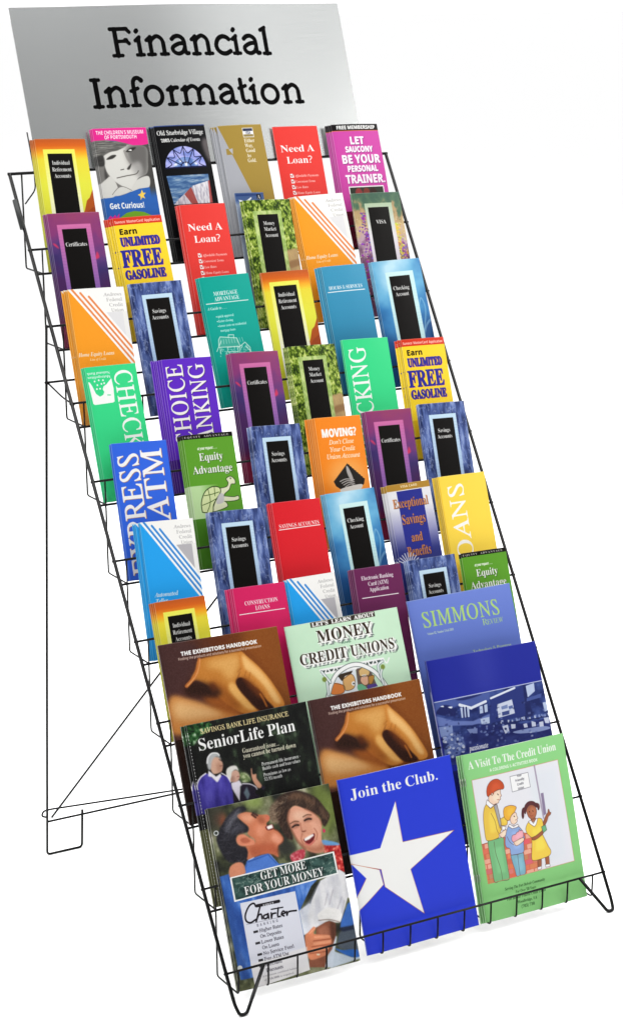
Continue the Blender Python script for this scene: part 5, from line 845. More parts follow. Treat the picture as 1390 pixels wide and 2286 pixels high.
'leg': [(0.19,3.4),(1.37,3.65),(2.85,4.35),(4.02,4.82),(4.79,5.41),(2.2,5.77),(-0.11,5.6)],
'leg2': [(0.39,3.66),(1.33,3.87),(2.82,4.51),(3.61,4.98),(2.09,5.07),(0.41,4.79)],
'fing': [(5.49,1.25),(6.04,1.68),(6.87,2.64),(7.55,3.79),(8.04,5.08),(7.25,5.24),(6.76,4.47),(6.38,3.83),(5.82,3.4),(5.51,3.07),(5.19,2.86),(4.87,3.07),(5.3,2.51)],
'fl': [(5.63,1.47),(6.06,1.88),(6.84,2.81),(7.41,3.82),(7.78,4.87),(7.34,4.79),(6.8,3.67),(6.08,2.75),(5.65,2.33)],
'gap': [(4.87,3.07),(5.16,2.87),(5.57,3.05),(6.05,3.55),(6.54,4.32),(7.25,5.24),(6.16,5.18),(5.4,4.25),(4.96,3.57)],
'gl': [(6.42,4.16),(6.57,4.49),(6.73,4.98)],
'wr1': [(5.11,2.48),(5.41,2.3)],
'wr2': [(5.55,2.84),(5.74,2.52)],
'wr3': [(5.84,3.0),(5.99,2.67)],
 },
 'navy': {
'phot': [(0.11,2.84),(8.92,2.77),(8.94,8.3),(0.21,7.13)],
'ceil': [(0.11,2.84),(4.48,2.83),(4.37,3.34),(2.76,3.78),(1.86,3.35),(0.07,3.6)],
'ov': [(1.79,2.91),(3.8,2.89),(3.1,3.02),(2.25,3.06)],
'dome': [(0.15,3.62),(0.66,3.14),(1.29,3.32),(1.47,3.98)],
'd1': [(0.49,3.18),(0.7,3.15),(0.72,3.26)],
'd2': [(1.04,3.31),(1.36,3.33),(1.26,3.45)],
'balc': [(0.04,3.74),(1.32,4.31),(2.76,4.56),(4.16,4.3),(4.05,4.78),(2.62,4.82),(0.13,4.45)],
'wall': [(4.37,3.34),(6.67,2.94),(7.22,2.82),(7.0,4.93),(4.1,4.93)],
'scr': [(4.87,3.78),(6.13,3.64),(6.17,4.61),(4.79,4.7)],
'sc2': [(5.16,3.98),(5.69,3.92),(5.67,4.17),(5.16,4.19)],
'sc3': [(5.14,4.36),(5.77,4.33),(5.71,4.6),(5.12,4.61)],
'sc4': [(5.74,4.07),(6.09,4.03),(6.09,4.24),(5.77,4.26)],
'ls1': [(4.47,3.29),(6.51,2.91)],
'ls2': [(2.87,3.66),(4.02,3.43)],
'ls3': [(1.95,3.32),(2.79,3.68)],
'win1': [(7.45,2.93),(8.17,2.83),(8.12,3.4),(7.45,3.72)],
'win2': [(8.58,4.27),(8.97,4.26),(8.98,4.84),(8.61,4.92)],
'win3': [(1.95,3.5),(2.63,3.62),(2.54,4.24),(1.92,4.2)],
'wb1': [(2.19,3.54),(2.1,4.2)],
'wb2': [(2.41,3.58),(2.33,4.24)],
'win4': [(3.45,3.69),(4.1,3.62),(4.03,4.14),(3.39,4.17)],
'w4': [(3.78,3.64),(3.72,4.19)],
'win5': [(3.35,4.52),(4.07,4.5),(4.02,4.92),(3.35,4.94)],
'wcol': [(7.22,2.82),(7.47,2.86),(7.59,5.03),(7.07,5.02)],
'wpan': [(7.3,3.98),(8.53,3.9),(8.64,3.63),(7.35,3.77)],
'floor': [(1.92,5.33),(3.36,4.88),(4.81,5.2),(6.98,5.43),(9.08,5.36),(8.94,8.3),(-0.19,7.06),(0.98,5.87)],
'tab': [(5.86,5.81),(8.18,5.86),(8.82,6.11),(7.68,6.17),(6.16,6.01)],
'c1': [(4.96,5.3),(5.43,5.27),(5.45,5.74),(5.09,5.85)],
'c2': [(5.68,5.29),(6.05,5.34),(5.99,5.62),(5.66,5.6)],
'c3': [(6.67,5.45),(6.98,5.43),(7.0,5.72),(6.7,5.71)],
'c4': [(7.38,5.36),(7.7,5.49),(7.68,5.77),(7.34,5.75)],
'c5': [(7.99,5.54),(8.34,5.53),(8.31,5.88),(7.96,5.86)],
'c6': [(8.43,5.32),(8.87,5.33),(8.81,5.75),(8.48,5.69)],
'rail': [(4.66,5.1),(7.02,5.23),(9.1,5.26)],
'lc': [(0.12,4.52),(1.1,4.55),(1.05,5.18),(0.14,5.16)],
'peo': [(0.52,5.29),(1.15,5.05),(1.7,5.57),(1.69,6.42),(0.23,6.64)],
'peo2': [(2.16,5.02),(2.98,5.09),(2.9,5.43),(2.34,5.33)],
 },
 'mcu': {
'top': [(1.91,3.19),(6.74,3.21),(6.6,3.5),(1.96,3.46)],
'arch': [(2.1,5.0),(2.52,4.24),(3.1,3.62),(4.06,3.27),(4.94,3.35),(5.79,3.89),(6.26,4.5),(6.53,5.0)],
'sp1': [(1.99,3.31),(2.21,3.66),(2.48,4.1)],
'sp2': [(6.66,3.38),(6.23,3.64),(6.29,4.37)],
'p1': [(2.34,5.04),(3.1,3.62),(4.13,3.28),(4.49,3.34),(4.42,5.02)],
'p2': [(4.53,3.35),(4.92,3.42),(5.6,3.73),(5.87,4.89),(4.42,5.02)],
'cap': [(3.04,3.71),(4.28,3.62),(4.13,3.8),(3.63,3.88),(3.34,4.19)],
'fc': [(3.44,4.07),(4.09,3.83),(4.31,4.22),(4.1,4.77),(3.43,4.78)],
'ora': [(2.71,4.2),(3.42,4.49),(3.25,4.95),(2.38,4.86)],
'hat': [(4.71,3.71),(5.13,3.52),(5.5,3.84),(5.36,4.14),(4.77,4.11)],
'f2': [(4.81,4.11),(5.29,4.13),(5.25,4.65),(4.93,4.72),(4.7,4.42)],
'hr': [(5.35,4.21),(5.79,4.22),(5.54,4.7),(5.29,4.65)],
'coat': [(5.15,4.76),(5.83,4.75),(5.93,4.96),(5.09,5.01)],
'grn': [(4.43,4.63),(4.87,4.65),(5.02,5.0),(4.43,4.99)],
'gl': [(4.88,4.03),(5.24,4.03),(5.2,4.18),(4.86,4.19)],
'gs1': [(2.16,4.88),(2.23,4.06),(2.09,3.84)],
'gs2': [(6.39,4.91),(6.32,4.24),(6.58,3.76)],
 },
 'museum': {
'photo': [(-0.16,0.84),(3.86,0.96),(3.5,4.13),(2.28,4.33),(1.21,4.54),(-0.47,4.56)],
'hat': [(-0.16,0.87),(0.86,0.81),(2.04,1.07),(2.3,1.2),(1.62,1.5),(0.99,1.61),(0.47,1.85),(0.46,2.42),(0.14,2.53),(-0.13,2.14),(-0.15,1.51)],
'brim': [(-0.13,1.95),(0.47,1.81),(0.5,2.42),(0.14,2.54),(-0.12,2.27)],
'face': [(0.41,1.97),(0.99,1.61),(2.16,1.17),(3.27,1.17),(3.78,1.44),(3.71,2.21),(3.48,3.1),(2.72,3.46),(2.16,4.23),(1.65,3.99),(1.04,3.58),(0.6,2.99),(0.49,2.48)],
'shade': [(2.36,1.21),(3.86,1.16),(3.58,3.1),(2.95,3.34),(2.51,2.68),(2.26,2.16)],
'cheek': [(2.4,2.55),(3.06,2.32),(3.2,3.09),(2.63,3.2)],
'e1': [(0.66,2.09),(1.09,1.82),(1.44,1.83),(1.13,2.05)],
'e2': [(2.17,1.62),(2.54,1.38),(2.99,1.35),(2.57,1.61)],
'ew': [(2.37,1.53),(2.59,1.46),(2.61,1.57)],
'n1': [(2.05,2.76),(2.43,2.43),(2.25,2.8)],
'n2': [(1.59,2.82),(1.82,2.78)],
'nsh': [(2.09,1.58),(2.21,2.03),(2.42,2.42)],
'mo': [(1.22,3.35),(1.93,3.23),(2.64,3.13),(2.88,2.92)],
'h1': [(-0.37,4.03),(0.38,3.43),(0.83,3.25),(1.16,4.03),(0.72,4.62),(-0.44,4.58)],
'h2': [(2.07,4.32),(2.56,3.58),(3.54,3.3),(3.48,4.03),(2.73,4.13)],
'h3': [(0.68,4.45),(1.16,4.03),(1.59,3.95),(2.16,4.23),(1.14,4.54)],
'hair': [(0.46,2.61),(0.62,3.25),(1.13,3.84),(0.87,4.15),(0.37,3.49)],
'star': [(2.89,4.19),(2.95,4.41),(3.15,4.42),(2.96,4.58),(3.03,4.81),(2.84,4.71),(2.67,4.91),(2.71,4.66),(2.52,4.53),(2.76,4.45)],
'splash': [(-0.0,6.14),(0.29,5.83),(0.44,5.97),(0.64,5.79),(0.73,5.98),(0.96,5.71),(0.9,6.05)],
'blue': [(-0.47,4.56),(0.16,4.67),(1.06,4.63),(1.93,4.35),(2.73,4.13),(3.5,4.05),(3.47,6.56),(-0.55,6.36)],
'pink': [(-0.08,-0.01),(4.0,0.01),(3.85,1.03),(3.56,1.13),(2.85,1.17),(2.18,1.07),(1.53,0.89),(0.86,0.81),(-0.17,0.86)],
 },
 'equity': {
'shell': [(0.61,5.08),(0.65,4.42),(1.01,3.78),(1.57,3.5),(2.07,3.58),(2.13,3.89),(1.77,4.32),(1.48,4.7),(1.31,5.18)],
'body': [(2.17,3.64),(2.63,3.58),(2.79,3.34),(2.69,3.07),(3.03,2.93),(3.31,3.18),(3.28,3.45),(3.0,3.46),(2.79,3.8),(2.4,4.07),(2.3,4.42),(2.5,4.7),(2.41,4.92),(1.53,5.12),(1.38,5.0),(1.63,4.51),(1.99,4.03)],
'arm': [(2.31,4.17),(3.03,4.29),(3.38,4.25),(3.4,4.48),(2.98,4.56),(2.31,4.53)],
'belly': [(1.99,4.03),(2.33,4.06),(2.24,4.57),(1.72,4.62)],
's1': [(0.91,4.03),(1.49,3.98),(2.01,3.88)],
's2': [(0.7,4.63),(1.29,4.48),(1.72,4.31)],
's3': [(1.26,3.65),(1.29,4.48),(0.96,5.11)],
's4': [(1.73,3.54),(1.69,4.11)],
 },
 'moving': {
'dia': [(1.95,3.12),(2.44,3.91),(3.08,4.96),(2.85,5.0),(1.95,5.15),(0.79,5.05),(0.61,4.84),(1.26,3.94)],
'h1': [(1.97,3.2),(2.23,3.37),(2.01,3.87),(1.81,3.98)],
'h2': [(1.22,4.19),(1.82,4.11),(2.38,4.29),(2.92,4.59)],
'h3': [(0.85,4.67),(1.62,4.48),(2.17,4.66)],
'h4': [(1.24,4.96),(2.0,4.83),(2.86,4.95)],
 },
 'mort': {
'roof': [(0.59,4.24),(0.74,4.05),(1.96,4.25),(2.1,4.84),(0.51,4.73),(0.59,4.24)],
'wall': [(0.59,4.74),(0.55,5.16)],
'wall2': [(2.04,4.83),(2.0,5.32)],
'wing': [(1.98,4.89),(2.52,4.6),(2.83,4.99),(2.74,5.41)],
'ch': [(1.34,4.18),(1.39,3.98),(1.78,4.02),(1.73,4.23)],
'win': [(1.13,4.8),(1.92,4.82),(1.87,5.17),(1.11,5.11),(1.13,4.8)],
'tr': [(0.3,4.99),(0.76,4.33)],
'tr2': [(2.54,4.89),(2.85,5.28)],
 },
 'sturb': {
'ph': [(0.32,3.42),(3.5,3.42),(3.45,5.5),(0.5,5.39)],
'fl': [(0.5,5.39),(0.93,5.03),(1.99,4.31),(3.45,3.87),(3.45,5.5)],
'r1': [(1.41,4.73),(2.01,4.25),(2.34,5.44),(1.85,5.41)],
'r2': [(3.41,3.87),(3.52,3.87),(3.46,5.44),(3.23,5.49)],
'w': [(2.09,4.19),(3.37,3.9),(3.23,5.49),(2.38,5.44)],
 },
 'gold': {
'silver': [(0.0,-0.0),(1.7,4.59),(2.6,7.49),(-0.72,7.26),(-1.0,-0.11)],
'sq': [(0.38,1.57),(0.94,1.54),(0.88,1.96),(0.37,1.97)],
'sq2': [(0.59,1.61),(0.94,1.54),(0.88,1.96)],
'card': [(2.01,0.26),(2.92,0.25),(2.84,0.79),(1.93,0.81)],
 },
}

# ------------------------------------------------------------------ cover designs
BW, BH = 3.75, 8.75
WHITE = (246, 246, 244); BLACK = (12, 10, 8)

def frame_panel(a, o0, o1, oy, i0, i1, iy, top, bot):
    """pale window frame fading downward round a black title panel"""
    n = 40
    for k in range(n):
        y0 = oy + (a.h - oy) * k / n; y1 = oy + (a.h - oy) * (k + 1) / n
        t = min(1, k / n * 1.6)
        c = [top[i] * (1 - t) + bot[i] * t for i in range(3)]
        a.rect(o0, y0, o1, y1, c)
    a.rect(i0, iy, i1, a.h, BLACK)

def d_ira():
    a = Art(BW, BH)
    a.vgrad([(0, (188, 88, 36)), (.45, (214, 100, 30)), (.95, (244, 170, 40)), (1.35, (232, 214, 60)), (3, (226, 226, 70)), (8.7, (214, 214, 60))])
    a.poly([(2.55, 5.4), (2.95, 4.8), (3.2, 4.15), (3.45, 3.95), (3.75, 3.4), (3.75, 7.5), (2.4, 7.2)], (178, 84, 32))
    a.poly([(2.7, 5.6), (3.1, 4.9), (3.75, 4.5), (3.75, 7.5), (2.4, 7.2)], (150, 60, 30), .6)
    frame_panel(a, .52, 2.85, .7, .8, 2.6, .99, (236, 236, 92), (246, 246, 240))
    for s, y, w in (('Individual', 1.73, 1.3), ('Retirement', 2.17, 1.42), ('Accounts', 2.6, 1.22)):
        a.text(s, 1.7, y, .27, WHITE, 'B', w, 'c')
    return a

def d_museum():
    a = Art(3.95, 9.2, bg=(46, 98, 178)); P = PRINT['museum']
    a.poly(P['photo'], (118, 116, 112))
    a.poly([(2.4, .9), (3.95, .9), (3.95, 4.4), (2.4, 4.4)], (70, 68, 66), 1, False, .5)
    a.poly(P['hair'], (70, 68, 66), 1, True, .1)
    a.poly(P['face'], (214, 212, 206), 1, True, .06)
    a.poly(P['shade'], (84, 82, 80), .85, True, .4)
    a.poly(P['cheek'], (196, 194, 190), .6, True, .25)
    a.stroke(P['nsh'], .18, (130, 126, 122), .6, True)
    a.poly(P['hat'], (110, 108, 104), 1, True, .04)
    m = a.noise(.03, .5, 5, 3)
    f = a.mask([smooth_loop(P['hat'])])
    a.put(f, a.ramp(m, [(.3, (70, 70, 68)), (.7, (150, 148, 142))]), .7)
    a.poly(P['brim'], (48, 47, 46), .85, True, .08)
    for n in ('h1', 'h2', 'h3'): a.poly(P[n], (208, 206, 200), 1, True, .06)
    a.stroke(P['h3'][:4], .05, (120, 118, 114), .8, True)
    for n in ('e1', 'e2'): a.poly(P[n], (40, 38, 36), .9, True, .05)
    a.poly(P['ew'], (225, 225, 220), 1, True)
    a.poly(P['n1'], (50, 48, 46), .9, True, .06); a.stroke(P['n2'], .06, (70, 68, 64), .9)
    a.stroke(P['mo'], .07, (96, 92, 88), .9, True)
    a.poly(P['blue'] , (46, 98, 178), 1, False)
    a.poly([(0, 7.2), (0, 6.3), (.8, 6.1), (1.5, 5.7), (2.1, 5.6), (2.8, 5.7), (3.3, 5.95), (3.95, 6.2), (3.95, 9.2), (0, 9.2)], (112, 164, 40))
    a.poly([(0, 6.3), (.6, 6.25), (1.2, 6.6), (1.0, 9.2), (0, 9.2)], (70, 120, 36))
    a.poly(P['splash'], (214, 40, 140))
    a.poly([(-.1, -.1), (4, -.1), (4, 1.12), (3.5, 1.2), (2.8, 1.2), (2.3, 1.05), (1.6, .88), (.8, .8), (-.1, .82)], (226, 44, 140), 1)
    a.text("THE CHILDREN'S MUSEUM", 1.98, .42, .24, WHITE, 'S', 3.5, 'c')
    a.text('OF PORTSMOUTH', 1.98, .74, .24, WHITE, 'S', 2.4, 'c')
    a.poly(P['star'], (244, 204, 90))
    a.text('Get Curious!', .35, 5.4, .36, WHITE, 'S', 2.55, bold=.006)
    return a

def d_sturb():
    a = Art(3.9, 9.2, bg=(10, 10, 12)); P = PRINT['sturb']
    a.rect(0, 0, 3.9, .08, (40, 62, 120))
    a.text('Old Sturbridge Village', .2, .66, .3, WHITE, 'U', 3.55, bold=.006)
    a.text('2003 Calendar of Events', .42, 1.13, .22, WHITE, 'U', 2.98, bold=.005)
    cx, cy, rx, ry_ = 1.93, 2.92, 1.55, 1.46
    arc = [(cx + rx * math.cos(t), cy - ry_ * math.sin(t)) for t in np.linspace(0, math.pi, 40)]
    f = a.mask([arc])
    a.put(f, a.ramp(a.noise(.5, .8, 3), [(.3, (110, 130, 200)), (.5, (160, 165, 228)), (.7, (190, 190, 240))]))
    low = [(cx + rx * .62 * math.cos(t), cy - ry_ * .5 * math.sin(t)) for t in np.linspace(0, math.pi, 30)]
    a.put(a.mask([low]), a.ramp(a.noise(.3, .4, 7), [(.35, (70, 104, 170)), (.6, (120, 150, 205)), (.72, (240, 240, 240))]), .9)
    ink = (22, 24, 62)
    for t in np.linspace(0, math.pi, 7)[1:-1]:
        a.stroke([(cx + .35 * math.cos(t), cy - .33 * math.sin(t)), (cx + rx * math.cos(t), cy - ry_ * math.sin(t))], .06, ink)
    for q0, q1 in zip(np.linspace(0, math.pi, 7)[:-1], np.linspace(0, math.pi, 7)[1:]):
        pts = []
        for s in np.linspace(0, 1, 9):
            t = q0 + (q1 - q0) * s; rr = 1 - .3 * math.sin(math.pi * s)
            pts.append((cx + rx * rr * math.cos(t), cy - ry_ * rr * math.sin(t)))
        a.stroke(pts, .055, ink)
    a.stroke([(cx + .4 * math.cos(t), cy - .38 * math.sin(t)) for t in np.linspace(0, math.pi, 14)], .06, ink)
    a.rect(cx - rx, 2.84, cx + rx, 2.94, ink)
    a.put(a.mask([P['ph']]), a.ramp(a.noise(.12, .6, 11), [(.3, (58, 92, 140)), (.55, (96, 130, 170)), (.75, (150, 170, 190))]))
    a.put(a.mask([P['fl']]), a.ramp(a.noise(.4, .1, 12), [(.3, (170, 160, 170)), (.6, (216, 206, 212))]))
    a.poly(P['r1'], (160, 66, 60), .9); a.poly(P['r2'], (170, 70, 66), .9)
    a.put(a.mask([P['w']]), a.ramp(a.noise(.3, .08, 14), [(.3, (176, 172, 184)), (.65, (232, 228, 232))]))
    a.poly([(3.45, 1.2), (3.9, 1.0), (3.9, 2.6), (3.6, 2.2)], (150, 140, 140), .6, True, .25)
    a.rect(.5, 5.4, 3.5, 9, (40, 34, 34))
    return a

def d_gold():
    a = Art(BW, BH, bg=(164, 136, 62)); P = PRINT['gold']
    a.poly([(-.1, -.1), (.02, 0), (1.83, 4.49), (3.6, 9), (-.1, 9)], (170, 172, 178))
    a.poly(P['sq'], (160, 134, 66)); a.poly(P['sq2'], (180, 180, 184))
    x0, y0, x1, y1 = 2.02, .22, 2.95, .86
    a.rect(x0, y0, x1, y1, (240, 240, 240)); a.rect(x0 + .04, y0 + .04, x1 - .04, y0 + .22, (50, 56, 84)); a.rect(x0 + .04, y1 - .2, x1 - .04, y1 - .04, (150, 130, 80))
    a.text('VISA', (x0 + x1) / 2, y0 + .42, .17, (60, 64, 92), 'S', .45, 'c')
    for i, s in enumerate(('Either', 'Way,', 'Good', 'As', 'Gold.')):
        a.text(s, 2.02, 1.2 + .335 * i, .25, (244, 240, 228), 'U' if False else 'B', {'Either': .9, 'Way,': .72, 'Good': .8, 'As': .38, 'Gold.': .78}[s])
    return a

def d_loan():
    a = Art(3.6, BH, bg=(232, 64, 58))
    a.text('Need A', 1.72, 1.79, .47, WHITE, 'B', 2.72, 'c'); a.text('Loan?', 1.75, 2.6, .47, WHITE, 'B', 2.1, 'c')
    for i, (s, w) in enumerate((('Affordable Payments', 1.95), ('Convenient Terms', 1.6), ('Low Rates', .95), ('Home Equity Loans', 1.85), ('Special Credit', 1.4))):
        y = 3.6 + .4 * i
        a.rect(.8, y - .27, 1.07, y, WHITE); a.stroke([(.85, y - .17), (.92, y - .07), (1.04, y - .26)], .05, (180, 40, 40))
        a.text(s, 1.15, y - .03, .17, (252, 220, 214), 'I', w)
    return a

def d_train():
    a = Art(3.9, BH, bg=(204, 74, 164))
    a.rect(0, 0, 3.9, .46, (20, 16, 18)); a.rect(0, .46, 3.9, .5, (220, 120, 60))
    a.text('FREE MEMBERSHIP', 2.03, .36, .24, WHITE, 'S', 3.25, 'c', bold=.008)
    for s, y, c, w, x in (('LET', 1.44, .5, 1.2, 1.92), ('SAUCONY', 2.0, .38, 2.3, 2.0), ('BE YOUR', 2.8, .56, 3.2, 2.02), ('PERSONAL', 3.4, .4, 2.55, 2.04), ('TRAINER.', 4.22, .56, 3.3, 2.15)):
        a.text(s, x + .03, y + .04, c, (90, 30, 90), 'S', w, 'c', bold=.02)
        a.text(s, x, y, c, (250, 240, 246), 'S', w, 'c', bold=.02)
    a.rect(.62, 4.44, 3.55, 8.2, WHITE); a.rect(.7, 4.52, 3.48, 8.1, (52, 58, 48))
    for x, c in ((1.4, (150, 60, 60)), (2.05, (130, 60, 50)), (2.6, (60, 36, 30))):
        a.ell(x, 4.95, .3, .38, c, 1, .08); a.ell(x, 5.2, .2, .26, (200, 150, 120), 1, .04)
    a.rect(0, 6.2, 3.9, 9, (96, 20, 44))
    return a

def d_cert():
    a = Art(3.7, BH)
    n = a.noise(1.6, 2.2, 21, 4); yy = np.linspace(0, 1, a.H)[:, None]
    f = np.clip(yy * 1.7 + (n - .5) * .7, 0, 1)
    a.fill(a.ramp(f, [(0, (152, 66, 104)), (.3, (134, 58, 116)), (.5, (92, 58, 120)), (.75, (62, 48, 104)), (1, (74, 40, 92))]))
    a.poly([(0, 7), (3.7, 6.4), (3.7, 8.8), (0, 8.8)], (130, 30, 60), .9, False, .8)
    for p in ([(2.75, 2.7), (2.95, 2.9), (3.1, 2.62), (3.22, 2.95), (3.05, 3.1), (2.8, 3.08)], [(.1, 1.95), (.3, 2.0), (.5, 2.3), (.3, 2.2)]):
        a.poly(p, (214, 60, 96), .9, True, .08)
    frame_panel(a, .58, 2.95, .76, .88, 2.6, 1.06, (206, 110, 166), (130, 100, 180))
    a.text('Certificates', 1.74, 2.2, .27, WHITE, 'B', 1.52, 'c')
    return a

def d_gas():
    a = Art(3.6, 8.2, bg=(252, 216, 50))
    a.rect(0, 0, 3.6, .49, (216, 56, 34))
    a.text("Sunoco' MasterCard' Application", .12, .37, .17, (255, 226, 214), 'S', 3.35)
    a.text('Earn', .3, 1.13, .36, BLACK, 'S', 1.32, bold=.008)
    for s, y, c, w, x in (('UNLIMITED', 1.9, .56, 2.88, .27), ('FREE', 3.3, 1.1, 2.98, .12), ('GASOLINE', 4.12, .58, 2.95, .18)):
        a.text(s, x + .035, y + .03, c, (214, 70, 120), 'B', w, bold=.02)
        a.text(s, x, y, c, (44, 48, 150), 'B', w, bold=.035)
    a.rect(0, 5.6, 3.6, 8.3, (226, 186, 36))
    return a

def d_money():
    a = Art(BW, BH)
    n = a.noise(.3, .22, 31, 5); n2 = a.noise(.14, .07, 32, 3)
    f = n * .55 + n2 * .45
    a.fill(a.ramp(f, [(.3, (26, 40, 14)), (.43, (62, 86, 24)), (.52, (116, 142, 44)), (.62, (176, 196, 92)), (.75, (226, 228, 160))]))
    a.poly([(2.7, 3.75), (3.2, 3.5), (3.75, 3.6), (3.75, 5.2), (2.75, 5.1)], (196, 160, 116), .9, True, .12)
    a.poly([(2.8, 4.4), (3.75, 4.2), (3.75, 4.6), (2.8, 4.8)], (140, 100, 66), .7, True, .12)
    a.put(a.mask([[(.67, .76), (2.9, .76), (2.9, 8.75), (.67, 8.75)]]), a.ramp(a.noise(.3, .2, 34), [(.3, (150, 180, 96)), (.7, (206, 222, 150))]), .9)
    a.rect(.98, 1.02, 2.6, 8.75, BLACK)
    for s, y, w in (('Money', 1.75, .9), ('Market', 2.15, .96), ('Account', 2.58, 1.05)): a.text(s, 1.34, y, .26, WHITE, 'B', w)
    return a

def d_visa():
    a = Art(4.0, BH)
    n = a.noise(.5, .35, 41, 4); yy = np.linspace(0, 1, a.H)[:, None]
    f = np.clip(yy * 1.9 + (n - .5) * .5, 0, 1)
    a.fill(a.ramp(f, [(0, (70, 100, 84)), (.2, (88, 118, 92)), (.32, (176, 150, 110)), (.55, (206, 180, 130)), (.8, (190, 160, 176)), (1, (120, 80, 110))]))
    rng = np.random.default_rng(4)
    for cx, y0, y1, col in ((.72, 1.4, 6.5, (128, 66, 152)), (3.6, 3.6, 6.6, (150, 90, 160)), (3.35, 2.2, 6, (222, 190, 84))):
        for k in range(170):
            y = y0 + (y1 - y0) * rng.random(); w = .08 + .34 * (y - y0) / (y1 - y0)
            c = np.array(col) + rng.normal(0, 26, 3)
            a.ell(cx + rng.normal(0, w), y, .05 + .05 * rng.random(), .06, np.clip(c, 0, 255), .8)
    for k in range(140):
        a.ell(rng.random() * 4, 1.6 + rng.random() * 6, .035, .04, (236, 220, 190), .7)
    a.vgrad([(.75, (176, 196, 164)), (3, (226, 222, 226)), (8.7, (222, 200, 226))], .95, .75, 3.22, BH)
    a.rect(1.2, 1.04, 2.9, BH, BLACK)
    a.text('VISA', 2.1, 2.22, .27, WHITE, 'B', .8, 'c')
    return a

def d_heq(blue=False):
    a = Art(3.95, BH, bg=(247, 246, 243))
    main = (40, 164, 240) if blue else (250, 160, 42)
    line = (56, 140, 216) if blue else (236, 142, 84)
    a.poly([(1.85, 1.62), (3.95, 1.62), (3.95, 5.0), (3.55, 4.55)], (182, 180, 184) if blue else (226, 224, 226))
    a.poly([(3.62, 1.62), (3.95, 1.62), (3.95, 9), (3.62, 9)], (236, 235, 232))
    a.poly([(0, 0), (.12, .0), (3.95, 5.25), (3.95, 8.8), (0, 8.8)], main)
    for x0, y0 in ((.22, 0), (.74, .52), (1.16, .83)):
        pass
    for off, y0 in ((.0, .02), (.36, .28), (.72, .54), (1.08, .82)):
        dx, dy = 1.0, 1.371
        xs = off + .1 + y0 / dy
        p = [(xs, y0), (xs + 9, y0 + 9 * dy)]
        a.stroke(p, .145, (247, 247, 246))
        q = [(xs + .18, y0), (xs + 9.18, y0 + 9 * dy)]
        if off < 1: a.stroke(q, .145, line)
    a.poly([(3.62, 4.2), (3.95, 4.6), (3.95, 9), (3.62, 9)], main if False else (246, 246, 244), 0)
    for i, (s, w) in enumerate((('Andrews', 1.3), ('Federal', 1.15), ('Credit', 1.0), ('Union', .9))):
        a.text(s, 3.76, .57 + .345 * i, .22, (150, 148, 148), 'U', w, 'r')
    if blue:
        a.text('Automated', .42, 4.8, .28, WHITE, 'I', 1.7); a.text('Teller', .42, 5.2, .28, WHITE, 'I', .9)
        a.text('Machine', .42, 5.6, .28, WHITE, 'I', 1.3)
    else:
        a.text('Home Equity Loans', .08, 4.38, .25, WHITE, 'I', 2.5); a.text('Line of Credit', .8, 4.68, .16, (255, 232, 200), 'I', 1.12)
    return a
def d_teller(): return d_heq(True)

def d_sav():
    a = Art(3.88, BH)
    n = a.noise(1.3, .28, 51, 5); n2 = np.abs(a.noise(1.0, .45, 52, 5) - .5)
    a.fill(a.ramp(n, [(.25, (36, 46, 84)), (.42, (58, 74, 128)), (.58, (90, 110, 168)), (.75, (140, 158, 206))]))
    v = np.clip(1 - n2 / .035, 0, 1)[..., None]
    a.im = a.im * (1 - .5 * v) + np.array((186, 200, 232)) / 255 * .5 * v
    frame_panel(a, .8, 3.04, .8, 1.06, 2.77, 1.08, (196, 222, 240), (170, 196, 232))
    a.text('Savings', 1.87, 2.04, .27, WHITE, 'B', 1.02, 'c'); a.text('Accounts', 1.88, 2.46, .27, WHITE, 'B', 1.22, 'c')
    return a

def d_check():
    a = Art(4.0, BH)
    n = a.noise(1.8, 2.4, 61, 4); yy = np.linspace(0, 1, a.H)[:, None]; xx = np.linspace(0, 1, a.W)[None]
    f = np.clip(1 - np.hypot((xx - .3) * .8, (yy - .05) * 1.4) * 1.1 + (n - .5) * .7, 0, 1)
    a.fill(a.ramp(f, [(0, (36, 84, 140)), (.35, (62, 130, 186)), (.65, (108, 178, 216)), (1, (190, 226, 242))]))
    a.stroke([(2.6, 6.5), (3.3, 5.0), (3.7, 3.6), (3.5, 2.8), (3.2, 3.4)], .1, (150, 200, 226), .5, True)
    a.stroke([(3.1, 5.6), (3.5, 4.8), (3.9, 4.4)], .16, (170, 212, 232), .4, True)
    frame_panel(a, .95, 3.25, .82, 1.21, 2.9, 1.12, (206, 238, 236), (196, 232, 236))
    a.text('Checking', 2.03, 2.09, .27, WHITE, 'B', 1.32, 'c'); a.text('Account', 2.03, 2.52, .27, WHITE, 'B', 1.08, 'c')
    return a

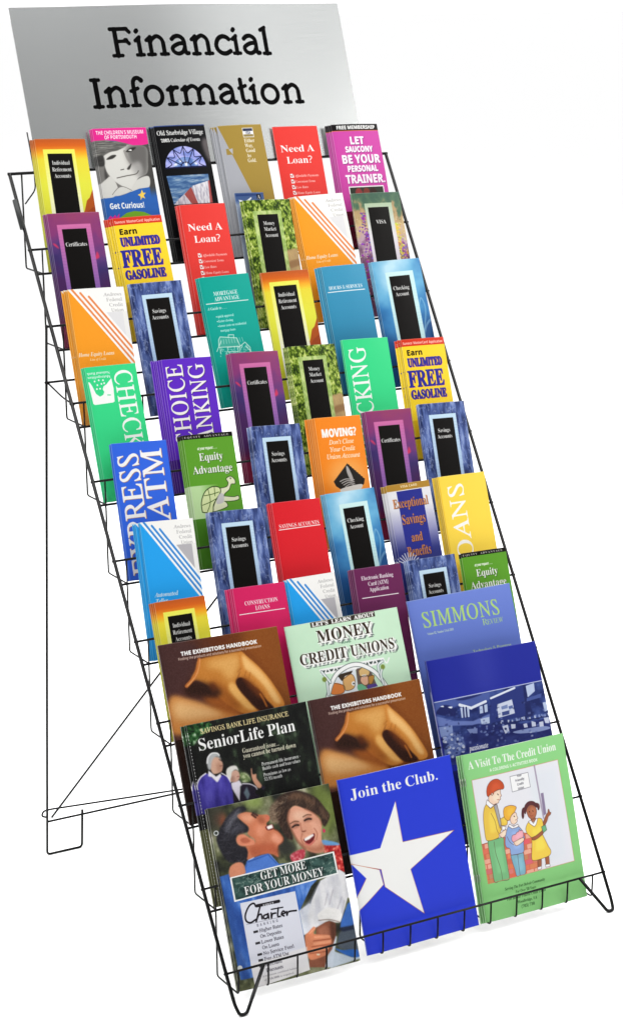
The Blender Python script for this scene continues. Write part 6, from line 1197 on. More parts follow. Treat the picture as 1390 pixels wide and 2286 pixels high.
def d_mort():
    a = Art(3.85, BH, bg=(18, 164, 148)); P = PRINT['mort']
    a.text('MORTGAGE', 1.8, 1.3, .27, WHITE, 'B', 1.85, 'c'); a.text('ADVANTAGE', 1.83, 1.66, .27, WHITE, 'B', 1.9, 'c')
    a.stroke([(.22, 1.79), (3.42, 1.8)], .05, WHITE)
    a.text('A Guide to . . .', .24, 2.22, .19, WHITE, 'I', 1.42)
    for i, (s, w) in enumerate((('quick approval', 1.22), ('faster closing', 1.1), ('lower costs on residential', 2.05), ('mortgage loans', 1.15))):
        if i < 3: a.ell(.78, 2.7 + .32 * i, .035, .035, WHITE)
        a.text(s, .86, 2.77 + .32 * i, .17, (232, 250, 244), 'B', w)
    ink = (206, 240, 226)
    a.poly(P['roof'], (120, 190, 168), .5)
    for n in ('roof', 'wall', 'wall2', 'wing', 'ch', 'win', 'tr', 'tr2'): a.stroke(P[n], .05, ink)
    for k in range(9):
        a.stroke([(.75 + .2 * k, 4.25), (.72 + .21 * k, 4.55)], .03, ink, .8)
    rng = np.random.default_rng(3)
    for k in range(70): a.ell(.5 + rng.random() * 2.4, 4.75 + rng.random() * .6, .04, .05, ink, .6)
    return a

def d_hours():
    a = Art(3.55, BH)
    a.vgrad([(0, (66, 152, 188)), (4, (56, 142, 180)), (8.7, (36, 110, 150))])
    a.text('HOURS & SERVICES', .33, 1.62, .24, WHITE, 'B', 2.74)
    a.stroke([(.22, 1.78), (3.2, 1.78)], .055, WHITE)
    return a

def d_cking():
    a = Art(3.68, BH, bg=(58, 216, 138))
    # word set sideways, reading upwards
    a.text('CHECKING', 1.68, 8.28, 1.26, WHITE, 'U', 7.9, 'l', -math.pi / 2, bold=.012)
    em = [(.11, .95), (.2, .98), (.34, 1.25), (.5, 1.75), (.75, 1.96), (1.0, 1.86), (1.1, 1.68), (1.02, 1.5), (1.12, 1.32), (1.35, 1.2), (1.6, .98), (1.76, .84), (1.8, 1.5), (1.72, 2.36), (1.6, 2.42), (.3, 2.46), (.2, 2.38)]
    a.poly([(3.68 - x, 8.75 - y) for x, y in em], (248, 250, 246))
    a.stroke([(3.68 - 1.3, 8.75 - 1.9), (3.68 - 1.5, 8.75 - 1.92)], .06, (58, 216, 138))
    for x, y in [(3.68 - p, 8.75 - q) for p, q in ((.55, .95), (.85, .9), (1.15, .92), (.7, 1.2), (1.0, 1.15), (.85, 1.45), (.62, 1.45), (1.2, 1.12))]: a.ell(x, y, .06, .06, (246, 246, 246))
    a.text('Metropolitan', 1.95, 8.12, .17, WHITE, 'B', 1.62); a.text('National Bank', 1.95, 8.38, .17, WHITE, 'B', 1.62)
    return a
def d_chec():
    return d_cking().rot180()

def d_choice():
    a = Art(3.65, BH, bg=(98, 46, 196))
    for s, x, y, c, w in (('CHOICE', 1.42, 5.62, 1.16, 5.4), ('BANKING', 3.0, 6.35, 1.16, 6.1)):
        a.text(s, x + .03, y + .02, c, (40, 20, 60), 'U', w, 'l', -math.pi / 2, bold=.02)
        a.text(s, x, y, c, (244, 240, 236), 'U', w, 'l', -math.pi / 2, bold=.014)
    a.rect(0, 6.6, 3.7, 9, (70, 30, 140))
    return a

def d_atm():
    a = Art(3.9, BH, bg=(54, 104, 226))
    for s, x, y, c, w in (('EXPRESS', 1.72, 8.34, 1.36, 7.86), ('ATM', 3.42, 4.95, 1.45, 4.7)):
        a.text(s, x + .03, y + .02, c, (170, 110, 60), 'U', w, 'l', -math.pi / 2, bold=.03)
        a.text(s, x, y, c, (246, 244, 242), 'U', w, 'l', -math.pi / 2, bold=.022)
    return a

def d_loansy():
    a = Art(3.9, BH, bg=(254, 218, 80))
    a.text('LOANS', 1.92, 6.95, 1.22, (252, 250, 244), 'U', 6.6, 'l', -math.pi / 2, bold=.014)
    a.vgrad([(0, (240, 196, 56)), (8.7, (236, 190, 50))], 0, 0, .12, BH)
    return a

def d_equity():
    a = Art(3.65, BH, bg=(94, 158, 46)); P = PRINT['equity']
    a.rect(0, 0, 3.7, .3, BLACK)
    a.text('EQUITY  ADVANTAGE', 1.76, .23, .13, (220, 220, 210), 'B', 3.3, 'c', track=.1)
    a.text('at your request . . .', .93, 1.03, .2, WHITE, 'R', 1.42, bold=.006)
    for s, x, y, w in (('Equity', .95, 1.76, 1.75), ('Advantage', .38, 2.58, 2.9)):
        a.text(s, x + .035, y + .03, .5, (26, 50, 12), 'B', w)
        a.text(s, x, y, .5, WHITE, 'B', w)
    x1 = int(2.1 * a.k)
    ramp = np.concatenate([np.full(int(.7 * a.k), .72), np.linspace(.72, 0, x1 - int(.7 * a.k))])[None, :, None]
    r0, r1 = int(3.35 * a.k), int(5.5 * a.k)
    a.im[r0:r1, :x1] = a.im[r0:r1, :x1] * (1 - ramp) + np.array((222, 240, 204)) / 255 * ramp
    ink = (40, 56, 26)
    a.poly(P['body'], (222, 226, 190), 1, True); a.stroke(P['body'], .045, ink, 1, True, True)
    a.poly(P['shell'], (214, 224, 168), 1, True); a.stroke(P['shell'], .06, ink, 1, True, True)
    for n in ('s1', 's2', 's3', 's4'): a.stroke(P[n], .05, (70, 96, 40), 1, True)
    a.poly(P['arm'], (222, 226, 190), 1, True); a.stroke(P['arm'], .04, ink, 1, True)
    a.poly(P['belly'], (190, 186, 196), .8, True)
    hx, hy = P['body'][4]
    a.ell(hx - .02, hy + .14, .05, .06, ink)
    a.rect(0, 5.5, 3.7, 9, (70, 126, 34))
    a.text('HOME', 1.1, 6.9, .2, WHITE, 'B', .6)
    return a

def d_moving():
    a = Art(3.62, BH, bg=(246, 138, 38)); P = PRINT['moving']
    a.ell(2.0, 4.1, 1.5, 1.3, (250, 176, 96), .8, .8)
    a.text('MOVING?', 1.76, 1.33, .5, WHITE, 'S', 2.72, 'c', bold=.025)
    for s, y, w in (("Don't Close", 1.84, 1.95), ('Your Credit', 2.33, 1.98), ('Union Account', 2.8, 2.62)): a.text(s, 1.86, y, .3, (255, 232, 206), 'R', w, 'c', bold=.006)
    cx, cy = 2.06, 4.3
    dia = []
    for k in range(33):
        t = k / 32
        dia.append((cx - 1.25 + 1.25 * t + (.07 if k % 2 else 0), cy - 1.15 * t + (.0)))
    dia += [(cx + 1.22 * k / 16 - (.07 if k % 2 else 0), cy - 1.15 + 1.15 * k / 16) for k in range(17)]
    dia += [(cx + 1.1, cy + .35), (cx, cy + 1.1), (cx - 1.1, cy + .35)]
    a.poly(dia, (40, 36, 34))
    grey = (176, 172, 168)
    a.poly([(cx - .1, cy - .95), (cx + .08, cy - .75), (cx + .3, cy - .05), (cx + .12, cy + .1), (cx - .12, cy - .5)], grey, 1, True)
    for k in range(4):
        a.stroke([(cx - .75 + .12 * k, cy + .05 + .13 * k), (cx - .25 + .1 * k, cy - .08 + .12 * k), (cx + .35, cy + .02 + .14 * k)], .07, grey, 1, True)
    a.poly([(cx - .75, cy + .55), (cx + .9, cy + .35), (cx + .6, cy + .8), (cx - .5, cy + .9)], (222, 218, 212), 1, True)
    return a

def d_savred():
    a = Art(3.7, BH, bg=(222, 38, 48))
    a.text('SAVINGS ACCOUNTS', .3, 1.72, .26, WHITE, 'B', 3.08); a.stroke([(.28, 1.82), (3.42, 1.78)], .055, WHITE)
    return a

def d_except():
    a = Art(3.5, BH)
    a.vgrad([(0, (232, 230, 232)), (1.6, (226, 226, 232)), (3.2, (150, 150, 190)), (4.6, (52, 58, 130)), (8.7, (36, 42, 110))])
    a.rect(.74, .5, 2.78, 5.0, (44, 50, 140))
    a.rect(0, 0, 3.5, .45, (178, 134, 52))
    a.text('VISA CARD', 1.8, .18 + .1, .15, (250, 236, 206), 'S', 1.36, 'c', track=.05)
    for s, y, w, c in (('Exceptional', 1.62, 2.85, .62), ('Savings', 2.78, 1.92, .66), ('and', 4.0, .92, .6), ('Benefits', 4.98, 1.92, .66)):
        a.text(s, 1.72 + .03, y + .03, c, (70, 40, 30), 'U' if False else 'B', w, 'c', .0)
        a.text(s, 1.72, y, c, (206, 132, 74), 'B', w, 'c')
    rng = np.random.default_rng(9)
    for k in range(12):
        t = -2.6 + k * .26
        a.stroke([(.75, 5.6), (.75 + .9 * math.cos(t), 5.6 + .9 * math.sin(t))], .07, (232, 232, 240), .9)
    return a

def d_constr():
    a = Art(3.85, BH, bg=(214, 38, 98))
    a.text('CONSTRUCTION', 1.93, 1.18, .27, WHITE, 'B', 2.45, 'c'); a.text('LOANS', 1.95, 1.55, .27, WHITE, 'B', 1.06, 'c')
    a.stroke([(.24, 1.71), (3.58, 1.7)], .05, WHITE)
    a.text('S', 3.35, 5.4, .3, WHITE, 'U')
    return a

def d_elec():
    a = Art(3.68, BH, bg=(108, 42, 86))
    for s, y, w in (('Electronic Banking', .81, 2.5), ('Card (ATM)', 1.22, 1.6), ('Application', 1.61, 1.5)): a.text(s, 1.74, y, .27, WHITE, 'B', w, 'c')
    a.stroke([(.36, 1.98), (3.18, 1.98)], .055, WHITE)
    return a

def d_plane():
    a = Art(2.3, 8.9)
    a.vgrad([(0, (60, 84, 132)), (.5, (74, 100, 150)), (.8, (150, 164, 186)), (8.9, (120, 130, 140))])
    a.rect(.1, .1, 1.9, .22, (44, 66, 118))
    a.poly([(.25, .45), (.8, .56), (1.25, .3), (1.3, .38), (1.0, .62), (1.6, .7), (.7, .72), (.3, .58)], (236, 240, 240))
    a.rect(1.72, .12, 2.05, .45, (20, 24, 36)); a.text('A', 1.89, .42, .26, WHITE, 'B', .22, 'c')
    return a

# ---- magazines
def d_exhib():
    a = Art(8.5, 11.5, 52); P = PRINT['exhib']
    n = a.noise(1.5, 1.5, 71, 4); xx = np.linspace(0, 1, a.W)[None]
    a.fill(a.ramp(np.clip(xx * .95 + (n - .5) * .2, 0, 1), [(0, (84, 52, 48)), (.25, (78, 42, 32)), (.5, (98, 46, 16)), (.8, (122, 62, 16)), (1, (100, 52, 20))]))
    a.poly(P['bgl'], (70, 42, 40), .9, True, .5); a.poly(P['bgr'], (140, 76, 24), .85, True, .8)
    a.poly(P['leg'], (206, 134, 66), 1, True, .3); a.poly(P['leg2'], (242, 194, 132), .85, True, .5)
    a.poly(P['hand'], (196, 124, 48), 1, True, .1)
    a.poly(P['midsh'], (150, 80, 22), .75, True, .4); a.poly(P['lit'], (228, 172, 96), .9, True, .5); a.poly(P['lit2'], (240, 184, 104), .9, True, .2)
    a.poly(P['bump'], (170, 92, 30), .85, True, .35)
    a.poly(P['hole'], (44, 20, 10), .95, True, .35); a.poly(P['hole2'], (90, 40, 12), .8, True, .25)
    a.stroke(P['band'], .24, (196, 112, 50), .9, True); a.stroke([(x + .05, y) for x, y in P['band']], .08, (232, 164, 98), .8, True)
    a.poly(P['fing'], (206, 132, 54), 1, True, .06); a.poly(P['fl'], (246, 196, 124), .9, True, .2)
    a.poly(P['gap'], (46, 16, 4), .96, True, .1)
    q = P['gap']; a.poly([((q[1][0] + q[2][0]) / 2, q[1][1] + .1), (q[2][0] + .1, q[2][1] - .12), (q[3][0] + .2, q[3][1]), (q[4][0] + .15, q[4][1]), (q[4][0] - .3, q[4][1])], (120, 58, 14), .7, True, .25)
    a.stroke(P['gl'], .14, (190, 110, 40), .8, True)
    for n_ in ('wr1', 'wr2', 'wr3'): a.stroke(P[n_], .06, (150, 84, 28), .55, True)
    for c_ in range(3): a.im[..., c_] = box(a.im[..., c_], 1)
    g = (a.noise(.05, .05, 72, 1)[..., None] - .5) * .05
    a.im = np.clip(a.im + g, 0, 1)
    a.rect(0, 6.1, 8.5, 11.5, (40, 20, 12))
    a.text('THE EXHIBITORS HANDBOOK', 1.42, .9, .24, WHITE, 'S', 5.45, bold=.012)
    a.text('Finding the products and solutions for a successful presentation', 1.18, 1.17, .16, (220, 196, 180), 'S', 5.95)
    return a

def d_mcu():
    a = Art(8.55, 11.2, 50, (204, 236, 206)); P = PRINT['mcu']
    n = a.noise(2, 2, 81, 3)[..., None]; a.im = np.clip(a.im + (n - .5) * .05, 0, 1)
    a.poly([(1.83, .02), (6.75, .02), (6.75, .36), (1.83, .36)], (56, 48, 40))
    a.text("LET'S  LEARN  ABOUT", 4.3, .32, .25, (250, 250, 246), 'B', 4.75, 'c', bold=.012)
    for s, x, y, c, w in (('MONEY', 4.2, 1.4, .78, 4.2), ('CREDIT', 2.35, 2.68, .72, 3.5), ('UNIONS', 6.1, 2.68, .72, 3.45)):
        a.text(s, x + .2, y + .18, c, (110, 118, 116), 'B', w, 'c', bold=.1)
        a.text(s, x + .08, y + .08, c, (250, 250, 246), 'B', w, 'c', bold=.12)
        a.text(s, x, y, c, (54, 42, 30), 'B', w, 'c')
    a.text('AND', 4.2, 1.76, .12, (70, 110, 90), 'S', .75, 'c')
    a.poly(P['p1'], (226, 230, 236)); a.poly(P['p2'], (104, 88, 82))
    a.poly(P['ora'], (226, 132, 66), 1, True); a.poly(P['fc'], (226, 176, 112), 1, True); a.poly(P['cap'], (58, 46, 36))
    fx, fy_ = P['fc'][2]
    a.ell(fx - .15, fy_ + .25, .16, .14, (250, 250, 250)); a.ell(fx - .15, fy_ + .25, .06, .06, (30, 30, 30))
    a.poly(P['f2'], (228, 176, 146), 1, True); a.poly(P['hat'], (220, 184, 122), 1, True); a.poly(P['hr'], (190, 136, 62), 1, True)
    a.poly(P['coat'], (84, 64, 140)); a.poly(P['grn'], (110, 180, 140), 1, True); a.poly(P['gl'], (250, 250, 250))
    for n in ('fc', 'f2', 'hat', 'hr', 'ora'): a.stroke(P[n], .045, (90, 60, 36), .8, True, True)
    a.poly(P['top'], (74, 84, 80)); a.stroke(P['top'], .12, (250, 250, 248), 1, False, True)
    for k in range(9):
        t = k / 8; x = P['top'][0][0] * (1 - t) + P['top'][1][0] * t; y = P['top'][0][1] * (1 - t) + P['top'][1][1] * t
        a.stroke([(x, y + .05), (x + .2, y + .35), (x + .45, y + .05)], .1, (250, 250, 248), 1, True)
    a.stroke(P['arch'], .34, (110, 120, 118), 1, True); a.stroke(P['arch'], .24, (250, 250, 248), 1, True)
    for n in ('sp1', 'sp2', 'gs1', 'gs2'):
        a.stroke(P[n], .2, (110, 130, 130), 1, True); a.stroke(P[n], .12, (238, 244, 244), 1, True)
    for n in ('gs1', 'gs2'): a.ell(*P[n][-1], .17, .17, (120, 140, 50), .9, .05)
    return a

def d_simmons():
    a = Art(8.4, 11.45, 46)
    a.vgrad([(0, (112, 134, 214)), (2, (104, 126, 206)), (4.5, (92, 114, 194)), (11.4, (50, 70, 140))])
    a.text('SIMMONS', .95, 1.98, 1.02, (176, 214, 116), 'U', 6.35, bold=.006)
    a.text('R', 5.6, 2.55, .42, (176, 214, 116), 'U'); a.text('EVIEW', 5.98, 2.55, .32, (176, 214, 116), 'U', 1.34)
    a.text('Volume 82, Number 3 Fall 2003', 1.06, 2.5, .16, (206, 226, 190), 'B', 2.1)
    a.text('Technology & Progress', 4.34, 4.3, .22, (186, 206, 150), 'B', 3.2)
    return a

def d_senior():
    a = Art(8.6, 11.5, 54); P = PRINT['senior']
    n = a.noise(.8, .6, 91, 5)
    a.fill(a.ramp(n, [(.3, (12, 13, 12)), (.55, (20, 22, 19)), (.68, (34, 44, 32)), (.8, (70, 84, 64))]))
    f = a.mask([smooth_loop(P['leaf'])])
    a.put(f, a.ramp(a.noise(.22, .2, 92, 3), [(.3, (14, 34, 16)), (.5, (36, 82, 38)), (.62, (80, 128, 76)), (.75, (190, 212, 186))]), .95)
    a.poly(P['g1'], (150, 166, 112), .9, True, .25); a.poly(P['g2'], (70, 90, 66), .8, True, .35)
    a.put(a.mask([smooth_loop(P['g1'])]), a.ramp(a.noise(.15, .15, 96, 3), [(.3, (60, 84, 44)), (.6, (150, 170, 110)), (.75, (226, 230, 200))]), .6)
    a.poly(P['wcard'], (34, 26, 42), 1, True, .03); a.poly(P['arg'], (112, 132, 142), .9, False, .08)
    a.poly(P['wcol'], (226, 220, 232), 1, False, .03); a.poly(P['wface'], (204, 162, 142), 1, True, .06); a.poly(P['wfs'], (150, 112, 98), .7, True, .15)
    a.stroke(P['wm'], .05, (140, 80, 74), .8); a.poly(P['whair'], (222, 220, 212), 1, True, .06)
    a.poly(P['hand'], (206, 150, 122), 1, True, .03); a.poly(P['blk'], (40, 34, 50)); a.stroke(P['rim3'], .07, (232, 228, 236), .95, True)
    a.poly(P['msw'], (70, 60, 158), 1, False, .04)
    for n_ in ('s1', 's2', 's3'): a.stroke(P[n_], .2, (48, 40, 124), .5, True)
    f = a.mask([P['msw']]); a.put(f, a.ramp(a.noise(1.2, .4, 97, 3), [(.3, (46, 38, 122)), (.6, (78, 70, 172)), (.75, (104, 98, 196))]), .5)
    a.poly(P['mface'], (208, 166, 142), 1, True, .06); a.poly(P['mfs'], (168, 120, 98), .7, True, .2)
    a.poly(P['ear'], (206, 160, 140), .9, True, .04); a.stroke(P['gl'], .05, (70, 50, 44), .8); a.stroke(P['mo'], .05, (120, 70, 60), .8)
    a.poly(P['mhair'], (176, 178, 178), 1, True, .08); a.stroke(P['rimh'], .09, (250, 250, 250), .9, True)
    a.poly(P['mcol'], (236, 232, 240), 1, False, .03)
    a.stroke(P['rim'], .09, (240, 236, 246), .95, True); a.stroke(P['rim2'], .07, (240, 236, 246), .95, True)
    for c_ in range(3): a.im[..., c_] = box(a.im[..., c_], 1)
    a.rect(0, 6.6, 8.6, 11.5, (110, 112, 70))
    a.im = np.clip(a.im + (a.noise(.05, .05, 95, 1)[..., None] - .5) * .03, 0, 1)
    a.text('SAVINGS BANK LIFE INSURANCE', .88, .7, .3, (222, 204, 150), 'U', 6.35, bold=.01)
    a.text('SeniorLife Plan', .52, 1.72, .74, WHITE, 'B', 7.0)
    a.text('Guaranteed issue...', 3.46, 2.42, .3, (236, 230, 206), 'B', 2.68); a.text('you cannot be turned down', 3.46, 2.75, .3, (236, 230, 206), 'B', 3.85)
    for s, y, w in (('Permanent life insurance -', 3.46, 2.88), ('Builds cash and loan values', 3.75, 2.8), ('Premiums as low as', 4.15, 2.0), ('$3.95/month', 4.44, 1.32)):
        a.text(s, 4.63, y, .22, WHITE, 'B', w)
    return a

def d_navy():
    a = Art(8.9, 12.55, 50, (32, 42, 152)); P = PRINT['navy']
    a.poly([(3, 0), (5.4, 0), (5.2, 2.9), (3.4, 2.9)], (52, 60, 164), .7, False, 1.2)
    a.put(a.mask([P['phot']]), a.ramp(a.noise(.6, .8, 101, 4), [(.3, (26, 38, 96)), (.7, (62, 82, 150))]))
    D_, M_, L_, H_ = (28, 36, 92), (70, 88, 156), (136, 154, 208), (224, 230, 244)
    a.poly(P['ceil'], (78, 96, 164), .9, False, .1); a.poly(P['ov'], D_, .85, True, .06)
    a.poly(P['balc'], (112, 130, 194), .9, False, .06); a.poly(P['dome'], (30, 38, 96), 1, True, .05)
    a.poly(P['d1'], H_, 1, True); a.poly(P['d2'], H_, 1, True)
    a.poly(P['wall'], (40, 54, 122), 1, False, .05); a.poly(P['wcol'], D_, .8, False, .05); a.poly(P['wpan'], M_, 1)
    a.poly(P['scr'], (206, 214, 234)); a.poly(P['sc2'], (120, 136, 184)); a.poly(P['sc3'], (60, 74, 134)); a.poly(P['sc4'], (90, 106, 164))
    for n, w in (('ls1', .14), ('ls2', .18), ('ls3', .2)): a.stroke(P[n], w, H_)
    for n in ('win1', 'win2', 'win3', 'win4', 'win5'): a.poly(P[n], (186, 200, 230))
    for n in ('wb1', 'wb2', 'w4'): a.stroke(P[n], .12, D_)
    fl = a.mask([P['floor']])
    a.put(fl, a.ramp(a.noise(.5, .9, 102, 4), [(.3, (28, 36, 100)), (.7, (50, 62, 132))]), .95)
    a.poly(P['lc'], (150, 168, 214), .8); a.poly(P['peo'], (96, 114, 172), .9, True, .1)
    rng = np.random.default_rng(8)
    f = lambda: rng.random()
    px = [p[0] for p in P['peo']]; py = [p[1] for p in P['peo']]
    for k in range(60):
        x = min(px) + (max(px) - min(px)) * f(); y = min(py) + (max(py) - min(py)) * f()
        a.ell(x, y, .06 + .1 * f(), .05 + .08 * f(), (H_, M_, D_, L_)[k % 4], .7)
    a.poly(P['peo2'], (140, 156, 206), .8)
    x0, y0 = P['rail'][0]; x1, y1 = P['rail'][-1]
    a.stroke(P['rail'], .07, D_)
    for k in range(40):
        t = f(); a.rect(x0 + (x1 - x0) * t, y0 + (y1 - y0) * t - .05 - .2 * f(), x0 + (x1 - x0) * t + .08 + .12 * f(), y0 + (y1 - y0) * t, (H_, L_, D_)[k % 3], .8)
    a.poly(P['tab'], (138, 154, 204), 1, True)
    for n in ('c1', 'c2', 'c3', 'c4', 'c5', 'c6'): a.poly(P[n], (206, 214, 236))
    for k in range(26): a.ell(2.2 + 3.2 * f(), 4.9 + 1.0 * f(), .1 * f() + .04, .08, (L_, D_, M_)[k % 3], .7)
    for k in range(120):
        x = .3 + 8.3 * f(); y = 3.6 + 3.2 * f(); w_ = .05 + .2 * f(); h_ = .03 + .12 * f()
        a.poly([(x, y), (x + w_, y - .03), (x + w_, y + h_), (x, y + h_)], (D_, M_, L_, (20, 26, 74), H_)[min(4, int(f() * 4.35))], .55, False, .03)
    a.stroke([P['phot'][0], P['phot'][1]], .05, (210, 216, 236))
    a.text('passionate', 2.08, 6.5, .34, (236, 238, 246), 'R', 1.5, bold=.012)
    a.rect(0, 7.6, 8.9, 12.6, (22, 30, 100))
    return a

def d_charter():
    a = Art(8.7, 11.5, 58); P = PRINT['charter']
    n = a.noise(1.2, 1.0, 111, 4); n2 = a.noise(.5, .5, 112, 3)
    a.fill(a.ramp(n * .7 + n2 * .3, [(.3, (36, 38, 32)), (.45, (64, 68, 48)), (.55, (104, 108, 76)), (.68, (146, 148, 116)), (.8, (190, 186, 160))]))
    a.poly(P['bl1'], (116, 132, 62), .85, True, .6); a.poly(P['bl2'], (50, 50, 46), .9, True, .35); a.poly(P['bl3'], (186, 84, 56), .85, True, .35)
    a.poly(P['bl4'], (140, 160, 84), .8, True, .4); a.poly(P['bl5'], (60, 58, 50), .8, True, .4)
    hx = np.random.default_rng(77)
    def strands(name, cols, nst, ln, ang, wd=.03, al=.5):
        q = smooth_loop(P[name]); lo, hi = q.min(0), q.max(0)
        f_ = a.mask([q]); full = np.zeros((a.H, a.W)); full[f_[2]:f_[4], f_[1]:f_[3]] = f_[0]
        before = a.im.copy()
        for _ in range(nst):
            x, y = lo + (hi - lo) * hx.random(2)
            if full[min(a.H - 1, int(y * a.k)), min(a.W - 1, int(x * a.k))] < .5: continue
            t = ang + hx.normal(0, .5); l_ = ln * (.5 + hx.random())
            a.stroke([(x, y), (x + l_ * .5 * math.cos(t), y + l_ * .5 * math.sin(t)), (x + l_ * math.cos(t + .6), y + l_ * math.sin(t + .6))], wd, cols[hx.integers(len(cols))], al, True)
        soft = box(full, 4)[..., None]; a.im = before * (1 - soft) + a.im * soft
    # woman
    a.poly(P['red1'], (196, 80, 90), 1, True, .08); a.put(a.mask([P['red2']]), a.ramp(a.noise(.16, .16, 114, 2), [(.3, (160, 30, 34)), (.55, (206, 62, 56)), (.75, (236, 150, 130))]))
    a.put(a.mask([smooth_loop(P['red1'])]), a.ramp(a.noise(.14, .14, 115, 2), [(.35, (170, 50, 66)), (.6, (214, 110, 120)), (.75, (240, 200, 200))]), .7)
    a.poly(P['blue1'], (104, 156, 206), 1, True, .04)
    a.poly(P['whair2'], (112, 92, 76), .95, True, .2); a.poly(P['whair'], (54, 40, 34), 1, True, .1)
    a.poly(P['whair3'], (112, 82, 62), .8, True, .2); a.poly(P['whair4'], (92, 68, 52), .8, True, .15)
    strands('whair', ((38, 26, 22), (86, 62, 48), (120, 92, 70), (60, 44, 36)), 520, .7, 1.6)
    strands('whair2', ((150, 126, 104), (90, 70, 56), (176, 156, 130)), 200, .6, 2.2)
    a.poly(P['wface'], (218, 156, 128), 1, True, .06); a.poly(P['wjaw'], (168, 102, 76), .8, True, .25)
    a.poly(P['wfore'], (242, 196, 168), .85, True, .3); a.poly(P['wch1'], (232, 158, 134), .7, True, .2); a.poly(P['wch2'], (236, 176, 148), .8, True, .25)
    fc = P['wface']; a.stroke([fc[k] for k in (11, 12, 13, 14, 15, 0)], .18, (140, 84, 64), .55, True); a.stroke([fc[k] for k in (2, 3, 4, 5)], .12, (150, 92, 70), .5, True)
    for n_ in ('weye1', 'weye2'):
        q = P[n_]; a.poly([(q[0][0] - .1, q[0][1] + .05), (q[1][0], q[1][1] - .2), (q[2][0] + .1, q[2][1]), (q[1][0], q[1][1] + .2)], (150, 94, 76), .6, True, .12)
        a.stroke(q, .11, (42, 28, 26), .95, True)
    for n_ in ('wbrow1', 'wbrow2'): a.stroke(P[n_], .08, (92, 60, 46), .75, True)
    a.stroke(P['wnose'], .09, (176, 108, 86), .7, True); a.stroke(P['wnos'], .07, (110, 56, 46), .7)
    for n_ in ('ws1', 'ws2'): a.stroke(P[n_], .08, (164, 96, 76), .65, True)
    a.poly(P['wmouth'], (104, 30, 34), 1, True); a.poly(P['wteeth'], (246, 240, 234), 1, False, .03); a.stroke(P['wlip'], .1, (198, 100, 92), .9, True)
    a.poly(P['wear'], (208, 48, 92), 1, True)
    # man
    a.poly(P['mshirt'], (66, 108, 186), 1)
    f = a.mask([P['mshirt']]); a.put(f, a.ramp(a.noise(1.4, .5, 115, 4), [(.3, (34, 70, 146)), (.6, (66, 114, 196)), (.75, (120, 160, 224))]), .8)
    a.poly(P['mface'], (204, 122, 88), 1, True, .05); a.poly(P['mn'], (178, 90, 60), .85, True, .25)
    a.poly(P['mh1'], (234, 166, 132), .9, True, .25); a.poly(P['mh2'], (226, 150, 118), .8, True, .25); a.poly(P['mj'], (234, 162, 132), .8, True, .2)
    a.poly(P['msh'], (158, 84, 58), .7, True, .18); a.poly(P['mtip'], (214, 112, 90), .8, True, .08)
    mf = P['mface']; a.stroke([mf[k] for k in (10, 11, 12, 13, 14, 15)], .1, (140, 70, 48), .5, True)
    a.stroke(P['meye'], .13, (70, 38, 30), .85); a.stroke(P['mbrow'], .12, (54, 40, 38), .85)
    a.poly(P['mmouth'], (116, 46, 42), 1, True); a.poly(P['mteeth'], (248, 244, 238), 1, False, .03)
    a.poly(P['mhair'], (36, 35, 41), 1, True, .08); a.poly(P['mgrey'], (124, 124, 134), .7, True, .25); a.poly(P['mgrey2'], (84, 84, 94), .7, True, .25)
    strands('mhair', ((20, 19, 24), (64, 64, 74), (112, 112, 122), (34, 33, 40)), 420, .55, 2.3, .03, .28)
    q = P['mear']; a.poly([(x - .02 + .12 * (x < q[0][0] + .5), y) for x, y in q] + [], (196, 112, 80), 1, True, .25)
    a.poly(P['mear'], (222, 138, 106), 1, True, .03); a.poly(P['mear2'], (164, 84, 60), .75, True, .08)
    a.poly(P['tee'], (236, 236, 242)); a.poly(P['mcol'], (78, 122, 204), 1, False, .03); a.stroke(P['mcl'], .07, (44, 80, 156), .8, False)
    a.poly(P['mfold'], (42, 76, 146), .7, True, .2)
    # sleeve, arms and waist
    a.poly(P['strip'], (226, 222, 230)); a.poly(P['jeans'], (58, 104, 182), 1, False, .05); a.poly(P['low'], (196, 208, 220), 1, False, .05)
    a.poly(P['grey'], (80, 90, 102), 1, True, .12); a.poly(P['waist'], (30, 38, 62), .95, False, .1); a.poly(P['jlow'], (46, 102, 186), 1, True, .06); a.poly(P['inner'], (206, 216, 228), 1, False, .04)
    a.poly(P['sleeve'], (224, 223, 226), 1, False, .04); a.poly(P['slsh'], (190, 200, 220), .8, False, .2)
    f = a.mask([P['sleeve']]); a.put(f, a.ramp(a.noise(1.6, .3, 121, 3), [(.3, (196, 198, 210)), (.55, (228, 228, 230)), (.75, (242, 242, 242))]), .5)
    a.stroke(P['seam'], .07, (112, 116, 128), .8, True)
    for n_ in ('f1', 'f2', 'f3', 'f4'): a.stroke(P[n_], .09, (184, 180, 186), .7, True)
    a.poly(P['arm'], (138, 82, 60), 1, False, .05); a.poly(P['ah'], (176, 112, 86), .8, True, .2); a.poly(P['ad'], (84, 48, 36), .85, True, .15)
    a.poly(P['roll'], (238, 236, 233), 1, True, .05); a.stroke(P['rsh'][:3], .07, (120, 104, 96), .7, True)
    a.poly(P['hand2'], (218, 134, 96), 1, True, .03)
    for n_ in ('hl1', 'hl2', 'hl3'): a.stroke(P[n_], .16, (240, 170, 132), .6)
    for n_ in ('hf1', 'hf2', 'hf3'): a.stroke(P[n_], .06, (142, 74, 52), .8)
    a.stroke(P['thumb'], .1, (238, 168, 132), .7)
    for n_ in ('ring1', 'ring2'): a.stroke(P[n_], .09, (240, 232, 206))
    a.poly(P['hand1'], (214, 140, 108), 1, True, .04)
    tone = a.noise(.9, .9, 119, 4)[..., None]
